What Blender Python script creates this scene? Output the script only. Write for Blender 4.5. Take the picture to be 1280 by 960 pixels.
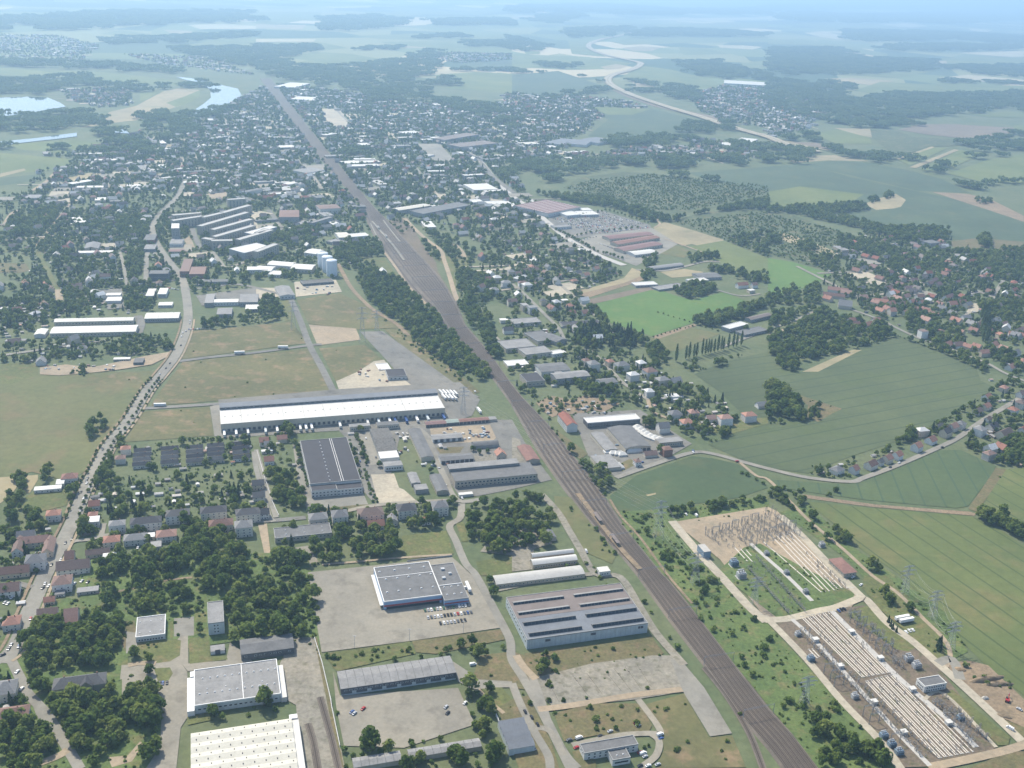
import bpy, math, random
import numpy as np
from mathutils import Vector

# ------------------------------------------------------------------ camera, sky, sun, exposure
for o in list(bpy.data.objects): bpy.data.objects.remove(o)
SC = bpy.context.scene
COL = SC.collection
CAM_H, FPX, PITCH, ROLL = 490.0, 1295.0, math.radians(21.5), math.radians(2.5)
cam = bpy.data.cameras.new('camera'); camo = bpy.data.objects.new('camera', cam); COL.objects.link(camo)
cam.sensor_width = 36.0; cam.lens = 36.0 * FPX / 1280.0; cam.clip_start = 1.0; cam.clip_end = 250000.0
_f = Vector((0, math.cos(PITCH), -math.sin(PITCH))); _r = Vector((1, 0, 0)); _u = _r.cross(_f)
_ix = _r * math.cos(ROLL) + _u * math.sin(ROLL); _iy = -_r * math.sin(ROLL) + _u * math.cos(ROLL)
from mathutils import Matrix
camo.matrix_world = Matrix(((_ix.x, _iy.x, -_f.x, 0), (_ix.y, _iy.y, -_f.y, 0), (_ix.z, _iy.z, -_f.z, CAM_H), (0, 0, 0, 1)))
SC.camera = camo
SUN_EL, SUN_AZ = math.radians(50), math.radians(-36)      # azimuth from +Y towards +X
W = bpy.data.worlds.new('World'); SC.world = W; W.use_nodes = True
nt = W.node_tree; bg = nt.nodes['Background']; sky = nt.nodes.new('ShaderNodeTexSky')
sky.sky_type = 'NISHITA'; sky.sun_disc = False; sky.sun_elevation = SUN_EL; sky.sun_rotation = SUN_AZ % (2 * math.pi)
sky.air_density = 1.0; sky.dust_density = 2.0; sky.altitude = 500
nt.links.new(sky.outputs[0], bg.inputs[0]); bg.inputs[1].default_value = 0.145
sl = bpy.data.lights.new('sun', 'SUN'); sl.energy = 4.2; sl.angle = math.radians(0.55); sl.color = (1.0, 0.93, 0.80)
so = bpy.data.objects.new('sun', sl); COL.objects.link(so)
_sd = Vector((math.sin(SUN_AZ) * math.cos(SUN_EL), math.cos(SUN_AZ) * math.cos(SUN_EL), math.sin(SUN_EL)))
so.rotation_euler = _sd.to_track_quat('Z', 'Y').to_euler(); so.location = (0, 0, 900)
SC.view_settings.view_transform = 'Standard'; SC.view_settings.look = 'None'; SC.view_settings.gamma = 1.0
SC.view_settings.exposure = 0.74; SC.view_settings.use_curve_mapping = False
SC.cycles.max_bounces = 5; SC.cycles.diffuse_bounces = 3; SC.cycles.glossy_bounces = 2; SC.cycles.transmission_bounces = 2
SC.cycles.volume_bounces = 0; SC.cycles.transparent_max_bounces = 8
SC.cycles.use_adaptive_sampling = True; SC.cycles.use_denoising = True

random.seed(7); RNG = np.random.default_rng(7)
R = math.radians
# ------------------------------------------------------------------ survey: bearings read off the photograph -> metres on the ground
def P(x, y, z=0.0):
    d = _f * FPX + _ix * (x - 640) - _iy * (y - 480)
    t = (z - CAM_H) / d.z
    return Vector((d.x * t, d.y * t, z))
def proj(p):
    v = Vector(p) - Vector((0, 0, CAM_H)); k = FPX / v.dot(_f)
    return 640 + v.dot(_ix) * k, 480 - v.dot(_iy) * k
def parse(s): return [tuple(float(v) for v in q.split(',')) for q in s.split()]
def T(c, r, s): return [(c * 320 + x / 4, r * 240 + y / 4) for x, y in parse(s)]   # survey sheet c,r at 4x
def X(s): return parse(s)
def G(pts): return [P(x, y).xy for x, y in pts]
def pip(poly, pts):
    q = np.asarray(poly, float); x, y = pts[:, 0], pts[:, 1]; ins = np.zeros(len(pts), bool)
    x0, y0 = q[:, 0], q[:, 1]; x1, y1 = np.roll(x0, -1), np.roll(y0, -1)
    for a, b, c, d in zip(x0, y0, x1, y1):
        if b == d: continue
        ins ^= ((b > y) != (d > y)) & (x < (c - a) * (y - b) / (d - b) + a)
    return ins
def near_line(line, w, pts):
    m = np.zeros(len(pts), bool)
    for a, b in zip(line[:-1], line[1:]):
        a = np.array(a); b = np.array(b); ab = b - a; t = np.clip(((pts - a) @ ab) / max(ab @ ab, 1e-9), 0, 1)
        m |= np.hypot(*(pts - (a + t[:, None] * ab)).T) < w
    return m
def area(poly):
    q = np.asarray(poly, float); return abs(np.dot(q[:, 0], np.roll(q[:, 1], -1)) - np.dot(q[:, 1], np.roll(q[:, 0], -1))) / 2
def scatter(poly, per_ha):
    q = np.asarray(poly, float); n = int(area(q) / 1e4 * per_ha)
    if n < 1: n = 1
    lo, hi = q.min(0), q.max(0); out = np.zeros((0, 2)); 
    bb = max((hi - lo)[0] * (hi - lo)[1], 1); m = int(n * bb / max(area(q), 1) * 1.3) + 10
    p = RNG.uniform(lo, hi, (m, 2)); return p[pip(q, p)][:n]

# ------------------------------------------------------------------ materials
MATS = {}
DIM = 0.75; BD = 0.88
def rgb(c): return (*c, 1.0)
def ramp(nt, stops):
    n = nt.nodes.new('ShaderNodeValToRGB'); e = n.color_ramp.elements
    while len(e) < len(stops): e.new(0.5)
    for el, (p, c) in zip(e, stops): el.position = p; el.color = rgb(c)
    return n
def base(name, rough=0.9):
    m = bpy.data.materials.new(name); m.use_nodes = True; b = m.node_tree.nodes['Principled BSDF']
    b.inputs['Roughness'].default_value = rough; b.inputs['Specular IOR Level'].default_value = 0.25
    MATS[name] = m; return m, m.node_tree, b
def noise(nt, pos, scale, detail=3, rough=0.55):
    n = nt.nodes.new('ShaderNodeTexNoise'); n.inputs['Scale'].default_value = scale; n.inputs['Detail'].default_value = detail
    n.inputs['Roughness'].default_value = rough; nt.links.new(pos, n.inputs['Vector']); return n.outputs[0]
def mixc(nt, f, a, b, mode='MIX'):
    n = nt.nodes.new('ShaderNodeMix'); n.data_type = 'RGBA'; n.blend_type = mode
    for s, v in ((0, f), (6, a), (7, b)):
        if hasattr(v, 'is_linked') or hasattr(v, 'links'): nt.links.new(v, n.inputs[s])
        else: n.inputs[s].default_value = v if s == 0 else rgb(v)
    return n.outputs[2]
def math_(nt, op, a, b=None, c=None):
    n = nt.nodes.new('ShaderNodeMath'); n.operation = op
    for i, v in enumerate((a, b, c)):
        if v is None: continue
        if hasattr(v, 'links'): nt.links.new(v, n.inputs[i])
        else: n.inputs[i].default_value = v
    return n.outputs[0]
def wpos(nt):
    return nt.nodes.new('ShaderNodeNewGeometry').outputs['Position']
def stripes(nt, pos, ang, spacing, width, wob=0.0):
    """1 on thin parallel lines (tramlines, joints) running at world angle ang"""
    s = nt.nodes.new('ShaderNodeSeparateXYZ'); nt.links.new(pos, s.inputs[0]); a = R(ang)
    u = math_(nt, 'ADD', math_(nt, 'MULTIPLY', s.outputs[0], -math.sin(a) / spacing), math_(nt, 'MULTIPLY', s.outputs[1], math.cos(a) / spacing))
    if wob: u = math_(nt, 'ADD', u, math_(nt, 'MULTIPLY', noise(nt, pos, 0.012, 2), wob))
    return math_(nt, 'LESS_THAN', math_(nt, 'FRACT', u), width / spacing)
def mottled(name, cols, s1=0.02, s2=0.2, rough=0.95, lines=None, linecol=None, fine=0.35):
    """ground-like: two colours by broad noise, a third in blotches, fine grain; optional lines"""
    m, nt, b = base(name, rough); pos = wpos(nt)
    r = ramp(nt, [(0.3, cols[0]), (0.5, tuple((x + y) / 2 for x, y in zip(cols[0], cols[1]))), (0.7, cols[1])]); nt.links.new(noise(nt, pos, s1, 5, 0.65), r.inputs[0])
    c = r.outputs[0]
    if len(cols) > 2:
        f = ramp(nt, [(0.52, (0, 0, 0)), (0.68, (1, 1, 1))]); nt.links.new(noise(nt, pos, s1 * 2.7, 4, 0.6), f.inputs[0]); c = mixc(nt, f.outputs[0], c, cols[2])
    g = ramp(nt, [(0.25, (1 - fine,) * 3), (0.75, (1 + fine,) * 3)]); nt.links.new(noise(nt, pos, s2, 4, 0.7), g.inputs[0])
    c = mixc(nt, 1.0, c, g.outputs[0], 'MULTIPLY')
    g = ramp(nt, [(0.3, (DIM * 0.80, DIM * 0.81, DIM * 0.78)), (0.5, (DIM, DIM, DIM * 0.93)), (0.7, (DIM * 1.20, DIM * 1.15, DIM * 1.02))]); nt.links.new(noise(nt, pos, s1 * 0.33 + 0.001, 6, 0.7), g.inputs[0])
    c = mixc(nt, 1.0, c, g.outputs[0], 'MULTIPLY')
    for L in (lines or []):
        c = mixc(nt, math_(nt, 'MULTIPLY', stripes(nt, pos, *L[:3], L[4] if len(L) > 4 else 0), L[3]), c, linecol)
    nt.links.new(c, b.inputs['Base Color']); return m
def plain(name, col, rough=0.8, var=0.12, scale=0.35, metal=0.0, streak=0.0):
    col = tuple(v * BD for v in col); m, nt, b = base(name, rough); pos = wpos(nt)
    g = ramp(nt, [(0.3, tuple(v * (1 - var) for v in col)), (0.7, tuple(min(1, v * (1 + var)) for v in col))])
    nt.links.new(noise(nt, pos, scale, 4, 0.65), g.inputs[0]); c = g.outputs[0]
    if streak:
        mp = nt.nodes.new('ShaderNodeMapping'); mp.inputs['Scale'].default_value = (1, 1, 0.12); mp.inputs['Rotation'].default_value = (0, 0, R(-17))
        nt.links.new(pos, mp.inputs[0]); k = ramp(nt, [(0.45, (0, 0, 0)), (0.75, (1, 1, 1))]); nt.links.new(noise(nt, mp.outputs[0], 0.6, 5, 0.7), k.inputs[0])
        c = mixc(nt, math_(nt, 'MULTIPLY', k.outputs[0], streak), c, tuple(v * 0.45 for v in col))
    nt.links.new(c, b.inputs['Base Color']); b.inputs['Metallic'].default_value = metal; return m
def perobj(name, stops, rough=0.85, fine=0.15, scale=0.8):
    """colour picked per object (random), with grain"""
    m, nt, b = base(name, rough); oi = nt.nodes.new('ShaderNodeObjectInfo'); r = ramp(nt, stops); nt.links.new(oi.outputs['Random'], r.inputs[0])
    g = ramp(nt, [(0.3, (1 - fine,) * 3), (0.7, (1 + fine,) * 3)]); nt.links.new(noise(nt, wpos(nt), scale, 3), g.inputs[0])
    nt.links.new(mixc(nt, 1.0, r.outputs[0], g.outputs[0], 'MULTIPLY'), b.inputs['Base Color']); return m
def leafmat(name, a, bcol, c):
    m = bpy.data.materials.new(name); m.use_nodes = True; nt = m.node_tree; nt.nodes.clear(); MATS[name] = m
    out = nt.nodes.new('ShaderNodeOutputMaterial'); oi = nt.nodes.new('ShaderNodeObjectInfo')
    r = ramp(nt, [(0.0, a), (0.5, bcol), (1.0, c)]); nt.links.new(oi.outputs['Random'], r.inputs[0])
    g = ramp(nt, [(0.3, (0.6,) * 3), (0.7, (1.4,) * 3)]); nt.links.new(noise(nt, wpos(nt), 0.35, 3), g.inputs[0])
    col = mixc(nt, 1.0, r.outputs[0], g.outputs[0], 'MULTIPLY')
    d = nt.nodes.new('ShaderNodeBsdfDiffuse'); t = nt.nodes.new('ShaderNodeBsdfTranslucent'); mx = nt.nodes.new('ShaderNodeMixShader'); mx.inputs[0].default_value = 0.48
    nt.links.new(col, d.inputs[0]); nt.links.new(col, t.inputs[0]); nt.links.new(d.outputs[0], mx.inputs[1]); nt.links.new(t.outputs[0], mx.inputs[2]); nt.links.new(mx.outputs[0], out.inputs[0]); return m

leafmat('leaf', (0.078, 0.122, 0.030), (0.128, 0.178, 0.042), (0.200, 0.235, 0.064))
leafmat('needle', (0.040, 0.070, 0.036), (0.050, 0.085, 0.042), (0.060, 0.095, 0.046))
leafmat('scrub', (0.100, 0.155, 0.040), (0.142, 0.200, 0.052), (0.190, 0.235, 0.070))
leafmat('woodleaf', (0.090, 0.135, 0.052), (0.120, 0.168, 0.064), (0.155, 0.200, 0.078))
plain('bark', (0.09, 0.07, 0.05))
# ground
mottled('grass_mix', [(0.085, 0.120, 0.045), (0.125, 0.150, 0.062), (0.17, 0.155, 0.085)], 0.012, 0.25)
mottled('meadow', [(0.125, 0.140, 0.060), (0.160, 0.158, 0.074), (0.185, 0.152, 0.082)], 0.008, 0.12, fine=0.18)
mottled('meadow_dry', [(0.122, 0.128, 0.056), (0.168, 0.152, 0.076), (0.25, 0.185, 0.112)], 0.018, 0.2, fine=0.22)
mottled('lawn', [(0.115, 0.140, 0.050), (0.15, 0.155, 0.062), (0.185, 0.155, 0.075)], 0.03, 0.3)
mottled('scrub_grass', [(0.090, 0.138, 0.045), (0.130, 0.172, 0.058), (0.165, 0.162, 0.07)], 0.03, 0.35, fine=0.4)
mottled('brown_grass', [(0.165, 0.135, 0.075), (0.14, 0.138, 0.064), (0.205, 0.155, 0.092)], 0.04, 0.4)
mottled('sand', [(0.34, 0.27, 0.195), (0.39, 0.315, 0.235), (0.31, 0.26, 0.195)], 0.03, 0.3, fine=0.2)
mottled('sand_pale', [(0.42, 0.37, 0.30), (0.48, 0.43, 0.35), (0.37, 0.325, 0.265)], 0.04, 0.3, fine=0.2)
mottled('dirt', [(0.24, 0.18, 0.125), (0.30, 0.23, 0.16), (0.20, 0.16, 0.11)], 0.04, 0.4)
mottled('gravel_brown', [(0.155, 0.122, 0.092), (0.195, 0.155, 0.118), (0.125, 0.12, 0.066)], 0.05, 0.5, fine=0.4)
mottled('asphalt', [(0.185, 0.178, 0.168), (0.235, 0.226, 0.212), (0.155, 0.148, 0.14)], 0.03, 0.4, fine=0.14)
mottled('asphalt_pale', [(0.255, 0.24, 0.215), (0.305, 0.287, 0.258), (0.22, 0.207, 0.185)], 0.02, 0.4, fine=0.12)
mottled('concrete_lot', [(0.27, 0.248, 0.212), (0.325, 0.298, 0.255), (0.225, 0.205, 0.175)], 0.025, 0.4, fine=0.12, lines=[(17, 11.0, 0.35, 0.22), (107, 14.0, 0.35, 0.18)], linecol=(0.22, 0.2, 0.17))
mottled('concrete_old', [(0.235, 0.215, 0.185), (0.31, 0.285, 0.245), (0.165, 0.155, 0.115)], 0.05, 0.35, fine=0.3, lines=[(17, 6.0, 0.3, 0.25), (107, 8.0, 0.3, 0.25)], linecol=(0.16, 0.17, 0.10))
mottled('ballast', [(0.150, 0.126, 0.108), (0.195, 0.168, 0.145), (0.118, 0.10, 0.086)], 0.02, 0.8, fine=0.25)
mottled('sleepers', [(0.066, 0.053, 0.045), (0.088, 0.071, 0.059)], 0.02, 0.9, fine=0.25)
mottled('wheat', [(0.085, 0.112, 0.056), (0.106, 0.132, 0.064), (0.095, 0.126, 0.052)], 0.006, 0.12, fine=0.14, lines=[(27, 24, 2.2, 0.75, 0.15), (27, 24 * 7.3, 3, 0.3, 0.1)], linecol=(0.042, 0.062, 0.03))
mottled('wheat_dark', [(0.072, 0.110, 0.052), (0.090, 0.126, 0.06), (0.105, 0.127, 0.06)], 0.008, 0.12, fine=0.15, lines=[(30, 9, 1.0, 0.35, 0.3)], linecol=(0.045, 0.078, 0.04))
mottled('wheat_rows', [(0.076, 0.114, 0.052), (0.096, 0.132, 0.06), (0.09, 0.122, 0.06)], 0.008, 0.12, fine=0.14, lines=[(82, 21, 2.0, 0.8, 0.1)], linecol=(0.045, 0.075, 0.04))
mottled('barley', [(0.108, 0.140, 0.050), (0.130, 0.157, 0.058), (0.165, 0.162, 0.068)], 0.006, 0.12, fine=0.14, lines=[(-67, 21, 1.9, 0.75, 0.08)], linecol=(0.048, 0.07, 0.026))
mottled('green_bright', [(0.098, 0.180, 0.046), (0.115, 0.198, 0.052), (0.14, 0.20, 0.058)], 0.01, 0.12, fine=0.12, lines=[(20, 12, 1.2, 0.18)], linecol=(0.08, 0.15, 0.045))
mottled('field_green', [(0.125, 0.165, 0.06), (0.17, 0.19, 0.075), (0.145, 0.178, 0.056)], 0.006, 0.06, fine=0.14)
mottled('field_dark', [(0.070, 0.105, 0.062), (0.088, 0.122, 0.07), (0.105, 0.125, 0.07)], 0.006, 0.06, fine=0.15, lines=[(28, 22, 1.6, 0.4, 0.2)], linecol=(0.05, 0.08, 0.04))
mottled('field_tan', [(0.30, 0.26, 0.165), (0.37, 0.31, 0.20), (0.26, 0.24, 0.14)], 0.006, 0.06, fine=0.14)
mottled('field_pale', [(0.42, 0.38, 0.26), (0.48, 0.42, 0.30), (0.38, 0.36, 0.24)], 0.004, 0.03, fine=0.1)
mottled('field_brown', [(0.19, 0.15, 0.115), (0.23, 0.185, 0.14), (0.17, 0.14, 0.105)], 0.01, 0.1, fine=0.2)
mottled('orchard', [(0.075, 0.10, 0.045), (0.12, 0.135, 0.065), (0.19, 0.165, 0.09)], 0.012, 0.1, fine=0.5, lines=[(110, 9, 3.5, 0.4)], linecol=(0.05, 0.08, 0.035))
mottled('crossing_paint', [(0.7, 0.7, 0.68), (0.75, 0.75, 0.73)], 0.2, 0.5, fine=0.1)
# terrain: field patchwork far away
m, nt_, b_ = base('terrain', 0.95); pos = wpos(nt_)
mp = nt_.nodes.new('ShaderNodeMapping'); mp.inputs['Scale'].default_value = (0.0016, 0.0011, 0); mp.inputs['Rotation'].default_value = (0, 0, R(20)); nt_.links.new(pos, mp.inputs[0])
vo = nt_.nodes.new('ShaderNodeTexVoronoi'); vo.inputs['Scale'].default_value = 1.0; nt_.links.new(mp.outputs[0], vo.inputs[0])
sp = nt_.nodes.new('ShaderNodeSeparateColor'); nt_.links.new(vo.outputs['Color'], sp.inputs[0])
rr = ramp(nt_, [(0.0, (0.045, 0.075, 0.035)), (0.28, (0.06, 0.09, 0.045)), (0.42, (0.12, 0.15, 0.06)), (0.62, (0.18, 0.19, 0.085)), (0.80, (0.11, 0.14, 0.06)), (0.90, (0.40, 0.34, 0.21))]); rr.color_ramp.interpolation = 'CONSTANT'
nt_.links.new(sp.outputs[0], rr.inputs[0])
gg = ramp(nt_, [(0.3, (0.068, 0.095, 0.042)), (0.7, (0.12, 0.13, 0.064))]); nt_.links.new(noise(nt_, pos, 0.012, 5, 0.65), gg.inputs[0])
sx = nt_.nodes.new('ShaderNodeSeparateXYZ'); nt_.links.new(pos, sx.inputs[0])
ff = ramp(nt_, [(0.0, (0, 0, 0)), (1.0, (1, 1, 1))]); nt_.links.new(math_(nt_, 'MULTIPLY_ADD', sx.outputs[1], 1 / 900, -5.6), ff.inputs[0])
fn = ramp(nt_, [(0.3, (0.8,) * 3), (0.7, (1.2,) * 3)]); nt_.links.new(noise(nt_, pos, 0.15, 4, 0.7), fn.inputs[0])
nt_.links.new(mixc(nt_, 1.0, mixc(nt_, ff.outputs[0], gg.outputs[0], rr.outputs[0]), fn.outputs[0], 'MULTIPLY'), b_.inputs['Base Color'])
# water
m, nt_, b_ = base('water', 0.06); b_.inputs['Base Color'].default_value = (0.05, 0.075, 0.08, 1); b_.inputs['Specular IOR Level'].default_value = 0.6
bp = nt_.nodes.new('ShaderNodeBump'); bp.inputs['Strength'].default_value = 0.08; nt_.links.new(noise(nt_, wpos(nt_), 0.08, 3), bp.inputs['Height']); nt_.links.new(bp.outputs[0], b_.inputs['Normal'])
# building
plain('white_roof', (0.56, 0.545, 0.50), 0.6, 0.07, 0.06, streak=0.25)
plain('cream_roof', (0.54, 0.515, 0.43), 0.65, 0.08, 0.08, streak=0.3)
plain('slab_roof', (0.42, 0.41, 0.38), 0.85, 0.12, 0.1, streak=0.3)
plain('grey_roof', (0.150, 0.150, 0.148), 0.85, 0.18, 0.12, streak=0.5)
plain('grey_roof_pale', (0.245, 0.24, 0.23), 0.85, 0.18, 0.12, streak=0.5)
plain('blue_grey_roof', (0.165, 0.178, 0.195), 0.8, 0.12, 0.1, streak=0.3)
plain('brown_roof', (0.19, 0.16, 0.145), 0.85, 0.12, 0.1, streak=0.25)
plain('black_roof', (0.050, 0.048, 0.054), 0.8, 0.12, 0.08, streak=0.2)
plain('old_roof', (0.13, 0.125, 0.115), 0.9, 0.45, 0.5, streak=0.3)
plain('red_roof', (0.25, 0.10, 0.07), 0.85, 0.18, 0.4, streak=0.2)
plain('rust_roof', (0.225, 0.125, 0.1), 0.85, 0.18, 0.3, streak=0.2)
plain('pink_roof', (0.21, 0.128, 0.118), 0.85, 0.12, 0.3, streak=0.2)
plain('green_roof', (0.26, 0.31, 0.27), 0.85, 0.12, 0.3)
plain('white_wall', (0.62, 0.61, 0.57), 0.85, 0.06, 0.3, streak=0.25)
plain('cream_wall', (0.52, 0.47, 0.37), 0.85, 0.07, 0.3, streak=0.25)
plain('beige_wall', (0.42, 0.37, 0.29), 0.85, 0.1, 0.3, streak=0.35)
plain('grey_wall', (0.30, 0.30, 0.29), 0.85, 0.12, 0.3, streak=0.35)
plain('pale_metal', (0.50, 0.54, 0.54), 0.6, 0.1, 0.3, streak=0.3)
plain('dark_wall', (0.11, 0.115, 0.125), 0.85, 0.2, 0.3)
plain('blue_band', (0.30, 0.42, 0.58), 0.6, 0.06, 0.3)
plain('red_band', (0.36, 0.07, 0.07), 0.6, 0.06, 0.3)
plain('brick_wall', (0.26, 0.14, 0.10), 0.9, 0.2, 1.2)
plain('glass', (0.035, 0.045, 0.055), 0.15, 0.3, 0.3)
plain('dark_door', (0.10, 0.10, 0.11), 0.7, 0.2)
plain('trim_white', (0.74, 0.73, 0.70), 0.7, 0.05)
plain('concrete', (0.42, 0.40, 0.36), 0.9, 0.12, 0.5)
plain('busbar', (0.58, 0.53, 0.45), 0.7, 0.12, 0.4)
plain('steel', (0.31, 0.32, 0.32), 0.55, 0.2, 0.3)
plain('steel_pale', (0.42, 0.43, 0.43), 0.6, 0.15, 0.3)
plain('transformer_blue', (0.20, 0.27, 0.34), 0.6, 0.12)
plain('ceramic', (0.36, 0.32, 0.28), 0.4, 0.3)
plain('rail_steel', (0.20, 0.16, 0.135), 0.45, 0.2)
plain('tyre', (0.02, 0.02, 0.02), 0.9)
plain('tank_white', (0.66, 0.70, 0.72), 0.6, 0.04, 0.1)
for n_, c_ in dict(white=(0.72, 0.72, 0.70), silver=(0.42, 0.43, 0.44), black=(0.02, 0.02, 0.022), blue=(0.05, 0.10, 0.26), red=(0.36, 0.03, 0.03), grey=(0.12, 0.125, 0.13), green=(0.06, 0.13, 0.08), yellow=(0.6, 0.42, 0.05)).items():
    plain('paint_' + n_, c_, 0.3, 0.03)
perobj('tiles_red', [(0, (0.26, 0.125, 0.09)), (0.35, (0.33, 0.175, 0.125)), (0.7, (0.22, 0.12, 0.095)), (1, (0.36, 0.225, 0.175))])
perobj('tiles_brown', [(0, (0.16, 0.095, 0.075)), (0.5, (0.21, 0.14, 0.115)), (1, (0.14, 0.105, 0.09))])
perobj('tiles_dark', [(0, (0.055, 0.055, 0.062)), (0.5, (0.085, 0.083, 0.085)), (1, (0.12, 0.118, 0.115))])
perobj('tiles_grey', [(0, (0.14, 0.14, 0.142)), (0.5, (0.19, 0.188, 0.184)), (1, (0.25, 0.245, 0.235))])
perobj('felt_pale', [(0, (0.50, 0.49, 0.46)), (0.5, (0.62, 0.61, 0.58)), (1, (0.40, 0.40, 0.39))])
perobj('render_wall', [(0, (0.60, 0.56, 0.47)), (0.3, (0.52, 0.50, 0.46)), (0.6, (0.66, 0.64, 0.60)), (0.8, (0.55, 0.46, 0.33)), (1, (0.42, 0.39, 0.35))])
perobj('shed_wall', [(0, (0.16, 0.12, 0.085)), (0.4, (0.32, 0.27, 0.2)), (0.7, (0.55, 0.54, 0.5)), (1, (0.15, 0.2, 0.14))])
perobj('shed_roof', [(0, (0.62, 0.61, 0.58)), (0.35, (0.36, 0.35, 0.33)), (0.6, (0.16, 0.155, 0.15)), (0.85, (0.5, 0.47, 0.42)), (1, (0.30, 0.15, 0.1))])

# ------------------------------------------------------------------ mesh helpers
class MB:
    def __init__(s): s.v = []; s.f = []; s.m = []
    def quad(s, a, b, c, d, m=0): n = len(s.v); s.v += [a, b, c, d]; s.f.append((n, n + 1, n + 2, n + 3)); s.m.append(m)
    def tri(s, a, b, c, m=0): n = len(s.v); s.v += [a, b, c]; s.f.append((n, n + 1, n + 2)); s.m.append(m)
    def poly(s, pts, m=0): n = len(s.v); s.v += list(pts); s.f.append(tuple(range(n, n + len(pts)))); s.m.append(m)
    def box(s, x0, y0, z0, x1, y1, z1, m=0, top=True, bottom=True):
        n = len(s.v); s.v += [(x0, y0, z0), (x1, y0, z0), (x1, y1, z0), (x0, y1, z0), (x0, y0, z1), (x1, y0, z1), (x1, y1, z1), (x0, y1, z1)]
        F = [(0, 1, 5, 4), (1, 2, 6, 5), (2, 3, 7, 6), (3, 0, 4, 7)] + ([(4, 5, 6, 7)] if top else []) + ([(3, 2, 1, 0)] if bottom else [])
        s.f += [tuple(n + i for i in f) for f in F]; s.m += [m] * len(F)
    def bar(s, a, b, r, m=0, n=4):
        a = Vector(a); b = Vector(b); d = (b - a).normalized(); u = d.orthogonal().normalized(); w = d.cross(u); k = len(s.v)
        for p in (a, b):
            for i in range(n):
                t = 2 * math.pi * (i + 0.5) / n; s.v.append(tuple(p + (u * math.cos(t) + w * math.sin(t)) * r))
        for i in range(n): j = (i + 1) % n; s.f.append((k + i, k + j, k + n + j, k + n + i)); s.m.append(m)
        s.f.append(tuple(k + i for i in range(n))[::-1]); s.f.append(tuple(k + n + i for i in range(n))); s.m += [m, m]
    def lathe(s, prof, n=10, c=(0, 0), m=0):
        k = len(s.v)
        for r, z in prof:
            for i in range(n): t = 2 * math.pi * i / n; s.v.append((c[0] + r * math.cos(t), c[1] + r * math.sin(t), z))
        for q in range(len(prof) - 1):
            for i in range(n): j = (i + 1) % n; s.f.append((k + q * n + i, k + q * n + j, k + (q + 1) * n + j, k + (q + 1) * n + i)); s.m.append(m)
        s.f.append(tuple(k + (len(prof) - 1) * n + i for i in range(n))); s.m.append(m)
    def mesh(s, name, mats, smooth=False):
        me = bpy.data.meshes.new(name); me.from_pydata([tuple(v) for v in s.v], [], s.f)
        for mm in ([mats] if isinstance(mats, str) else mats): me.materials.append(MATS[mm])
        if len(me.materials) > 1: me.polygons.foreach_set('material_index', s.m)
        if smooth: me.polygons.foreach_set('use_smooth', [True] * len(s.f))
        me.update(); return me
    def build(s, name, mats, parent=None, smooth=False): return ob(name, s.mesh(name, mats, smooth), parent)
def ob(name, me, parent=None, loc=None, rz=0.0, scale=None):
    o = bpy.data.objects.new(name, me); COL.objects.link(o)
    if parent is not None: o.parent = parent
    if loc is not None: o.location = loc
    if rz: o.rotation_euler = (0, 0, rz)
    if scale is not None: o.scale = scale
    return o
def empty(name, loc, rz=0.0): return ob(name, None, None, loc, rz)
def tag(o, label, cat, group=None):
    o['label'] = label; o['category'] = cat
    if group: o['group'] = group
    return o
def kind(o, k, label=None):
    o['kind'] = k
    if label: o['label'] = label
    return o
ORD = 'nearest second-nearest third-nearest fourth-nearest fifth-nearest sixth-nearest seventh-nearest eighth-nearest ninth-nearest tenth-nearest'.split()
TENS = ['', '', 'twenty', 'thirty', 'forty', 'fifty', 'sixty', 'seventy', 'eighty', 'ninety']
ONES = 'zeroth first second third fourth fifth sixth seventh eighth ninth tenth eleventh twelfth thirteenth fourteenth fifteenth sixteenth seventeenth eighteenth nineteenth'.split()
def ordinal(n):
    if n < 20: return ONES[n]
    if n >= 100: return 'hundred-and-' + ordinal(n - 100) if n > 100 else 'hundredth'
    if n % 10 == 0: return TENS[n // 10][:-1] + 'ieth'
    return TENS[n // 10] + '-' + ONES[n % 10]
LANDMARKS = []           # (phrase, x, y) things one can find
PENDING = []             # (object, description, category, group, x, y): labelled at the end by the landmark they stand nearest to
def later(o, desc, cat, group, x, y): PENDING.append((o, desc, cat, group, x, y)); return o
FOOT = []                # building footprints (world polygons): nothing is planted there
# ------------------------------------------------------------------ ground, fields, lots, roads
PATCHES = []            # (world polygon or line, half width or None, z)
BLOCK = []              # polygons and lines where scatter keeps off
gm = MB()
ys = [-3000, 0, 300, 600, 1000, 1600, 2500, 4000, 6500, 10000, 16000, 26000, 42000, 68000]
xs = [-60000, -30000, -14000, -7000, -3000, -1200, 0, 1200, 3000, 7000, 14000, 30000, 60000]
for j in range(len(ys) - 1):
    for i in range(len(xs) - 1): gm.quad((xs[i], ys[j], 0), (xs[i + 1], ys[j], 0), (xs[i + 1], ys[j + 1], 0), (xs[i], ys[j + 1], 0))
kind(gm.build('ground', 'terrain'), 'structure')
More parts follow.
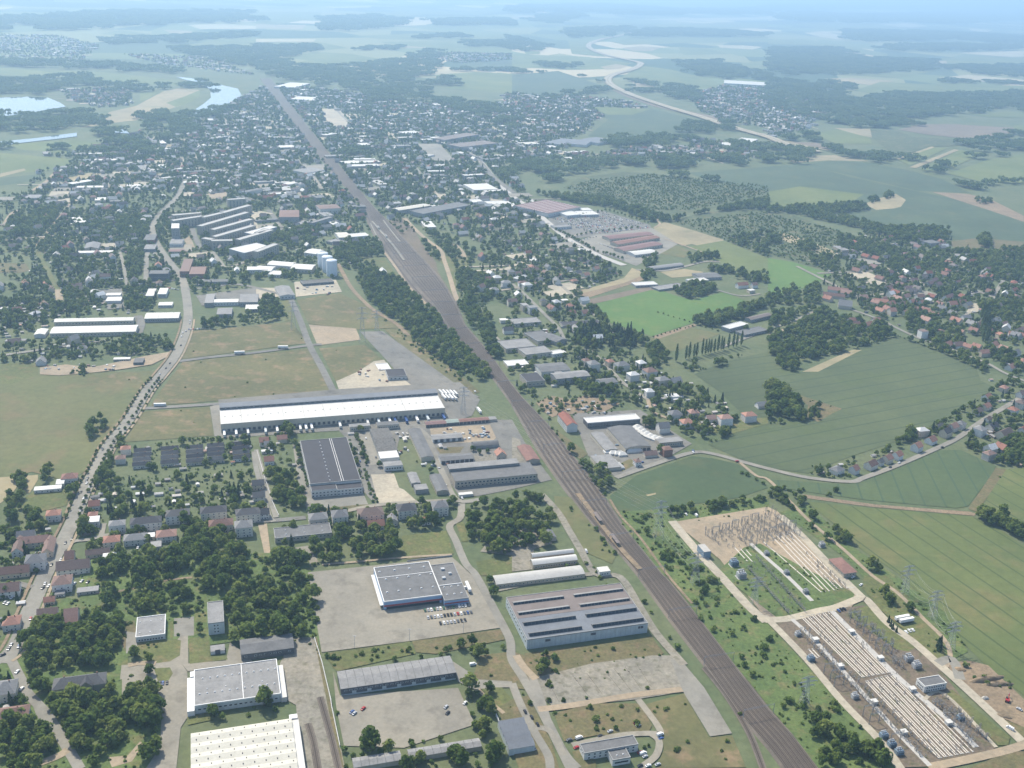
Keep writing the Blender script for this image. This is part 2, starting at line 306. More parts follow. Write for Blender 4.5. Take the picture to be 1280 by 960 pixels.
# low wooded uplands along the horizon
for hx, hy, hw, hd, hh in [(-21000, 44000, 26000, 9000, 300), (9000, 52000, 24000, 8000, 210), (38000, 56000, 22000, 8000, 170), (-6000, 24000, 9000, 3500, 80)]:
    b = MB(); n, k = 40, 8
    for j in range(k + 1):
        for i in range(n + 1):
            u, v = i / n * 2 - 1, j / k * 2 - 1
            z = hh * max(0, (1 - u * u)) * max(0, 1 - v * v) * (0.75 + 0.25 * math.sin(i * 0.9 + hx) * math.cos(i * 0.37)) - 2
            b.v.append((hx + u * hw, hy + v * hd, z))
    for j in range(k):
        for i in range(n): a = j * (n + 1) + i; b.f.append((a, a + 1, a + n + 2, a + n + 1)); b.m.append(0)
    kind(b.build('hill', 'terrain', smooth=True), 'structure')

NP = [0]
def patch(name, mat, pts, block=False, far=False):
    w = G(pts); NP[0] += 1; z = NP[0] * (0.02 if far else 0.003)
    b = MB(); b.poly([(p.x, p.y, z) for p in w]); o = b.build(name, mat); kind(o, 'structure')
    if o.data.polygons[0].normal.z < 0: o.data.flip_normals()
    PATCHES.append((w, None, z))
    if block: BLOCK.append((w, None))
    return o
def smooth_line(w, n=5):
    out = []
    for i in range(len(w) - 1):
        p0, p1, p2, p3 = w[max(i - 1, 0)], w[i], w[i + 1], w[min(i + 2, len(w) - 1)]
        for k in range(n):
            t = k / n; out.append(0.5 * ((2 * p1) + (p2 - p0) * t + (2 * p0 - 5 * p1 + 4 * p2 - p3) * t * t + (3 * p1 - p0 - 3 * p2 + p3) * t ** 3))
    return out + [w[-1]]
def offset_line(w, d):
    out = []
    for i, p in enumerate(w):
        a = (p - w[i - 1]).normalized() if i > 0 else None; c = (w[i + 1] - p).normalized() if i < len(w) - 1 else None
        t = ((a or c) + (c or a)).normalized(); out.append(Vector((p.x - t.y * d, p.y + t.x * d)))
    return out
def ribbon(b, w, half, z, m=0, off=0.0):
    L, Rr = offset_line(w, off + half), offset_line(w, off - half); n = len(b.v)
    for p, q in zip(L, Rr): b.v += [(p.x, p.y, z), (q.x, q.y, z)]
    for i in range(len(w) - 1): b.f.append((n + 2 * i + 1, n + 2 * i + 3, n + 2 * i + 2, n + 2 * i)); b.m.append(m)
def road(name, mat, pts, width, block=True, world=False):
    w = smooth_line(pts if world else G(pts)); NP[0] += 1; z = NP[0] * 0.003 + 0.02
    b = MB(); ribbon(b, w, width / 2, z); o = b.build(name, mat); kind(o, 'structure')
    PATCHES.append((w, width / 2, z))
    if block: BLOCK.append((w, width / 2 + 1.5))
    return w
def top_z(x, y):
    p = np.array([[x, y]]); best = 0.0
    for g, hw, z in PATCHES:
        if z > best and (pip([tuple(q) for q in g], p)[0] if hw is None else near_line([tuple(q) for q in g], hw, p)[0]): best = z
    return best

# far country first (top of the photograph), then nearer ground
for r_, rows in ((0, [
    ('field_green', '200,350 500,360 900,400 890,430 540,410 420,375'), ('field_green', '0,340 190,352 400,380 300,392 0,372'), ('field_pale', '940,125 1100,120 1280,130 1280,145 1000,145'),
    ('field_tan', '820,148 960,155 960,175 860,170'), ('field_green', '500,170 600,150 760,170 700,185'), ('field_green', '60,720 360,700 540,715 360,770 80,745'),
    ('field_green', '0,765 360,795 340,830 200,860 0,865'), ('field_dark', '0,890 200,870 190,900 0,930'), ('field_tan', '330,890 440,865 540,870 430,905 340,910'), ('field_tan', '0,868 120,842 130,852 0,886'),
    ('field_tan', '400,640 520,600 545,560 680,530 820,455 900,440 1000,450 990,490 900,530 800,560 700,600 600,610 500,625'), ('field_green', '700,460 800,455 730,500 700,505'), ('field_green', '830,515 930,480 1000,450 1000,480 960,510 880,535'),
    ('field_green', '1000,95 1140,90 1140,105 1010,105'), ('field_green', '930,225 1100,200 1280,190 1280,230 1000,238'), ('field_tan', '800,720 880,722 870,740 800,740'), ('field_pale', '1000,598 1075,588 1080,600 1005,612'), ('field_green', '70,600 170,605 150,620 90,620')]),):
    for m_, s_ in rows: patch('field', m_, T(0, 0, s_), True, True)
for m_, s_ in [
    ('field_green', '140,290 300,260 480,270 620,295 360,330 170,325 260,300'), ('field_green', '660,295 750,285 750,310 680,315'), ('field_green', '770,390 900,380 1000,400 950,440 1280,470 1280,370 1100,360 950,370'),
    ('field_green', '0,60 330,60 320,90 120,120 0,118'), ('field_tan', '0,122 250,125 230,148 0,140'), ('field_pale', '380,35 580,28 570,38 400,40'), ('field_pale', '0,195 300,195 290,208 0,210'),
    ('field_green', '570,75 800,42 1000,58 760,80'), ('field_green', '0,215 330,212 460,240 300,255 0,230'), ('field_green', '480,180 860,165 1000,180 1280,175 1280,190 1000,205 620,195'), ('field_tan', '700,228 960,218 990,240 760,240'),
    ('field_green', '620,210 1000,205 1280,195 1280,255 1000,250 700,225'), ('field_green', '1000,60 1280,35 1280,52 1100,75'), ('field_dark', '1000,320 1280,300 1280,360 1100,350'), ('field_tan', '320,580 420,570 470,640 400,640')]: patch('field', m_, T(1, 0, s_), True, True)
for m_, s_ in [
    ('field_green', '0,270 380,285 600,318 500,345 280,350 100,340 0,345'), ('field_dark', '0,375 230,355 440,425 270,470 180,490 0,460'), ('field_tan', '550,240 650,230 745,238 700,255 600,255'), ('field_tan', '440,335 520,320 580,330 540,345 470,348'),
    ('field_pale', '1025,225 1150,228 1255,235 1200,248 1040,238'), ('field_pale', '640,95 1000,90 1280,85 1280,98 1000,105 700,100'), ('field_green', '660,330 800,350 1000,400 1030,440 940,450 800,400 620,400 540,390 600,355'),
    ('field_dark', '400,540 700,545 880,590 910,680 640,700 380,680 480,600'), ('field_green', '390,535 560,540 690,548 600,575 480,575'), ('field_green', '60,255 140,258 140,272 70,272'), ('field_green', '280,205 380,198 400,250 470,285 300,270'), ('field_green', '460,200 640,195 860,190 1280,185 1280,210 900,215 560,225'),
    ('field_green', '200,130 560,120 600,140 260,150'), ('field_tan', '0,80 250,75 270,88 0,95'), ('field_green', '830,235 1000,245 1090,270 860,275'), ('field_green', '1120,320 1280,300 1280,345 1150,355'), ('field_brown', '500,450 560,460 700,520 1000,580 1060,610 1000,605 700,530 560,480'), ('field_tan', '600,405 700,415 710,440 610,440'), ('field_pale', '600,38 760,32 800,48 640,52'), ('field_green', '700,120 1280,112 1280,140 760,150')]: patch('field', m_, T(2, 0, s_), True, True)
for m_, s_ in [
    ('field_green', '640,795 820,740 900,740 710,830'), ('field_tan', '640,795 820,733 832,738 655,800'), ('field_tan', '705,838 930,748 955,752 740,842'), ('field_green', '760,850 955,752 1080,765 880,860'), ('field_green', '900,870 1100,800 1280,770 1280,920 1060,910'),
    ('field_brown', '650,650 760,622 930,622 1230,640 1190,692 960,692 800,675'), ('field_green', '210,670 340,650 500,660 520,720 340,720'), ('orchard', '345,648 640,652 720,685 960,700 940,730 800,735 650,790 560,720 510,680'), ('field_tan', '330,642 510,645 520,690 470,680'),
    ('field_green', '990,570 1280,557 1280,590 1100,585'), ('field_dark', '1000,490 1280,490 1280,520 1010,510'), ('field_tan', '280,395 420,390 630,405 540,430 460,420 300,415'), ('field_green', '430,455 560,410 750,420 1280,430 1280,460 860,460 820,485 700,470 600,480'),
    ('field_pale', '850,390 1000,375 1280,400 1280,415 1100,410 900,400'), ('field_green', '320,370 420,350 700,350 820,360 620,390'), ('field_pale', '940,265 1280,255 1280,290 1130,280'), ('field_pale', '180,165 280,155 390,185 370,200 260,185'),
    ('field_green', '0,200 180,195 400,230 600,270 590,290 420,260 200,225 0,220'), ('field_pale', '570,120 700,115 800,130 720,138 600,128'), ('field_pale', '0,80 110,75 125,95 0,105'), ('field_green', '860,290 1280,285 1280,330 900,325'), ('field_tan', '830,305 890,305 900,325 840,325'), ('field_green', '880,210 1120,205 1140,225 900,228'),
    ('field_green', '0,290 60,300 100,325 0,345'), ('field_green', '130,120 420,105 700,140 880,165 760,180 560,200 480,170 300,150'), ('field_tan', '0,705 60,700 330,745 300,755 120,725'), ('field_brown', '110,712 240,715 330,745 300,752'), ('field_green', '1230,630 1280,625 1280,665 1225,660'), ('field_pale', '1000,140 1120,150 1100,162 1010,152')]: patch('field', m_, T(3, 0, s_), True, True)
patch('lake', 'water', T(0, 0, '-400,500 0,490 150,485 240,490 300,515 330,535 240,550 100,575 0,585 -400,600'), True, True)
patch('river', 'water', T(0, 0, '880,385 950,392 1000,402 1060,415 1120,430 1190,445 1208,480 1180,505 1130,525 1060,555 1010,588 1000,590 960,560 1020,520 1055,490 1050,450 1010,415 930,402'), True, True)
patch('river', 'water', T(0, 0, '-300,740 190,692 270,680 385,666 385,684 280,698 200,706 -300,765'), True, True)
patch('dock', 'water', T(0, 0, '535,640 600,635 650,670 540,666'), True, True)
# middle distance
for nm, m_, pts, bl in [
    ('field', 'field_dark', X('860,216 1005,205 1065,222 1150,240 1220,255 1280,270 1400,290 1400,330 1280,300 1200,300 1130,290 1050,268 955,258 940,245'), 1),
    ('field', 'field_green', X('930,245 1000,233 1080,243 1050,262 955,258'), 1),
    ('field', 'field_dark', T(3, 0, '180,825 430,880 750,955 1010,965 880,900 700,850 500,815 300,805'), 1),
    ('field', 'field_tan', T(3, 0, '110,805 190,780 330,775 520,808 300,802 130,815'), 1),
    ('field', 'field_tan', T(3, 1, '480,60 560,30 640,10 690,40 660,80 540,90'), 1),
    ('field', 'field_dark', T(3, 1, '520,110 720,60 960,50 1100,100 1280,150 1280,245 1100,240 920,240 900,200 700,170 420,130'), 1),
    ('field', 'brown_grass', T(3, 1, '900,250 1050,230 1280,250 1280,290 1200,340 1080,280 940,290'), 1),
    ('field', 'dirt', T(3, 1, '820,0 1000,10 1120,40 1280,120 1280,150 1100,90 960,45'), 1),
    ('field', 'orchard', T(2, 0, '330,890 560,860 720,870 900,900 1100,920 1280,960 1280,990 800,1080 640,1060 400,990 260,940'), 0),
    ('field', 'orchard', T(2, 1, '800,150 950,100 1280,90 1280,330 1180,290 1060,240 900,190'), 0),
    ('field', 'orchard', T(3, 1, '0,100 110,110 300,180 600,260 560,300 300,330 320,400 0,310'), 0),
    ('field', 'field_tan', T(3, 1, '60,200 200,240 340,300 300,330 180,280 40,230'), 0),
    ('field', 'field_tan', T(2, 1, '700,190 760,150 900,190 1060,240 1000,290 900,260 850,270'), 1),
    ('field', 'field_green', T(2, 1, '880,275 1060,243 1280,333 1280,420 1120,400 1030,350 940,300'), 1),
    ('field', 'green_bright', T(3, 1, '0,330 120,350 320,410 240,460 60,520 0,540'), 1),
    ('field', 'dirt', T(2, 1, '300,500 560,440 640,420 660,440 380,530'), 1), ('field', 'field_tan', T(2, 1, '340,510 560,455 660,415 640,395 600,380 560,430 360,490'), 1),
    ('field', 'field_brown', T(2, 1, '350,545 690,470 725,490 395,562'), 1), ('field', 'green_bright', T(2, 1, '395,565 690,492 740,490 820,520 900,542 1060,500 1180,550 1160,580 920,650 700,722 600,690 480,650'), 1),
    ('sports_ground', 'meadow', T(2, 1, '690,735 900,680 1040,710 830,795 760,795'), 1), ('path', 'dirt', T(2, 1, '700,722 910,660 925,668 720,740'), 1),
    ('field', 'field_tan', T(2, 1, '740,400 860,385 960,400 920,420 800,430'), 1), ('field', 'meadow', T(2, 1, '720,290 830,268 900,300 860,330 740,310'), 0),
    ('car_park', 'asphalt', T(2, 1, '170,115 340,110 440,90 690,165 700,190 460,215 300,235 200,170'), 1), ('car_park', 'asphalt_pale', T(2, 1, '280,260 420,215 700,180 830,260 760,300 620,370 540,340'), 1),
    ('field', 'wheat', X('868,468 905,452 960,440 1010,466 1075,435 1122,419 1172,438 1220,460 1226,476 1243,484 1228,497 1185,522 1135,547 1060,572 1010,592 960,585 925,574 885,556 912,545 925,515 900,490'), 1),
    ('field', 'field_tan', T(3, 1, '170,900 420,790 470,790 250,900'), 1), ('field', 'brown_grass', T(3, 2, '140,50 370,125 320,150 250,190 190,170 200,110'), 1),
    ('field', 'wheat_dark', T(2, 2, '490,560 620,460 900,362 1000,372 1130,402 1240,480 1280,520 1130,570 780,620 720,640 560,660 500,600'), 1), ('field', 'field_tan', T(2, 2, '668,556 720,545 718,553 680,562'), 1),
    ('field', 'wheat_rows', T(3, 2, '-20,475 200,492 400,502 490,482 650,422 860,332 960,330 1140,410 1130,440 1000,612 940,622 500,582 200,542 60,520'), 1),
    ('field', 'barley', X('1007,627 1085,635 1170,642 1210,645 1225,650 1245,660 1280,683 1420,745 1420,960 1280,870 1230,830 1200,800 1170,760 1120,715 1080,690 1030,645'), 1),
    ('field', 'barley', T(3, 2, '1180,430 1280,420 1500,400 1500,830 1280,730 1160,680 1070,630 1110,540'), 1),
    ('bank', 'dirt', T(3, 2, '170,552 540,604 1010,640 1040,650 1030,660 500,614 190,572'), 0), ('bank', 'brown_grass', T(3, 2, '1140,420 1190,430 1060,620 1040,640 1000,625'), 0),
    ('verge', 'scrub_grass', T(2, 2, '540,640 780,625 1280,560 1290,640 900,690 790,690 960,960 780,960 700,900 560,740'), 0),
    ('verge', 'scrub_grass', X('800,655 835,650 958,778 1075,905 1130,965 1020,965 975,900 905,815 850,740'), 0),
    ('verge', 'scrub_grass', X('975,640 1010,630 1060,680 1120,720 1180,765 1210,815 1180,830 1120,770 1060,700'), 0),
    ('verge', 'meadow', T(2, 2, '210,560 300,570 420,720 520,860 500,900 360,840 220,640'), 0), ('verge', 'scrub_grass', T(2, 2, '200,220 300,340 440,540 500,640 780,960 700,960 400,600 180,330'), 0),
    ('meadow', 'meadow', X('0,470 50,468 195,464 190,480 175,500 150,535 118,583 85,602 40,590 0,600 -80,610 -80,470'), 1),
    ('meadow', 'meadow_dry', T(0, 1, '500,930 600,900 700,905 720,960 560,960 420,955'), 0), ('meadow', 'lawn', T(0, 1, '0,860 190,855 190,915 60,960 0,960'), 0), ('meadow', 'brown_grass', T(0, 1, '0,355 130,360 150,390 110,405 0,405'), 0),
    ('field', 'field_tan', T(0, 2, '-40,472 100,460 115,470 55,560 0,600 -40,610'), 1), ('field', 'field_tan', T(0, 2, '130,460 190,455 190,480 150,545 112,552'), 1), ('meadow', 'lawn', T(0, 2, '110,580 170,540 330,530 350,560 330,610 160,650 100,620'), 0),
    ('meadow', 'meadow_dry', X('232,415 358,403 364,402 386,429 228,449'), 1), ('meadow', 'meadow_dry', X('228,453 385,436 414,490 188,508 200,490'), 1), ('meadow', 'meadow_dry', X('179,515 262,509 267,545 155,553'), 1), ('meadow', 'meadow', X('352,377 364,374 366,400 357,402'), 0),
    ('meadow', 'meadow_dry', X('371,375 425,367 475,390 505,410 445,412 386,405'), 0), ('sand_lot', 'sand', X('386,406 445,411 451,425 397,432'), 1), ('meadow', 'meadow_dry', X('399,436 456,431 478,450 465,453 447,465 420,477'), 1),
    ('yard', 'asphalt', X('450,415 478,414 500,430 572,482 600,497 560,495 515,487 480,447'), 1), ('yard', 'sand_pale', X('467,452 480,450 492,465 520,486 425,491 420,477 447,465'), 1), ('verge', 'meadow_dry', X('480,412 505,410 560,455 600,490 590,495 572,482 500,430'), 0),
    ('yard', 'asphalt', X('273,500 420,487 575,478 600,500 590,520 560,530 276,548'), 1), ('yard', 'asphalt_pale', T(0, 2, '1050,115 1097,100 1112,262 1072,263'), 1),
    ('yard', 'sand_pale', T(1, 1, '190,450 400,440 430,500 200,525'), 1), ('yard', 'sand_pale', T(1, 1, '0,480 110,480 120,530 0,540'), 1), ('meadow', 'lawn', T(1, 1, '520,335 640,320 690,400 740,440 660,420 560,370'), 0),
    ('meadow', 'lawn', T(1, 1, '850,250 1000,330 1000,540 960,380 900,340 860,290'), 0), ('station_yard', 'gravel_brown', T(1, 1, '660,140 760,130 830,260 900,350 910,400 1010,560 980,560 860,400 720,220'), 0),
    ('yard', 'concrete', X('0,0 1,0 1,1'), 0) if False else ('meadow', 'meadow', T(1, 1, '1000,560 1040,430 960,330 1080,310 1060,460'), 0),
    # works district around the dark-roofed factory
    ('yard', 'asphalt', X('420,535 540,525 640,525 660,560 690,600 640,612 600,620 575,622 560,600 540,560 500,545 480,630 470,628 430,545'), 0),
    ('yard', 'asphalt_pale', X('366,556 378,552 392,622 452,612 462,635 385,642 372,600'), 1), ('yard', 'asphalt', X('443,545 465,540 478,580 490,610 466,628 452,612 430,548'), 0), ('yard', 'sand_pale', T(1, 2, '575,455 690,450 715,520 740,530 805,588 610,598'), 1), ('yard', 'asphalt_pale', T(1, 2, '500,250 575,245 620,400 560,410 530,360'), 1),
    ('yard', 'sand', T(1, 2, '870,220 1170,205 1200,270 1180,290 880,300'), 1), ('yard', 'concrete_old', T(1, 2, '1090,360 1180,350 1200,385 1100,395'), 1), ('meadow', 'brown_grass', T(1, 2, '900,320 1040,315 1020,345 920,350'), 0), ('meadow', 'brown_grass', T(1, 2, '270,630 520,605 690,600 500,625 380,640'), 0),
    ('meadow', 'lawn', T(1, 2, '730,760 950,735 990,850 760,880 720,840'), 1), ('yard', 'concrete_old', T(1, 2, '95,835 260,810 320,900 110,920'), 1), ('lane', 'sand', T(1, 2, '10,705 55,700 80,900 130,930 60,930'), 1), ('meadow', 'lawn', T(1, 2, '1000,700 1040,690 1060,790 1030,790'), 0), ('meadow', 'lawn', T(1, 2, '1100,890 1280,860 1280,960 1120,960'), 0),
    ('yard', 'concrete_old', X('620,665 680,655 690,680 640,695 600,690'), 0), ('yard', 'concrete_old', T(2, 2, '0,265 40,280 60,380 0,410'), 1), ('yard', 'concrete_old', T(2, 2, '0,830 110,830 100,930 0,940'), 0),
    ('yard', 'dirt', T(2, 2, '120,95 200,60 290,80 360,60 450,72 540,100 500,120 460,142 400,132 330,155 250,150 200,168 160,140'), 0), ('yard', 'asphalt', T(2, 2, '300,150 640,130 850,270 900,300 740,390 520,470 380,360'), 0), ('meadow', 'brown_grass', T(2, 2, '220,230 300,290 380,350 340,380 260,310'), 0), ('meadow', 'meadow_dry', T(2, 2, '540,400 590,375 630,400 550,440'), 0), ('meadow', 'lawn', T(2, 2, '900,190 1280,170 1280,200 1100,250 960,240'), 0),
    # foreground
    ('meadow', 'scrub_grass', X('100,700 385,690 400,800 400,815 310,800 100,830'), 0), ('meadow', 'scrub_grass', X('0,800 60,740 160,770 160,830 210,880 200,960 0,965'), 0),
    ('car_park', 'concrete_lot', X('385,716 462,708 565,697 572,703 590,720 605,748 627,785 512,802 402,816'), 1), ('verge', 'brown_grass', X('515,802 626,787 631,800 545,818 520,816'), 1), ('pond', 'pondwater', T(1, 3, '370,420 560,375 740,345 770,370 560,420 390,450'), 1) if False else ('verge', 'lawn', T(1, 3, '340,390 770,330 800,390 400,480'), 0),
    ('yard', 'concrete_lot', T(1, 3, '385,480 420,600 1010,562 1095,745 740,862 440,852 400,650'), 1), ('yard', 'concrete_old', X('365,798 392,797 415,880 432,965 377,965 370,882 352,872 350,830'), 1), ('verge', 'brown_grass', T(1, 3, '290,310 305,310 440,960 420,960'), 0),
    ('yard', 'concrete_lot', X('152,832 192,830 224,826 234,840 238,892 226,910 220,965 180,965 200,935 203,880 185,846 150,850'), 1), ('yard', 'asphalt_pale', T(0, 3, '870,215 970,205 970,300 935,302 870,305'), 1), ('yard', 'concrete_lot', T(0, 3, '905,300 940,300 942,440 1130,425 1150,335 1240,400 1270,440 940,480 900,430 790,460 780,440'), 1),
    ('lawn', 'lawn', T(0, 3, '690,330 880,318 905,325 900,400 850,430 770,440 690,400'), 1), ('lawn', 'lawn', T(0, 3, '945,315 1045,300 1050,350 1050,405 1130,400 1140,420 950,442'), 1), ('lawn', 'lawn', T(0, 3, '975,190 1030,180 1035,235 975,235'), 1), ('lawn', 'brown_grass', T(0, 3, '620,230 675,225 680,300 640,290 625,380 605,340'), 0), ('lawn', 'lawn', T(0, 3, '770,465 850,460 865,490 840,530 790,530'), 1), ('lawn', 'lawn', T(0, 3, '845,230 865,230 865,315 850,318'), 0),
    ('yard', 'concrete_lot', T(0, 3, '610,510 730,490 745,530 690,560 610,610'), 1), ('yard', 'sand', T(0, 3, '540,910 640,900 700,830 720,840 660,930 560,960'), 0), ('verge', 'lawn', T(0, 3, '935,710 1060,680 1070,720 940,748'), 0), ('yard', 'asphalt_pale', T(0, 3, '630,280 680,285 690,380 630,390'), 0),
    ('meadow', 'brown_grass', X('600,820 640,815 690,830 815,795 830,825 700,870 640,860 590,850'), 0), ('meadow', 'brown_grass', T(2, 3, '60,390 700,310 760,390 240,480 130,470'), 0),
    ('old_slab', 'concrete_old', T(2, 3, '120,510 400,440 700,400 820,400 860,580 620,620 210,660 130,590'), 1), ('old_slab', 'asphalt_pale', T(2, 3, '790,415 850,430 960,560 1100,790 990,805 860,590'), 1), ('meadow', 'brown_grass', T(2, 3, '210,690 400,640 640,640 700,750 680,790 420,800 260,830'), 1),
    ('meadow', 'meadow_dry', T(2, 3, '650,650 860,590 985,810 1100,800 1170,960 720,965 760,870 740,780'), 1), ('meadow', 'brown_grass', X('620,880 660,870 690,930 700,965 650,965'), 0), ('verge', 'lawn', T(1, 3, '1120,560 1220,550 1280,620 1210,660'), 0), ('meadow', 'brown_grass', T(1, 3, '1100,450 1180,390 1280,400 1280,520 1160,530'), 0), ('yard', 'asphalt_pale', T(1, 3, '985,430 1060,480 1110,520 1280,530 1280,560 1210,560 1090,570 1010,530'), 0), ('meadow', 'meadow_dry', T(2, 3, '300,880 360,870 420,930 420,965 330,965'), 0),
    # switchyard
    ('switchyard', 'sand', X('842,653 960,634 972,640 1040,705 1075,745 1060,765 985,772 960,778 900,700'), 1), ('switchyard', 'scrub_grass', X('900,712 930,685 950,680 1000,708 1068,742 1066,756 1040,764 1000,772 970,772 905,722'), 1),
    ('switchyard', 'gravel_brown', T(3, 3, '45,240 130,215 340,165 480,150 620,260 740,370 850,460 960,600 1140,860 1040,910 820,955 670,960 560,830 370,630 200,430'), 1), ('verge', 'lawn', T(3, 3, '400,180 500,150 740,360 700,380 640,370 500,270 420,210'), 1), ('verge', 'lawn', T(3, 3, '480,0 600,0 720,170 880,330 880,420 840,430 700,290 560,170 470,60'), 0),
    ('verge', 'lawn', T(3, 3, '890,590 920,570 1210,810 1200,850 1150,850'), 1), ('yard', 'dirt', T(3, 3, '890,440 1000,425 1100,450 1280,620 1280,760 1120,690 960,540'), 1), ('verge', 'brown_grass', T(3, 3, '1040,950 1200,880 1280,880 1280,965 1000,965'), 0), ('verge', 'brown_grass', T(3, 3, '1130,700 1280,760 1280,830'), 0)]:
    patch(nm, m_, pts, bool(bl))

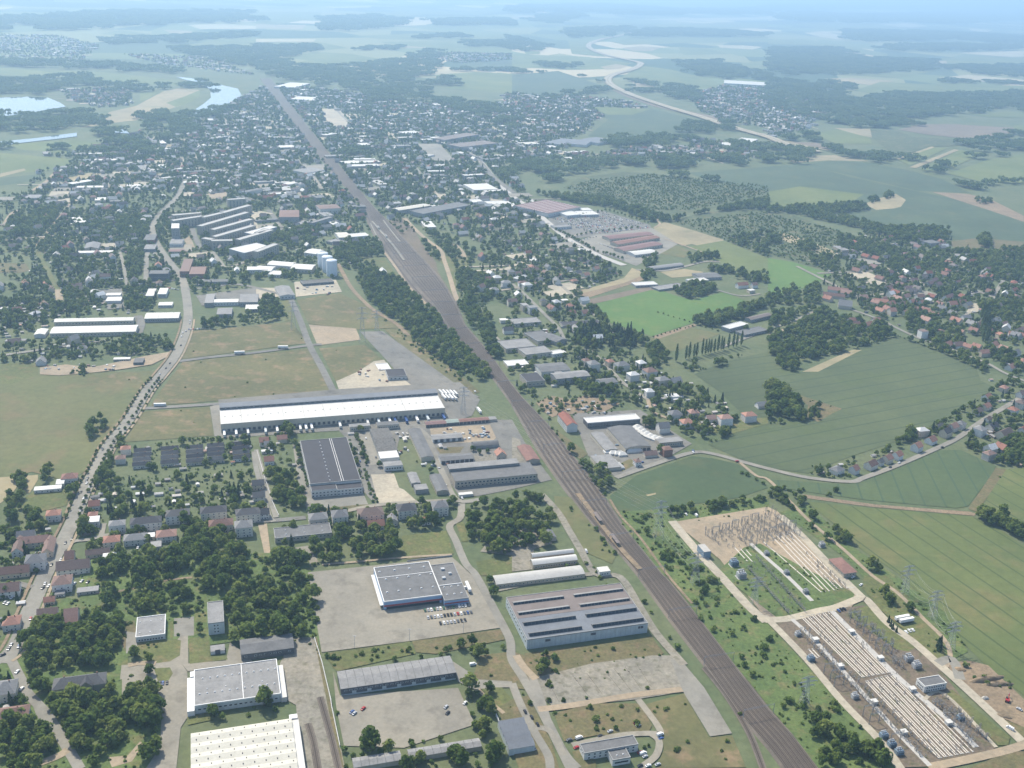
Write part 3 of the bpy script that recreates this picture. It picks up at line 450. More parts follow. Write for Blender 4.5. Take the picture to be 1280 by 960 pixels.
# roads
MAIN = road('road', 'asphalt_pale', X('-30,835 -5,826 12,818 25,797 35,770 47,742 57,718 74,686 92,650 107,612 122,584 136,557 160,527 185,487 200,470 222,440 235,400 231,360 225,345 200,312 190,290 194,277 204,264 222,246 232,225'), 13)
for m_, pts, w_ in [
    ('asphalt', X('179,511 230,508 276,505'), 8), ('asphalt', X('224,452 262,447 320,441 387,432 402,431'), 8), ('asphalt', X('364,375 375,400 387,432 402,460 418,492'), 9), ('asphalt', X('234,362 260,360 300,356 364,372'), 8),
    ('asphalt_pale', X('520,535 533,545 545,572 556,598 572,626 610,623'), 7), ('asphalt_pale', X('577,630 575,648 562,658 570,677 582,705 595,720 615,757 630,785 638,803 640,825 655,850 680,895 715,965'), 7), ('concrete_lot', X('430,640 470,632 520,628 575,625'), 6), ('asphalt', T(1, 2, '0,690 140,680 250,670'), 7), ('asphalt_pale', T(0, 2, '1270,340 1280,420 1320,560 1345,660 1370,690'), 5), ('asphalt_pale', T(1, 2, '0,330 30,430 60,540 100,670'), 5), ('sand', T(1, 2, '330,905 520,890 740,870 980,855'), 3),
    ('concrete_old', X('677,618 697,640 712,665 725,687 745,718 775,722 800,760 820,792 855,832'), 7), ('concrete_old', X('740,718 700,722 620,738'), 6), ('asphalt_pale', T(2, 2, '520,470 720,400 900,345 1000,350 1150,390 1280,425 1480,470 1690,490 1760,470 1920,410 2130,320 2230,270 2360,180 2560,60 2700,-20'), 7), ('sand', T(2, 2, '1140,395 1220,460 1280,480 1380,580 1490,690 1610,790 1680,850 1800,960 1930,1050 2060,1180 2160,1280 2190,1360 2165,1420'), 4), ('dirt', T(2, 2, '490,580 540,660 640,770 780,960 900,1100'), 2.5), ('sand', T(2, 2, '680,80 690,120 720,150 800,180'), 5),
    ('sand_pale', X('840,652 872,690 905,725 935,758 958,778'), 9), ('sand_pale', X('955,770 973,788 1010,827 1052,877 1100,927 1128,965'), 6.5), ('sand_pale', X('955,776 985,774 1025,764 1045,760 1075,748'), 8), ('sand_pale', X('975,645 1000,668 1040,710 1075,745 1085,752 1110,780 1140,802 1172,830 1200,855 1240,892 1285,935'), 8), ('sand', X('1160,960 1210,950 1260,938 1285,930'), 7), ('concrete', X('930,682 960,705 1000,735 1030,765 990,770'), 4) if False else ('concrete', X('938,680 958,698 985,722 1015,752'), 4), ('concrete', X('990,775 1012,795 1045,830 1085,875 1125,920 1162,958'), 4), ('concrete', X('1040,765 1080,805 1120,845 1160,880 1190,905 1220,935'), 5), ('sand_pale', X('1155,875 1180,868 1245,935'), 3), ('asphalt_pale', X('1172,830 1190,825 1200,850'), 8),
    ('concrete_pale', X(''), 0) if False else ('asphalt_pale', T(2, 3, '100,500 150,640 190,760 270,900 330,965'), 6), ('sand', T(2, 3, '130,670 300,650 600,600 850,570'), 6), ('concrete_lot', T(2, 3, '630,620 720,740 740,790 690,790 540,800 300,850'), 5), ('concrete_lot', T(2, 3, '690,790 735,830 720,900 660,950 640,965'), 5), ('sand', T(2, 3, '20,400 60,460 120,520'), 6), ('asphalt_pale', T(2, 3, '0,540 40,640 110,780 180,900 190,965'), 6), ('sand', T(1, 3, '1110,570 1180,640 1240,690'), 3), ('concrete_lot', T(2, 3, '110,760 190,780 260,900'), 5),
    ('asphalt_pale', T(0, 3, '60,430 110,530 140,590 230,690 300,800 360,900 400,970'), 7), ('asphalt_pale', T(0, 3, '120,280 60,400 30,440'), 8), ('sand', T(0, 3, '640,450 700,440 780,440'), 5), ('asphalt_pale', T(0, 3, '190,650 210,700 250,750'), 6), ('dirt', T(0, 3, '480,90 620,75 800,30 960,10'), 3), ('sand', T(0, 3, '200,940 300,900 340,870'), 6),
    ('asphalt_pale', T(0, 2, '320,830 370,790 450,780 520,760 640,745 740,735 780,760'), 5), ('asphalt_pale', T(0, 2, '505,770 520,700'), 5), ('asphalt', T(0, 3, '0,60 80,40 160,60'), 6),
    ('concrete', X('562,180 595,197 615,220 640,245 665,262 690,283 715,302 745,318 780,332'), 15), ('asphalt_pale', X('700,300 730,292 765,285'), 9), ('asphalt_pale', T(2, 1, '0,460 60,510 160,610 230,680 260,740'), 6), ('asphalt_pale', T(2, 1, '360,785 400,800 450,850 510,910 560,960 680,1040'), 6), ('sand', T(2, 1, '710,180 740,160 725,140 770,130'), 5), ('sand', T(2, 1, '760,235 850,265 960,305'), 5), ('asphalt_pale', T(2, 1, '620,390 760,395 860,375 960,350 1040,350'), 7), ('asphalt_pale', T(2, 1, '1020,490 1140,520 1240,510'), 5), ('asphalt_pale', T(2, 1, '1040,780 1280,690 1420,640 1530,590'), 6),
    ('asphalt_pale', T(3, 1, '420,590 560,640 640,680 760,735 870,770 1000,820 1100,860 1180,905 1290,950'), 6), ('sand', T(3, 1, '270,580 180,640 80,690 0,720'), 6), ('sand', T(1, 1, '740,130 830,220 920,290 940,340 970,430 990,500 1010,550'), 8), ('sand', T(1, 1, '990,260 1030,300 1040,330'), 9), ('sand', T(1, 1, '640,300 700,380 760,470 860,572'), 5), ('dirt', T(1, 1, '410,360 470,470 530,540 600,600 700,660 760,720'), 7), ('asphalt_pale', T(1, 1, '1100,660 1180,710 1230,760'), 5),
    ('sand', T(0, 1, '20,170 60,110 100,90'), 10), ('sand', T(0, 1, '180,275 230,210 280,150 350,60'), 6), ('lawn', T(0, 1, '190,300 240,400 290,490'), 8), ('sand', T(0, 1, '290,490 300,550'), 10), ('asphalt_pale', T(0, 1, '600,300 620,380 635,470'), 5), ('asphalt_pale', T(0, 1, '1060,300 1100,350 1130,380 1200,360 1280,330'), 8), ('asphalt_pale', T(0, 1, '895,440 820,450 760,470'), 6), ('asphalt', T(0, 1, '960,180 980,240 1010,290'), 10), ('sand', T(0, 1, '200,885 320,875 480,885 600,880 720,860'), 9), ('asphalt', T(0, 1, '690,620 705,660 690,710'), 12), ('asphalt_pale', T(0, 1, '730,450 740,300 800,330 860,390'), 8), ('sand', T(0, 0, '160,955 230,910 270,870'), 9),
    ('asphalt', T(1, 0, '60,600 120,650 190,690'), 9), ('asphalt_pale', T(1, 0, '240,820 290,890 330,950'), 10), ('asphalt_pale', T(1, 0, '380,520 430,580 480,620'), 9), ('asphalt_pale', T(1, 0, '800,840 860,910 960,950'), 8), ('asphalt', T(1, 1, '60,90 100,140 130,200'), 10), ('asphalt_pale', T(1, 1, '320,70 340,100'), 8), ('asphalt', T(1, 0, '970,720 1100,790 1180,880 1290,965'), 14)]:
    if w_: road('road', m_, pts, w_)
patch('yard', 'asphalt_pale', T(1, 0, '800,720 920,720 990,800 970,820 880,810 830,760'), True); patch('yard', 'sand_pale', T(1, 0, '320,545 420,545 470,640 400,640 350,600'), True); patch('yard', 'asphalt_pale', T(1, 0, '250,830 340,820 350,870 280,860'), True)
patch('yard', 'sand', T(0, 1, '200,880 330,865 460,880 600,850 740,820 860,800 830,830 760,865 600,890 470,905 300,920 200,915'), True); patch('yard', 'sand_pale', T(0, 1, '500,260 580,255 590,285 500,290'), True); patch('yard', 'asphalt', T(0, 1, '980,520 1280,480 1280,560 1010,570'), True); patch('yard', 'sand', T(0, 1, '1040,10 1130,0 1140,40 1060,50'), True); patch('yard', 'asphalt', T(0, 1, '480,490 610,485 625,580 540,590'), True); patch('yard', 'sand', T(0, 1, '920,240 950,220 975,280 940,275'), True)
# motorway under construction: two pale carriageways
for off, m_ in ((9.2, 'dirt'), (-9.0, 'sand')):
    NP[0] += 1; b = MB(); ribbon(b, MAIN[8:-40], 1.3, NP[0] * .003 + .02, 0, off); kind(b.build('footpath', m_), 'structure')
MW = T(2, 0, '680,138 640,150 560,175 440,200 385,225 400,250 480,280 620,310 642,325 600,350 510,375 478,400 500,430 580,470 660,500 800,545 950,590 1100,640 1280,690 1330,710 1400,735 1530,765')
mw = smooth_line(G(MW)); NP[0] += 1
b = MB(); ribbon(b, mw, 22, 4.6); kind(b.build('motorway_verge', 'field_tan'), 'structure')
for off in (-9, 9):
    b = MB(); ribbon(b, mw, 6.5, 5.2, 0, off); kind(b.build('motorway', 'sand_pale'), 'structure')
BLOCK.append((mw, 26))

# ------------------------------------------------------------------ railway
LE = X('325,98 363,150 400,197 437,240 455,262 462,284 480,315 510,357 540,387 560,415 585,440 620,477 640,505 655,532 677,570 705,610 740,655 780,697 800,722 840,778 880,830 925,893 965,940 990,975')
RE = X('338,98 374,145 410,190 447,235 466,258 487,279 517,311 550,347 570,380 580,405 610,440 636,477 652,497 690,537 722,577 750,615 780,660 826,717 838,730 876,777 916,830 960,887 988,917 1032,975')
NP[0] += 1; zr = 0.75
gl, gr = G(LE), G(RE)
b = MB()
for i in range(len(gl) - 1): b.quad((gl[i].x, gl[i].y, zr), (gl[i + 1].x, gl[i + 1].y, zr), (gr[i + 1].x, gr[i + 1].y, zr), (gr[i].x, gr[i].y, zr))
for i in range(len(gl) - 1):
    for g, s in ((gl, -2), (gr, 2)):
        p, q = g[i], g[i + 1]; b.quad((p.x, p.y, zr), (q.x, q.y, zr), (q.x + s, q.y, 0), (p.x + s, p.y, 0))
bed = kind(b.build('railway_bed', 'ballast'), 'structure')
PATCHES.append(([*gl, *gr[::-1]], None, zr)); BLOCK.append(([*gl, *gr[::-1]], None))
# tracks: rail lines as fractions across the bed (straight main tracks, sidings fan out in the station)
def across(u): return smooth_line([a.lerp(c, u) for a, c in zip(gl, gr)], 3)
for k, u in enumerate((0.10, 0.26, 0.44, 0.60, 0.76, 0.91)):
    w = across(u); b = MB(); ribbon(b, w, 1.5, zr + 0.10); tr = b.build('track', 'sleepers', bed)
    for s in (-0.75, 0.75):
        b = MB(); ribbon(b, w, 0.10, zr + 0.24, 0, s); b.build('rail', 'rail_steel', tr)
ST = [a for a in zip(gl, gr)]
for k, u in enumerate((0.35, 0.52, 0.68, 0.83)):     # station sidings
    w = smooth_line([a.lerp(c, u) for a, c in ST[4:12]], 3); b = MB(); ribbon(b, w, 1.4, zr + 0.12); tr = b.build('track', 'sleepers', bed)
    for s in (-0.75, 0.75):
        b = MB(); ribbon(b, w, 0.10, zr + 0.26, 0, s); b.build('rail', 'rail_steel', tr)
def strip_line(name, mat, pts, width, z, h, parent=None):
    w = smooth_line(G(pts), 3); L, Q = offset_line(w, width / 2), offset_line(w, -width / 2); b = MB()
    for i in range(len(w) - 1):
        a, c, d, e = L[i], L[i + 1], Q[i + 1], Q[i]
        b.quad((e.x, e.y, z + h), (d.x, d.y, z + h), (c.x, c.y, z + h), (a.x, a.y, z + h)); b.quad((e.x, e.y, z), (d.x, d.y, z), (d.x, d.y, z + h), (e.x, e.y, z + h)); b.quad((c.x, c.y, z), (a.x, a.y, z), (a.x, a.y, z + h), (c.x, c.y, z + h))
    for a, e in ((L[0], Q[0]), (Q[-1], L[-1])): b.quad((a.x, a.y, z), (e.x, e.y, z), (e.x, e.y, z + h), (a.x, a.y, z + h))
    return b.build(name, mat, parent), w
for i, (s_, wd, lb, lm) in enumerate([
    ('722,618 760,668 780,692 800,713', 5, 'long pale platform between tracks beside the switchyard', 'long pale platform beside the switchyard'),
    ('465,277 478,292 492,308 505,326', 4.5, 'station platform with small canopies, widest in the station yard', 'wide station platform'),
    ('479,276 488,288 500,303', 3, 'short narrow platform on the far side of the station yard', None), ('463,280 472,298 480,312', 3, 'narrow outer platform beside the station approach trees', None)]):
    o, w = strip_line('platform', 'dirt' if i == 0 else 'asphalt_pale', X(s_), wd, zr - 0.1, 0.9); tag(o, lb, 'platform')
    for s in ():
        b = MB(); ribbon(b, w, 0.4, zr + 0.86, 0, s * (wd / 2 - 0.7)); b.build('edge_line', 'crossing_paint', o)
    if lm: LANDMARKS.append((lm, *w[len(w) // 2]))
    if i in (0, 1):      # canopies
        for q in (0.25, 0.55):
            c = w[int(q * (len(w) - 1))]; t = empty('platform_canopy', (c.x, c.y, zr + 0.8), R(107))
            tag(t, f'small flat canopy on the {lm}, {"farther" if q > 0.5 else "nearer"} of two' if i == 1 else f'small shelter roof on the {lm}, {"farther from" if q < 0.5 else "closer to"} the photographer', 'canopy')
            b = MB(); b.box(-9, -1.8, 3.2, 9, 1.8, 3.45); b.build('roof', 'grey_roof_pale' if i else 'brown_roof', t)
            for px in (-7, 0, 7):
                b = MB(); b.box(px - .12, -.12, 0, px + .12, .12, 3.2); b.build('post', 'steel', t)
# spur track leaving the main line bottom right, and the harbour spur beside the silos
for pts in (X('880,835 905,866 925,897 940,925 955,965'), X('400,872 408,900 416,930 424,965'), X('385,905 392,930 398,965')):
    w = smooth_line(G(pts)); b = MB(); ribbon(b, w, 2.6, 0.62); bd = kind(b.build('spur_bed', 'ballast'), 'structure'); b = MB(); ribbon(b, w, 1.3, 0.70); tr = b.build('track', 'sleepers', bd)
    for s in (-0.75, 0.75):
        b = MB(); ribbon(b, w, 0.09, 0.82, 0, s); b.build('rail', 'rail_steel', tr)
# ------------------------------------------------------------------ large buildings
SHARED = {}
def shared(key, fn):
    if key not in SHARED: SHARED[key] = fn()
    return SHARED[key]
def window_mesh(w, h, fr='trim_white'):
    def f():
        b = MB(); t = min(0.12, w * .1); b.box(-w / 2, -0.10, -h / 2, w / 2, 0.02, h / 2, 1); b.quad((-w / 2 + t, -0.103, -h / 2 + t), (w / 2 - t, -0.103, -h / 2 + t), (w / 2 - t, -0.103, h / 2 - t), (-w / 2 + t, -0.103, h / 2 - t), 0)
        return b.mesh('window', ['glass', fr])
    return shared(('win', round(w, 1), round(h, 1), fr), f)
def skylight_mesh(w, d, h, mat):
    def f():
        b = MB(); b.box(-w / 2, -d / 2, 0, w / 2, d / 2, h * .5); b.poly([(-w / 2 * .96, -d / 2 * .96, h * .5 + .002), (w / 2 * .96, -d / 2 * .96, h * .5 + .002), (w / 2 * .5, -d / 2 * .5, h), (-w / 2 * .5, -d / 2 * .5, h)])
        p = [(-w / 2 * .96, d / 2 * .96, h * .5), (w / 2 * .96, d / 2 * .96, h * .5), (w / 2 * .5, d / 2 * .5, h), (-w / 2 * .5, d / 2 * .5, h)]; b.poly(p[::-1])
        b.poly([(-w / 2 * .5, -d / 2 * .5, h), (w / 2 * .5, -d / 2 * .5, h), (w / 2 * .5, d / 2 * .5, h), (-w / 2 * .5, d / 2 * .5, h)])
        b.poly([(w / 2 * .96, -d / 2 * .96, h * .5), (w / 2 * .96, d / 2 * .96, h * .5), (w / 2 * .5, d / 2 * .5, h), (w / 2 * .5, -d / 2 * .5, h)]); b.poly([(-w / 2 * .96, d / 2 * .96, h * .5), (-w / 2 * .96, -d / 2 * .96, h * .5), (-w / 2 * .5, -d / 2 * .5, h), (-w / 2 * .5, d / 2 * .5, h)])
        return b.mesh('skylight', mat)
    return shared(('sky', w, d, h, mat), f)
def rect(A, B, C, z, ang):
    a, b, c = P(*A, z), P(*B, z), P(*C, z); e1 = Vector((math.cos(R(ang)), math.sin(R(ang)))); e2 = Vector((-e1.y, e1.x))
    w = (b - a).xy.dot(e1); d = max((c - b).xy.dot(e2), (c - a).xy.dot(e2)) if False else (c - b).xy.dot(e2)
    if w < 0: a, w = a.lerp(b, 1), -w
    mid = (a.xy + b.xy) / 2; cen = mid + e2 * d / 2; return cen, abs(w), abs(d)
SIDE = {'f': (0, -1, 0), 'b': (0, 1, math.pi), 'l': (-1, 0, -math.pi / 2), 'r': (1, 0, math.pi / 2)}
def windows(t, sides, w, d, z, n, ww, wh, inset=1.5, name='window', fr='trim_white'):
    me = window_mesh(ww, wh, fr)
    for s in sides:
        sx, sy, rz = SIDE[s]; L = (w if sy else d) - 2 * inset; k = n if sy else max(1, int(n * d / w))
        for i in range(k):
            u = ((i + .5) / k - .5) * L; x, y = (u, sy * (d / 2)) if sy else (sx * (w / 2), u)
            ob(name, me, t, (x, y, z), rz)
def hall(label, cat, A, B, C, h, roof='flat', rm='grey_roof', wm='grey_wall', ang=17, rise=1.5, panels=0, sky=None, win=None, doors=0, parapet=None, lm=None, name='factory_hall', bays=1, group=None, overhang=0.3, base_z=0.0, dm='dark_door', vents=None, loc=None):
    """roof corners A (near left), B (near right), C (far right) as seen, at eave height h"""
    if loc: cen, w, d = loc
    else: cen, w, d = rect(A, B, C, h, ang)
    t = empty(name, (cen.x, cen.y, base_z), R(ang)); tag(t, label, cat, group)
    e1 = Vector((math.cos(R(ang)), math.sin(R(ang)))); e2 = Vector((-e1.y, e1.x))
    FOOT.append([cen + e1 * sx * (w / 2 + 1.5) + e2 * sy * (d / 2 + 1.5) for sx, sy in ((-1, -1), (1, -1), (1, 1), (-1, 1))])
    X0, X1, Y0, Y1 = -w / 2, w / 2, -d / 2, d / 2; o = overhang; b = MB()
    b.box(X0, Y0, -1, X1, Y1, h, top=False)
    r = MB(); roofo = None
    def slab(p, q, rr, s, th=0.22, mb=None):         # thin slab between 4 top corners
        mb = mb or r; n = len(mb.v); mb.v += [p, q, rr, s] + [(v[0], v[1], v[2] - th) for v in (p, q, rr, s)]
        mb.f += [(n, n + 1, n + 2, n + 3), (n + 7, n + 6, n + 5, n + 4)] + [(n + i, n + 4 + i, n + 4 + (i + 1) % 4, n + (i + 1) % 4) for i in range(4)]; mb.m += [0] * 6
    cells = []
    if roof == 'flat': cells = [((X0, Y0, h), (X1, Y0, h), (X1, Y1, h), (X0, Y1, h))]
    elif roof in ('gable', 'saw'):
        nb = bays
        for k in range(nb):
            ya, yb = Y0 + d * k / nb, Y0 + d * (k + 1) / nb; ym = (ya + yb) / 2 if roof == 'gable' else ya + (yb - ya) * .78
            oa, obk = (o if k == 0 else 0), (o if k == nb - 1 else 0)
            cells += [((X0 - o, ya - oa, h - .05), (X1 + o, ya - oa, h - .05), (X1 + o, ym, h + rise), (X0 - o, ym, h + rise)), ((X0 - o, ym, h + rise), (X1 + o, ym, h + rise), (X1 + o, yb + obk, h - .05), (X0 - o, yb + obk, h - .05))]
            for x, fl in ((X0, 1), (X1, 0)):
                tri = [(x, ya, h), (x, yb, h), (x, ym, h + rise - .22)]; b.tri(*(tri[::-1] if fl else tri))
    elif roof == 'gabley':
        xm = 0; cells = [((X0 - o, Y0 - o, h - .05), (xm, Y0 - o, h + rise), (xm, Y1 + o, h + rise), (X0 - o, Y1 + o, h - .05)), ((xm, Y0 - o, h + rise), (X1 + o, Y0 - o, h - .05), (X1 + o, Y1 + o, h - .05), (xm, Y1 + o, h + rise))]
        b.tri((X0, Y0, h), (X1, Y0, h), (0, Y0, h + rise - .22)); b.tri((X1, Y1, h), (X0, Y1, h), (0, Y1, h + rise - .22))
    elif roof == 'barrel':
        n = 8; prev = None; pts = [(Y0 + d * i / n, h + rise * math.sin(math.pi * i / n)) for i in range(n + 1)]
        for (y0, z0), (y1, z1) in zip(pts[:-1], pts[1:]): cells.append(((X0 - o, y0, z0), (X1 + o, y0, z0), (X1 + o, y1, z1), (X0 - o, y1, z1)))
        b.poly([(X0, y, z - .2) for y, z in pts][::-1]); b.poly([(X1, y, z - .2) for y, z in pts])
    elif roof == 'hip':
        e = min(d / 2, w * .3); p = [(X0 - o, Y0 - o, h), (X1 + o, Y0 - o, h), (X1 + o, Y1 + o, h), (X0 - o, Y1 + o, h), (X0 + e, 0, h + rise), (X1 - e, 0, h + rise)]
        n = len(r.v); r.v += p; r.f += [(n, n + 1, n + 5, n + 4), (n + 2, n + 3, n + 4, n + 5), (n + 1, n + 2, n + 5), (n + 3, n, n + 4), (n + 3, n + 2, n + 1, n)]; r.m += [0] * 5
    b.build('wall', wm, t)
    if panels and cells:
        roofo = ob('roof', None, t)
        for (p, q, s, u) in cells:
            p, q, s, u = map(Vector, (p, q, s, u))
            for k in range(panels):
                g = 0.0035 if k % 2 else 0.0; a0, a1 = k / panels, (k + 1) / panels - 0.16 / w
                mb = MB(); slab(tuple(p.lerp(q, a0) + Vector((0, 0, g * 6))), tuple(p.lerp(q, a1) + Vector((0, 0, g * 6))), tuple(u.lerp(s, a1) + Vector((0, 0, g * 6))), tuple(u.lerp(s, a0) + Vector((0, 0, g * 6))), 0.2, mb); mb.build('roof_panel', rm, roofo)
    else:
        for c in cells: slab(*c)
        roofo = r.build('roof', rm, t)
    if parapet:
        b = MB(); q = 0.45
        for bx in ((X0 - .1, Y0 - .1, X1 + .1, Y0 + q), (X0 - .1, Y1 - q, X1 + .1, Y1 + .1), (X0 - .1, Y0 + q, X0 + q, Y1 - q), (X1 - q, Y0 + q, X1 + .1, Y1 - q)): b.box(bx[0], bx[1], h - .5, bx[2], bx[3], h + .45)
        b.build('parapet', parapet, t)
    for (nx, ny, u0, u1, v0, v1, sw, sd, sh, smat) in (sky or []):
        me = skylight_mesh(sw, sd, sh, smat)
        for i in range(nx):
            for j in range(ny):
                u = u0 + (u1 - u0) * (i / (nx - 1) if nx > 1 else .5); v = v0 + (v1 - v0) * (j / (ny - 1) if ny > 1 else .5)
                zz = h
                if roof == 'gable' and bays == 1: zz = h + rise * (1 - abs(v - .5) * 2)
                elif roof == 'gable': f = (v * bays) % 1; zz = h + rise * (1 - abs(f - .5) * 2)
                elif roof == 'barrel': zz = h + rise * math.sin(math.pi * v)
                ob('skylight' if smat in ('trim_white', 'glass', 'white_roof') else 'roof_vent', me, roofo, (X0 + w * u, Y0 + d * v, zz - .1))
    for (sides, z, n, ww, wh) in (win or []): windows(t, sides, w, d, z, n, ww, wh)
    for i in range(doors):
        def f():
            q = MB(); q.box(-1.9, -.12, -2, 1.9, 0.02, 2); return q.mesh('door', dm)
        ob('door', shared(('door', dm), f), t, (X0 + w * (i + .5) / doors, Y0, 2.0))
    if lm: LANDMARKS.append((lm, cen.x, cen.y))
    return t, w, d
def sub(t, name, mat, x0, y0, z0, x1, y1, z1):
    b = MB(); b.box(x0, y0, z0, x1, y1, z1); return b.build(name, mat, t)
def q(c, r, s): return T(c, r, s)
# --- foreground -----------------------------------------------------------
t, w, d = hall('long grey gabled shed with pale roof joints, above the empty concrete yard', 'shed', *q(1, 3, '425,565 1000,480 968,398'), 6.5, 'gable', 'grey_roof_pale', 'dark_wall', rise=1.2, panels=14, lm='long grey gabled shed', name='storage_shed')
windows(t, 'f', w, d, 4.2, 22, 2.2, 1.0); sub(t, 'plinth', 'pale_metal', -w / 2, -d / 2 - .06, 0, w / 2, -d / 2 - .003, 1.2)
for i in range(7): sub(t, 'door', 'pale_metal', -w / 2 + 8 + i * 11, -d / 2 - .12, 1.21, -w / 2 + 11 + i * 11, -d / 2 - .062, 3.4)
t, w, d = hall('wide grey flat-roofed wholesale hall with blue fascia on the big car park', 'hall', (480, 752.5), (552.5, 743.5), (536, 702), 8, 'flat', 'grey_roof', 'blue_band', sky=[(5, 1, .1, .9, .25, .25, 1.7, 1.1, .9, 'trim_white'), (5, 1, .15, .95, .62, .62, 1.7, 1.1, .9, 'trim_white'), (4, 1, .08, .88, .86, .86, 1.7, 1.1, .9, 'trim_white')], parapet='trim_white', lm='wholesale hall with blue fascia', name='wholesale_hall')
sub(t, 'fascia', 'red_band', -w / 2 - .08, -d / 2 - .12, 3.0, w / 2, -d / 2 - .005, 4.6); sub(t, 'glazing', 'glass', -w / 2 + 2, -d / 2 - .08, 0.2, w / 2 - 2, -d / 2 - .003, 2.8); sub(t, 'roof_seam', 'trim_white', -w / 2, d * .18, 8.0, w / 2, d * .18 + .5, 8.3)
sub(t, 'canopy', 'white_wall', -w / 2 - 3, -d / 2 + 2, 3.4, -w / 2 - .12, d / 2 - 4, 3.8)
t, w, d = hall('lower flat-roofed wing with rooftop units beside the wholesale hall', 'hall', (556, 752), (585.5, 746.5), (565, 703), 6, 'flat', 'grey_roof', 'blue_band', parapet='grey_wall', sky=[(3, 2, .2, .8, .15, .35, 1.6, 1.0, .8, 'trim_white')], name='warehouse_wing')
for x0, y0, s in ((-5, 4, 3), (2, 10, 2.5), (-3, 18, 3.2)): sub(t, 'rooftop_unit', 'steel_pale', x0, y0, 6, x0 + s, y0 + s * .8, 7.6)
sub(t, 'roof_seam', 'trim_white', -w / 2 + .5, -d * .1, 6.0, w / 2 - .5, -d * .1 + .6, 6.6); sub(t, 'fascia', 'red_band', -w / 2, -d / 2 - .1, 2.4, w / 2, -d / 2 - .004, 3.6)
t, w, d = hall('grey flat roof with white parapet and white domes, beside the cream ribbed roof', 'hall', (243, 882), (351, 867.5), (341, 825), 7, 'flat', 'grey_roof_pale', 'pale_metal', parapet='trim_white', sky=[(11, 1, .06, .94, .30, .30, 1.3, .9, .8, 'trim_white'), (11, 1, .10, .97, .72, .72, 1.3, .9, .8, 'trim_white'), (4, 1, .15, .8, .42, .42, .8, .8, .6, 'trim_white')], lm='grey flat roof with white parapet', win=[('f', 3.5, 16, 2.2, 1.4)])
sub(t, 'roof_seam', 'trim_white', w * .06, -d / 2 + .5, 7.0, w * .06 + .5, d / 2 - .5, 7.3)
sub(t, 'loading_bay', 'trim_white', -w / 2 - 5, -d / 2 - 2, 0, -w / 2 - .11, d / 2 - 5, 4.6); sub(t, 'stair_block', 'trim_white', -w / 2 - 3, d / 2 - 5, 0, -w / 2 - .11, d / 2 + 1, 5.4); sub(t, 'loading_bay', 'white_roof', w / 2 + .11, -d / 2 - 1, 0, w / 2 + 4.2, d / 2 - 4, 4.2)
# cream ribbed roof at the lower left edge
cen, w, d = rect((236, 985), (375, 960), (360, 888), 8, 17)
t, w, d = hall('large cream ribbed roof dotted with small dark vents at the lower left edge', 'hall', None, None, None, 8, 'gable', 'cream_roof', 'cream_wall', bays=5, rise=1.0, lm='cream ribbed roof', loc=(cen + Vector((.29, -.95)) * 4, w - 3, 50), sky=[(9, 5, .05, .93, .05, .85, .6, 1.1, .6, 'dark_door'), (9, 5, .08, .97, .15, .95, .6, 1.1, .6, 'dark_door')])
sub(t, 'eave_strip', 'white_roof', w / 2 + .35, -d / 2, 5.5, w / 2 + 5, d / 2 - 1, 7.2); sub(t, 'stair_block', 'trim_white', w / 2 - 1, d / 2 + .35, 0, w / 2 + 4.5, d / 2 + 4.5, 7.8)
hall('dark grey barn-like shed behind the flat roof with white parapet', 'shed', *q(1, 3, '-75,388 190,362 182,290'), 6, 'gable', 'grey_roof', 'dark_wall', rise=2.0, name='storage_shed', lm='dark grey barn-like shed', doors=3, win=[('f', 3.4, 10, 2, 1.2)])
t, w, d = hall('narrow grey four-storey block with six small windows in its end wall', 'block', *q(0, 3, '1040,240 1120,228 1110,123'), 11.2, 'flat', 'grey_roof_pale', 'pale_metal', parapet='grey_wall', lm='narrow four-storey block', name='office_block', win=[('lr', 2.0, 3, 1.5, 1.5), ('lr', 4.8, 3, 1.5, 1.5), ('lr', 7.6, 3, 1.5, 1.5)])
for z in (3.2, 6.0, 8.8):
    for x in (-1.2, 1.2): ob('window', window_mesh(1.4, 1.4), t, (x, -d / 2, z))
hall('low square office with white roof edge in front of the scrub', 'office', *q(0, 3, '678,308 825,290 820,193'), 5, 'flat', 'grey_roof_pale', 'white_wall', parapet='trim_white', lm='low square office', name='office', win=[('f', 2.0, 9, 1.6, 1.5), ('r', 2.0, 7, 1.5, 1.4)], sky=[(3, 2, .12, .85, .2, .75, 1, .8, .6, 'trim_white')])
hall('tiny flat-roofed garage on the lawn by the four-storey block', 'garage', *q(0, 3, '1052,378 1125,370 1120,340'), 3, 'flat', 'grey_roof_pale', 'white_wall', name='garage', doors=1)
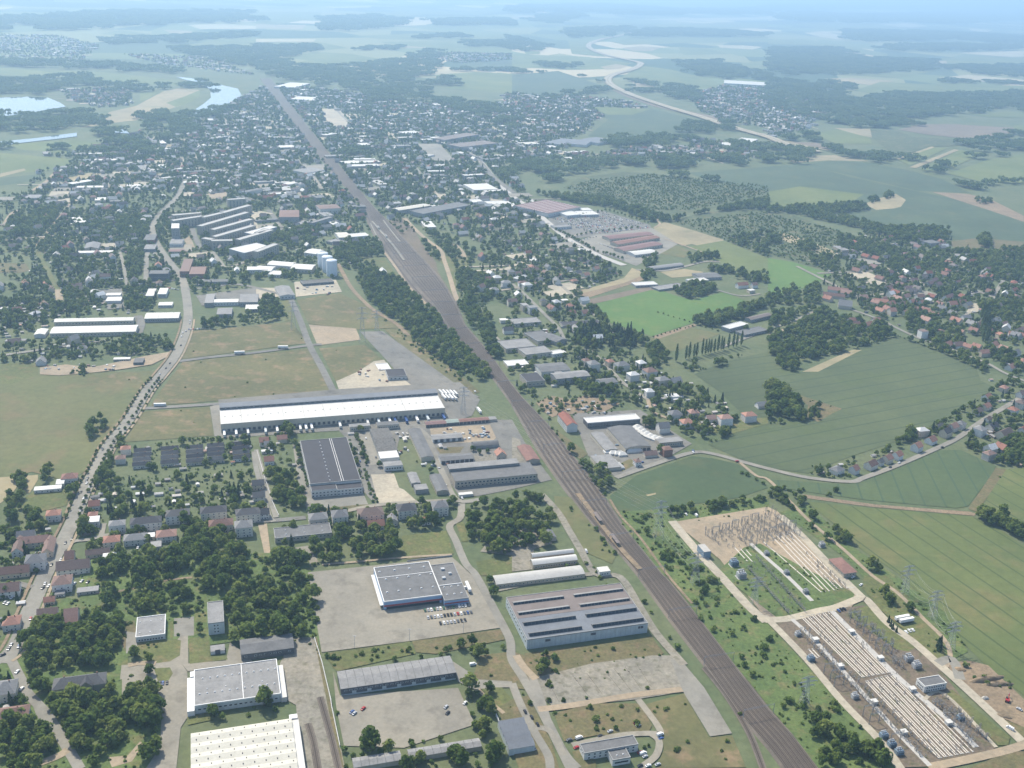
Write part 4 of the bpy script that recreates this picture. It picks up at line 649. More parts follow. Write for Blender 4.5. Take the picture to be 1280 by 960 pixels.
# factory with long roof monitors beside the railway
t, w, d = hall('broad factory with eight long roof monitors beside the railway', 'factory', (659, 800), (810, 779), (775, 729), 9, 'flat', 'blue_grey_roof', 'pale_metal', parapet='grey_wall', lm='factory with eight roof monitors')
sub(t, 'roof_field', 'brown_roof', -w / 2 + .6, -d * .02, 9.0, w / 2 - .6, d / 2 - .6, 9.12)
for j in range(4):
    for i in range(2):
        x0 = -w / 2 + 3 + i * w * .52; x1 = x0 + w * .43; y0 = -d / 2 + 3.5 + j * d * .245; dark = j < 2; z0 = 9.13 if not dark else 9.02
        b = MB(); hh = 2.4 if dark else 1.8; b.poly([(x0, y0, z0), (x1, y0, z0), (x1, y0 + 1.2, z0 + hh), (x0, y0 + 1.2, z0 + hh)]); b.poly([(x0, y0 + 1.2, z0 + hh), (x1, y0 + 1.2, z0 + hh), (x1, y0 + 5.5, z0), (x0, y0 + 5.5, z0)]); b.poly([(x0, y0, z0), (x0, y0 + 1.2, z0 + hh), (x0, y0 + 5.5, z0)]); b.poly([(x1, y0, z0), (x1, y0 + 5.5, z0), (x1, y0 + 1.2, z0 + hh)])
        mo = b.build('roof_monitor', 'grey_roof' if dark else 'grey_roof_pale', t)
        for k in range(14):
            xa = x0 + (x1 - x0) * k / 14 + .15; xb = x0 + (x1 - x0) * (k + 1) / 14 - .15; p = MB(); e = -.06
            p.quad((xa, y0 + .1 + e, z0 + .25), (xb, y0 + .1 + e, z0 + .25), (xb, y0 + 1.05 + e, z0 + hh - .2), (xa, y0 + 1.05 + e, z0 + hh - .2)); p.build('pane', 'glass', mo)
for x in (-w * .33, w * .04, w * .44): sub(t, 'door', 'dark_door', x - 2.2, -d / 2 - .1, 5.0, x + 2.2, -d / 2 - .003, 7.2)
for i in range(24): sub(t, 'wall_rib', 'steel_pale', -w / 2 + w * (i + .5) / 24 - .12, -d / 2 - .15, 0, -w / 2 + w * (i + .5) / 24 + .12, -d / 2 - .003, 8.4)
windows(t, 'l', w, d, 5.5, 20, 2.5, 2)
hall('white office with grey flat roof by the rough ground at the bottom', 'office', *q(2, 3, '362,888 632,842 612,795'), 6, 'flat', 'grey_roof', 'white_wall', name='office', parapet='grey_wall', lm='white office by the rough ground', win=[('f', 1.8, 9, 1.6, 1.4), ('fl', 4.3, 9, 1.6, 1.4)])
hall('square front wing of the white office, with two roof domes', 'office', *q(2, 3, '505,925 592,905 562,848'), 5, 'flat', 'grey_roof', 'white_wall', name='office_wing', parapet='grey_wall', win=[('f', 2.6, 5, 2.2, 1.6)], sky=[(2, 1, .35, .7, .35, .35, 1.1, .8, .7, 'trim_white')])
t, w, d = hall('grey workshop with stepped roof lights cut by a gravel lane, bottom centre', 'workshop', (637, 938), (668, 930), (655, 895), 5.5, 'saw', 'blue_grey_roof', 'pale_metal', bays=4, rise=1.6, lm='grey stepped workshop', name='workshop')
hall('low pale-roofed shed half hidden by shrubs at the bottom edge', 'shed', *q(1, 3, '490,955 730,920 715,876'), 4, 'gable', 'grey_roof_pale', 'beige_wall', rise=1, name='storage_shed', panels=6)
hall('low long pale-roofed shed behind roadside trees, bottom centre', 'shed', *q(1, 3, '768,908 1128,850 1106,812'), 4, 'gable', 'grey_roof_pale', 'beige_wall', rise=1, name='storage_shed', panels=9, lm='low long pale-roofed shed')
# --- works between hall and railway -----------------------------------------
t, w, d = hall('very long white logistics hall with loading docks', 'hall', (276, 532.5), (555, 507.5), (542.5, 492), 11, 'flat', 'white_roof', 'cream_wall', panels=11, lm='very long white logistics hall', sky=[(30, 1, .02, .98, .5, .5, 1.3, 1.3, .7, 'white_roof')])
for i in range(46): sub(t, 'dock_door', 'dark_door', -w / 2 + w * (i + .5) / 46 - 1.5, -d / 2 - .1, 1.2, -w / 2 + w * (i + .5) / 46 + 1.5, -d / 2 - .003, 4.6)
LOG = (t, w, d)
c0 = P(276, 532.5, 11); b0 = sub(t, 'office_strip', 'blue_grey_roof', -w / 2, d / 2 + .2, 0, w / 2, d / 2 + 14, 14)
for k in range(40): ob('window', window_mesh(w / 40 - .9, 1.7), t, (-w / 2 + w * (k + .5) / 40, d / 2 + .2, 12.6))
t, w, d = hall('black-roofed factory with white end wall', 'factory', (387.5, 605), (451, 600), (432.5, 547), 10, 'flat', 'black_roof', 'white_wall', parapet='grey_wall', lm='black-roofed factory', sky=[(1, 12, .4, .4, .05, .93, 1.3, 1.0, .8, 'trim_white')])
for x in (.62, .66): sub(t, 'roof_seam', 'trim_white', -w / 2 + w * x, -d / 2 + .5, 10.0, -w / 2 + w * x + .35, d / 2 - .5, 10.5)
windows(t, 'l', w, d, 6, 12, 3, 1.6)
sub(t, 'front_wing', 'white_wall', -w / 2 + .2, -d / 2 - 11, -1, w * .0, -d / 2 - .12, 8.2); fw = sub(t, 'front_wing', 'white_wall', .3, -d / 2 - 11.5, -1, w / 2, -d / 2 - .12, 7.2)
sub(t, 'front_roof', 'black_roof', -w / 2 + .4, -d / 2 - 10.8, 8.203, -.2, -d / 2 - .15, 8.35); sub(t, 'front_roof', 'black_roof', .5, -d / 2 - 11.2, 7.203, w / 2 - .2, -d / 2 - .15, 7.35)
for z in (2, 5.2):
    for i in range(14): ob('window', window_mesh(1.9, 1.4), t, (-w / 2 + w * (i + .5) / 14, -d / 2 - (11 if i < 7 else 11.5), z))
hall('old mottled dark shed roof between two parking yards', 'shed', *q(1, 2, '612,338 708,330 682,216'), 6, 'gable', 'old_roof', 'grey_wall', rise=2, name='old_shed', lm='old mottled dark shed')
hall('bright white roof adjoining the old mottled shed', 'shed', *q(1, 2, '622,372 718,366 708,332'), 6.3, 'flat', 'white_roof', 'white_wall', name='white_roofed_annex')
hall('white fronted workshop before the white-roofed annex', 'workshop', *q(1, 2, '642,412 735,405 728,382'), 6, 'flat', 'grey_roof_pale', 'white_wall', name='workshop', win=[('f', 3, 6, 2, 2)])
hall('long grey gabled shed along the works road', 'shed', *q(1, 2, '828,372 888,360 826,219'), 5, 'gabley', 'grey_roof', 'cream_wall', rise=1.6, name='storage_shed', lm='grey gabled shed along the works road')
hall('pale flat shed behind the old mottled shed', 'shed', *q(1, 2, '468,215 572,208 570,193'), 6, 'flat', 'grey_roof_pale', 'cream_wall', name='storage_shed', win=[('f', 3, 8, 2, 1.5)])
hall('grey flat shed nearest the loading docks of the white hall', 'shed', *q(1, 2, '606,208 716,200 714,182'), 6, 'flat', 'grey_roof', 'cream_wall', name='storage_shed', win=[('f', 3, 9, 2, 1.5)])
hall('pink-roofed end of the long low garage row', 'garage', *q(1, 2, '850,205 952,196 948,180'), 4, 'gable', 'pink_roof', 'cream_wall', rise=1.2, name='garage_row', doors=6, lm='pink-roofed garage row')
hall('green-grey middle of the long low garage row', 'garage', *q(1, 2, '953,195 1016,190 1013,174'), 4, 'gable', 'green_roof', 'cream_wall', rise=1.2, name='garage_row', doors=4)
hall('brown-roofed part of the long low garage row', 'garage', *q(1, 2, '1018,190 1165,178 1160,163'), 4, 'gable', 'rust_roof', 'cream_wall', rise=1.2, name='garage_row', doors=8)
hall('small grey shed ending the garage row near the tracks', 'garage', *q(1, 2, '1168,178 1206,175 1202,160'), 3.5, 'flat', 'grey_roof_pale', 'beige_wall', name='garage')
hall('pale metal shed beside the scrap yard', 'shed', *q(1, 2, '884,276 1035,268 1022,244'), 4.5, 'gable', 'grey_roof_pale', 'white_wall', rise=1.2, name='storage_shed', lm='pale shed beside the scrap yard', doors=5)
hall('grey round-roofed shed beside the red-roofed works house', 'shed', *q(1, 2, '1090,312 1215,302 1205,280'), 4, 'barrel', 'grey_roof', 'grey_wall', rise=2.5, name='round_roofed_shed')
hall('long low workshop with dark roof and white front', 'workshop', *q(1, 2, '925,385 1090,372 1068,345'), 4.5, 'gable', 'grey_roof', 'white_wall', rise=1.2, name='workshop', doors=7)
t, w, d = hall('big stepped hall with beige walls by the railway', 'hall', (569, 602), (672, 592), (665, 577), 8, 'flat', 'grey_roof', 'beige_wall', lm='big stepped hall by the railway', win=[('f', 5, 22, 2.4, 2)])
t2 = sub(t, 'raised_roof', 'grey_roof_pale', -w / 2 - 1, d / 2 - 6, 8.1, w * .35, d / 2 + 6, 11); windows(t, 'f', w, d, 1.8, 20, 2.2, 1.5)
hall('small grey shed on the sand lot corner', 'shed', *q(1, 2, '780,500 822,490 798,438'), 4, 'gabley', 'grey_roof_pale', 'grey_wall', rise=1, name='small_shed')
hall('grey box shed below the sand lot corner shed', 'shed', *q(1, 2, '800,532 862,522 855,495'), 5, 'flat', 'grey_roof_pale', 'grey_wall', name='small_shed')
hall('long grey shed beside the works crossroads', 'shed', *q(1, 2, '905,538 962,530 932,448'), 4.5, 'gabley', 'grey_roof', 'beige_wall', rise=1.2, name='storage_shed')
hall('low white kiosk at the works crossroads', 'kiosk', *q(1, 2, '1017,556 1086,548 1082,536'), 3, 'flat', 'white_roof', 'white_wall', name='kiosk')
hall('wide low grey hall above the overgrown slab', 'hall', *q(1, 2, '95,770 380,748 362,698'), 5, 'flat', 'grey_roof', 'cream_wall', parapet='grey_wall', lm='wide low grey hall', sky=[(3, 2, .2, .85, .3, .7, 1.2, .8, .7, 'trim_white')], win=[('f', 3, 14, 2, 1.4)])
hall('white round-roofed hall beside the concrete lane to the railway', 'shed', *q(2, 2, '106,905 328,880 312,852'), 4.5, 'barrel', 'white_roof', 'beige_wall', rise=2.2, name='round_roofed_shed', lm='white round-roofed hall', win=[('f', 2, 16, 1.6, 1.2)])
hall('second white round-roofed hall, behind its twin', 'shed', *q(2, 2, '104,868 310,842 296,825'), 4.5, 'barrel', 'white_roof', 'beige_wall', rise=2.2, name='round_roofed_shed')
hall('long low pale-roofed shed behind the factory with roof monitors', 'shed', (621, 731), (731, 717), (726, 706), 4, 'barrel', 'slab_roof', 'beige_wall', rise=1.5, name='round_roofed_shed', win=[('f', 2, 22, 1.6, 1.2)])
hall('derelict grey-roofed cottage among trees by the ruined slab', 'cottage', *q(2, 2, '178,770 222,765 200,728'), 4, 'gabley', 'grey_roof', 'beige_wall', rise=2, name='cottage')
hall('white box building beside the concrete lane and railway', 'office', *q(2, 2, '440,942 492,932 478,908'), 5, 'flat', 'white_roof', 'white_wall', name='office', win=[('f', 2.5, 3, 1.5, 1.3)])
hall('rust-roofed goods shed beside the tracks', 'shed', *q(2, 2, '75,385 138,375 100,303'), 5, 'gabley', 'rust_roof', 'beige_wall', rise=2, name='goods_shed', lm='rust-roofed goods shed')
# --- works east of the railway -----------------------------------------------
hall('white-roofed factory with dark glazed front east of the tracks', 'factory', *q(2, 2, '388,205 632,165 603,140'), 7, 'flat', 'white_roof', 'dark_wall', parapet='trim_white', lm='white-roofed factory east of the tracks', win=[('f', 4.8, 18, 2.4, 1.8), ('f', 1.8, 18, 2.4, 1.8)])
hall('large grey-roofed hall beside the white garden tents', 'hall', *q(2, 2, '572,325 690,305 605,203'), 6, 'gabley', 'grey_roof', 'cream_wall', rise=1.8, lm='grey hall beside the white tents', doors=6)
hall('narrow pale shed between the white factory and grey hall', 'shed', *q(2, 2, '470,335 525,322 425,238'), 4.5, 'gabley', 'grey_roof_pale', 'cream_wall', rise=1, name='storage_shed')
t, w, d = hall('red-brown roofed three-storey mill with white side wall', 'mill', *q(2, 2, '300,245 322,215 292,160'), 9, 'gabley', 'red_roof', 'white_wall', rise=3.5, name='mill', lm='red-brown roofed mill', loc=(P(709, 533).xy, 13, 34), win=[('lr', 2.2, 5, 1.4, 1.5), ('lr', 5, 5, 1.4, 1.5), ('lr', 7.6, 5, 1.4, 1.3)])
hall('grey-white low hall at the field corner east of the tracks', 'hall', *q(2, 2, '445,425 545,412 470,350'), 4.5, 'flat', 'grey_roof_pale', 'cream_wall', name='storage_hall', lm='grey-white hall at the field corner')
hall('long flat-roofed front building with brick base near the road bend', 'office', *q(2, 2, '738,295 856,285 848,262'), 6, 'flat', 'grey_roof_pale', 'beige_wall', name='office', win=[('f', 3, 9, 1.8, 1.6)])
hall('dark brick cube building next to a big tree by the road bend', 'house', *q(2, 2, '765,335 802,325 795,305'), 9, 'hip', 'tiles_brown', 'brick_wall', rise=2, name='brick_house')
# tents
for i, (x, y, s) in enumerate([(625, 222, 1.2), (640, 235, 1.2), (655, 247, 1.2), (670, 258, 1.2), (690, 268, 1.3), (712, 276, 1.3), (735, 282, 1.2), (480, 345, 1), (505, 350, 1.1), (530, 352, 1.1), (550, 358, 1), (590, 342, .9), (612, 340, .9), (630, 338, .9), (500, 395, 1), (520, 410, 1.1), (535, 422, 1)]):
    p = P(640 + x / 4, 480 + y / 4); b = MB(); k = 5 * s; b.box(-k, -k * .8, 0, k, k * .8, 2.4, top=False); t = b.build('marquee', 'white_wall', None); t.location = (p.x, p.y, 0); t.rotation_euler = (0, 0, R(17 + 30 * (i < 7)))
    c = MB(); c.poly([(-k, -k * .8, 2.4), (k, -k * .8, 2.4), (k * .4, 0, 4.6), (-k * .4, 0, 4.6)]); c.poly([(k, k * .8, 2.4), (-k, k * .8, 2.4), (-k * .4, 0, 4.6), (k * .4, 0, 4.6)]); c.tri((k, -k * .8, 2.4), (k, k * .8, 2.4), (k * .4, 0, 4.6)); c.tri((-k, k * .8, 2.4), (-k, -k * .8, 2.4), (-k * .4, 0, 4.6)); c.build('roof', 'white_roof', t)
    later(t, 'white marquee tent', 'tent', 'white garden tents', p.x, p.y)
# --- switchyard buildings ------------------------------------------------------
hall('white control building with grey flat roof in the switchyard', 'control building', *q(3, 3, '790,560 888,530 850,490'), 6, 'flat', 'grey_roof', 'white_wall', lm='white control building', name='control_building', parapet='white_wall', win=[('fl', 2, 8, 1.4, 1.3), ('fl', 4.4, 8, 1.4, 1.3)])
hall('brown hipped-roof switch house beside the pale cable ducts', 'switch house', (1055.6, 717), (1070.6, 714.5), (1050, 697), 5, 'hip', 'rust_roof', 'beige_wall', rise=1.6, lm='brown-roofed switch house', name='switch_house', win=[('fl', 3, 3, 1.4, 1.4)], overhang=.6)
hall('blue-grey transformer bay wall standing on the sand', 'transformer bay', (880, 690), (889, 689), (887, 679), 7, 'flat', 'concrete', 'transformer_blue', name='transformer_bay')
# --- left middle distance --------------------------------------------------------
for A, B, C, h_, lb in [('60,420 171,411 170,403', '', '', 6, 'front of two long white-roofed halls beside the allotments'), ('65,406 168,397 167,393', '', '', 6, 'rear of two long white-roofed halls beside the allotments')]:
    a, b_, c = X(A); hall(lb, 'hall', a, b_, c, h_, 'gable', 'white_roof', 'cream_wall', rise=2, panels=10, lm='long white halls beside the allotments' if 'front' in lb else None, ang=12, win=[('f', 3, 24, 2.2, 1.4)])
hall('shorter white-roofed hall beside the main road bend', 'hall', *q(0, 1, '720,638 895,624 890,596'), 6, 'gable', 'white_roof', 'grey_wall', rise=1.5, panels=5, ang=12, lm='shorter white-roofed hall by the main road', win=[('f', 3, 14, 2.2, 1.4)])
hall('small white shed at the end of the long white halls', 'shed', *q(0, 1, '168,715 225,710 222,683'), 5, 'gabley', 'white_roof', 'white_wall', rise=1.5, ang=12, name='storage_shed'); hall('low grey shed at the allotment corner', 'shed', *q(0, 1, '22,748 128,742 126,732'), 3.5, 'flat', 'grey_roof_pale', 'beige_wall', ang=12, name='storage_shed')
hall('pair of white flat-roofed pavilions, front one', 'pavilion', *q(0, 1, '525,548 606,540 604,520'), 5, 'flat', 'white_roof', 'white_wall', ang=12, name='pavilion', lm='white flat-roofed pavilions'); hall('pair of white flat-roofed pavilions, rear one', 'pavilion', *q(0, 1, '525,520 604,512 602,500'), 5, 'flat', 'white_roof', 'white_wall', ang=12, name='pavilion')
hall('long white-edged flat building among allotments', 'building', *q(0, 1, '385,308 565,298 562,288'), 5, 'flat', 'white_roof', 'white_wall', ang=15, name='clubhouse', lm='white-edged flat building among allotments'); hall('grey barn-roofed hall behind the white-edged flat building', 'barn', *q(0, 1, '418,285 492,280 485,252'), 6, 'gabley', 'tiles_grey', 'beige_wall', rise=3, ang=15, name='barn')
SL = [('865,118 1008,106 1005,86', 'first grey slab of flats, beside the boulevard curve'), ('868,145 1020,122 1012,106', 'long low-lit slab of flats below the first slab'), ('1020,128 1118,106 1112,88', 'slab of flats continuing the second row'), ('1122,105 1260,66 1252,48', 'slab of flats at the top right of the estate'), ('1008,172 1248,102 1240,86', 'longest slab of flats with pale roof'), ('1072,190 1268,136 1262,124', 'fourth long slab of flats down the slope'), ('1082,225 1280,168 1276,154', 'fifth long slab of flats down the slope'), ('1200,240 1370,190 1362,172', 'lowest right slab of flats'), ('1005,232 1052,240 1046,206', 'short cross slab of flats at the estate corner'), ('1056,246 1162,244 1160,230', 'short lowest slab of flats facing the trees'), ('1140,40 1230,34 1228,18', 'far slab of flats by the sandy square'), ('1300,205 1345,185 1340,172', 'small end slab of flats near the tree belt'), ('1290,300 1395,260 1388,240', 'slab of flats standing apart nearest the silos')]
for s_, lb in SL:
    a, b_, c = T(0, 1, s_); h_ = 17; pa, pb = P(*a, h_), P(*b_, h_); an = math.degrees(math.atan2(pb.y - pa.y, pb.x - pa.x))
    w_ = (pb - pa).length; cc = (pa.xy + pb.xy) / 2 + Vector((-math.sin(R(an)), math.cos(R(an)))) * 6
    hall(lb, 'flats', None, None, None, h_, 'flat', 'slab_roof', 'beige_wall', ang=an, loc=(cc, w_, 12), name='apartment_slab', parapet='concrete', lm='estate ' + lb if 'longest' in lb or 'apart' in lb else None, win=[('f', 2 + 2.8 * k, max(4, int(w_ / 7)), 3.6, 1.5) for k in range(5)])
hall('white tower block beside the boulevard', 'tower block', *q(0, 1, '856,182 896,180 894,156'), 26, 'flat', 'white_roof', 'grey_wall', name='tower_block', lm='white tower block', win=[('f', 3 + 3 * k, 4, 2, 1.5) for k in range(8)])
for s_, h_, lb, cat, rm, wm, lm in [('845,262 912,254 905,230', 8, 'pale flat school-like block below the tower block', 'school', 'grey_roof_pale', 'white_wall', None), ('742,412 842,405 835,388', 13, 'dark slab facing the white pavilions and main road', 'flats', 'grey_roof', 'dark_wall', 'dark slab by the main road'), ('716,240 772,240 768,212', 8, 'brownish block beside the boulevard trees', 'block', 'grey_roof', 'brick_wall', None), ('718,285 775,285 770,262', 6, 'low block behind the boulevard car park', 'block', 'grey_roof_pale', 'grey_wall', None), ('898,395 945,398 938,335', 10, 'red-brick terrace at the crossroads', 'terrace', 'tiles_brown', 'brick_wall', None), ('945,408 1022,412 1015,375', 10, 'broad brick corner building at the crossroads', 'building', 'tiles_brown', 'brick_wall', 'brick corner building at the crossroads'), ('786,512 832,508 828,478', 6, 'white showroom near the crossroads', 'showroom', 'white_roof', 'white_wall', 'white showroom near the crossroads'), ('726,520 768,518 762,482', 5, 'white cabin row beside the showroom', 'cabin', 'white_roof', 'white_wall', None), ('788,570 862,562 858,546', 4, 'low white petrol station roof by the main road', 'petrol station', 'white_roof', 'white_wall', None), ('1022,552 1065,556 1058,512', 7, 'grey head building of the long white depot', 'depot', 'tiles_grey', 'grey_wall', None), ('1066,556 1192,546 1188,530', 6, 'long white depot facing the meadow', 'depot', 'white_roof', 'white_wall', 'long white depot'), ('1195,556 1290,545 1280,505', 7, 'grey sawtooth works behind the long white depot', 'works', 'grey_roof_pale', 'grey_wall', None), ('1082,612 1158,610 1150,578', 6, 'grey workshop in the lot by the meadow', 'workshop', 'grey_roof_pale', 'grey_wall', None), ('1225,590 1300,580 1295,558', 5, 'pale hall in the lot by the meadow', 'hall', 'white_roof', 'grey_wall', None), ('980,458 1140,440 1136,428', 5, 'long low roof behind the crossroads', 'shed', 'grey_roof', 'grey_wall', None), ('1232,400 1340,378 1330,362', 7, 'white hall with bright roof near the crossroads', 'hall', 'white_roof', 'white_wall', 'white hall with bright roof'), ('565,838 650,834 645,824', 3, 'low white-roofed shed in the sandy builders yard', 'shed', 'white_roof', 'cream_wall', 'sandy builders yard'), ('665,855 715,850 708,828', 4, 'dark shed in the sandy builders yard', 'shed', 'tiles_dark', 'dark_wall', None), ('840,300 920,295 910,284', 5, 'red-paved market hall under the school-like block', 'hall', 'pink_roof', 'cream_wall', None), ('120,30 195,28 190,12', 6, 'pale hall at the far left lawn', 'hall', 'grey_roof_pale', 'white_wall', None)]:
    hall(lb, cat, *T(0, 1, s_), h_, 'flat', rm, wm, ang=12, lm=lm, name=cat.replace(' ', '_'), win=[('f', h_ * .5, 8, 2, 1.4)])
# silos
for i, (x, y, nm) in enumerate([(403.5, 316, 'rearmost'), (409, 320.5, 'middle'), (414.5, 325, 'front')]):
    p = P(x, y, 27); b = MB(); b.lathe([(9.2, -1), (9.2, 26.2), (8.9, 27), (0.2, 28.2)], 28); t = b.build('silo', 'tank_white', None, True); t.location = (p.x, p.y, 0); tag(t, f'{nm} of the three tall white silos', 'silo', 'three white silos')
    c = MB(); c.lathe([(9.35, 25.5), (9.35, 26.1)], 28); c.build('rim', 'trim_white', t); c = MB()
    for k in range(14): c.bar((9.3, 0.3, k * 1.9), (9.3, -0.3, k * 1.9), .06)
    c.bar((9.35, .3, 0), (9.35, .3, 27), .07); c.bar((9.35, -.3, 0), (9.35, -.3, 27), .07); c.build('ladder', 'steel', t); FOOT.append([p.xy + Vector((sx, sy)) for sx, sy in ((-10, -10), (10, -10), (10, 10), (-10, 10))])
LANDMARKS.append(('three white silos', p.x, p.y))
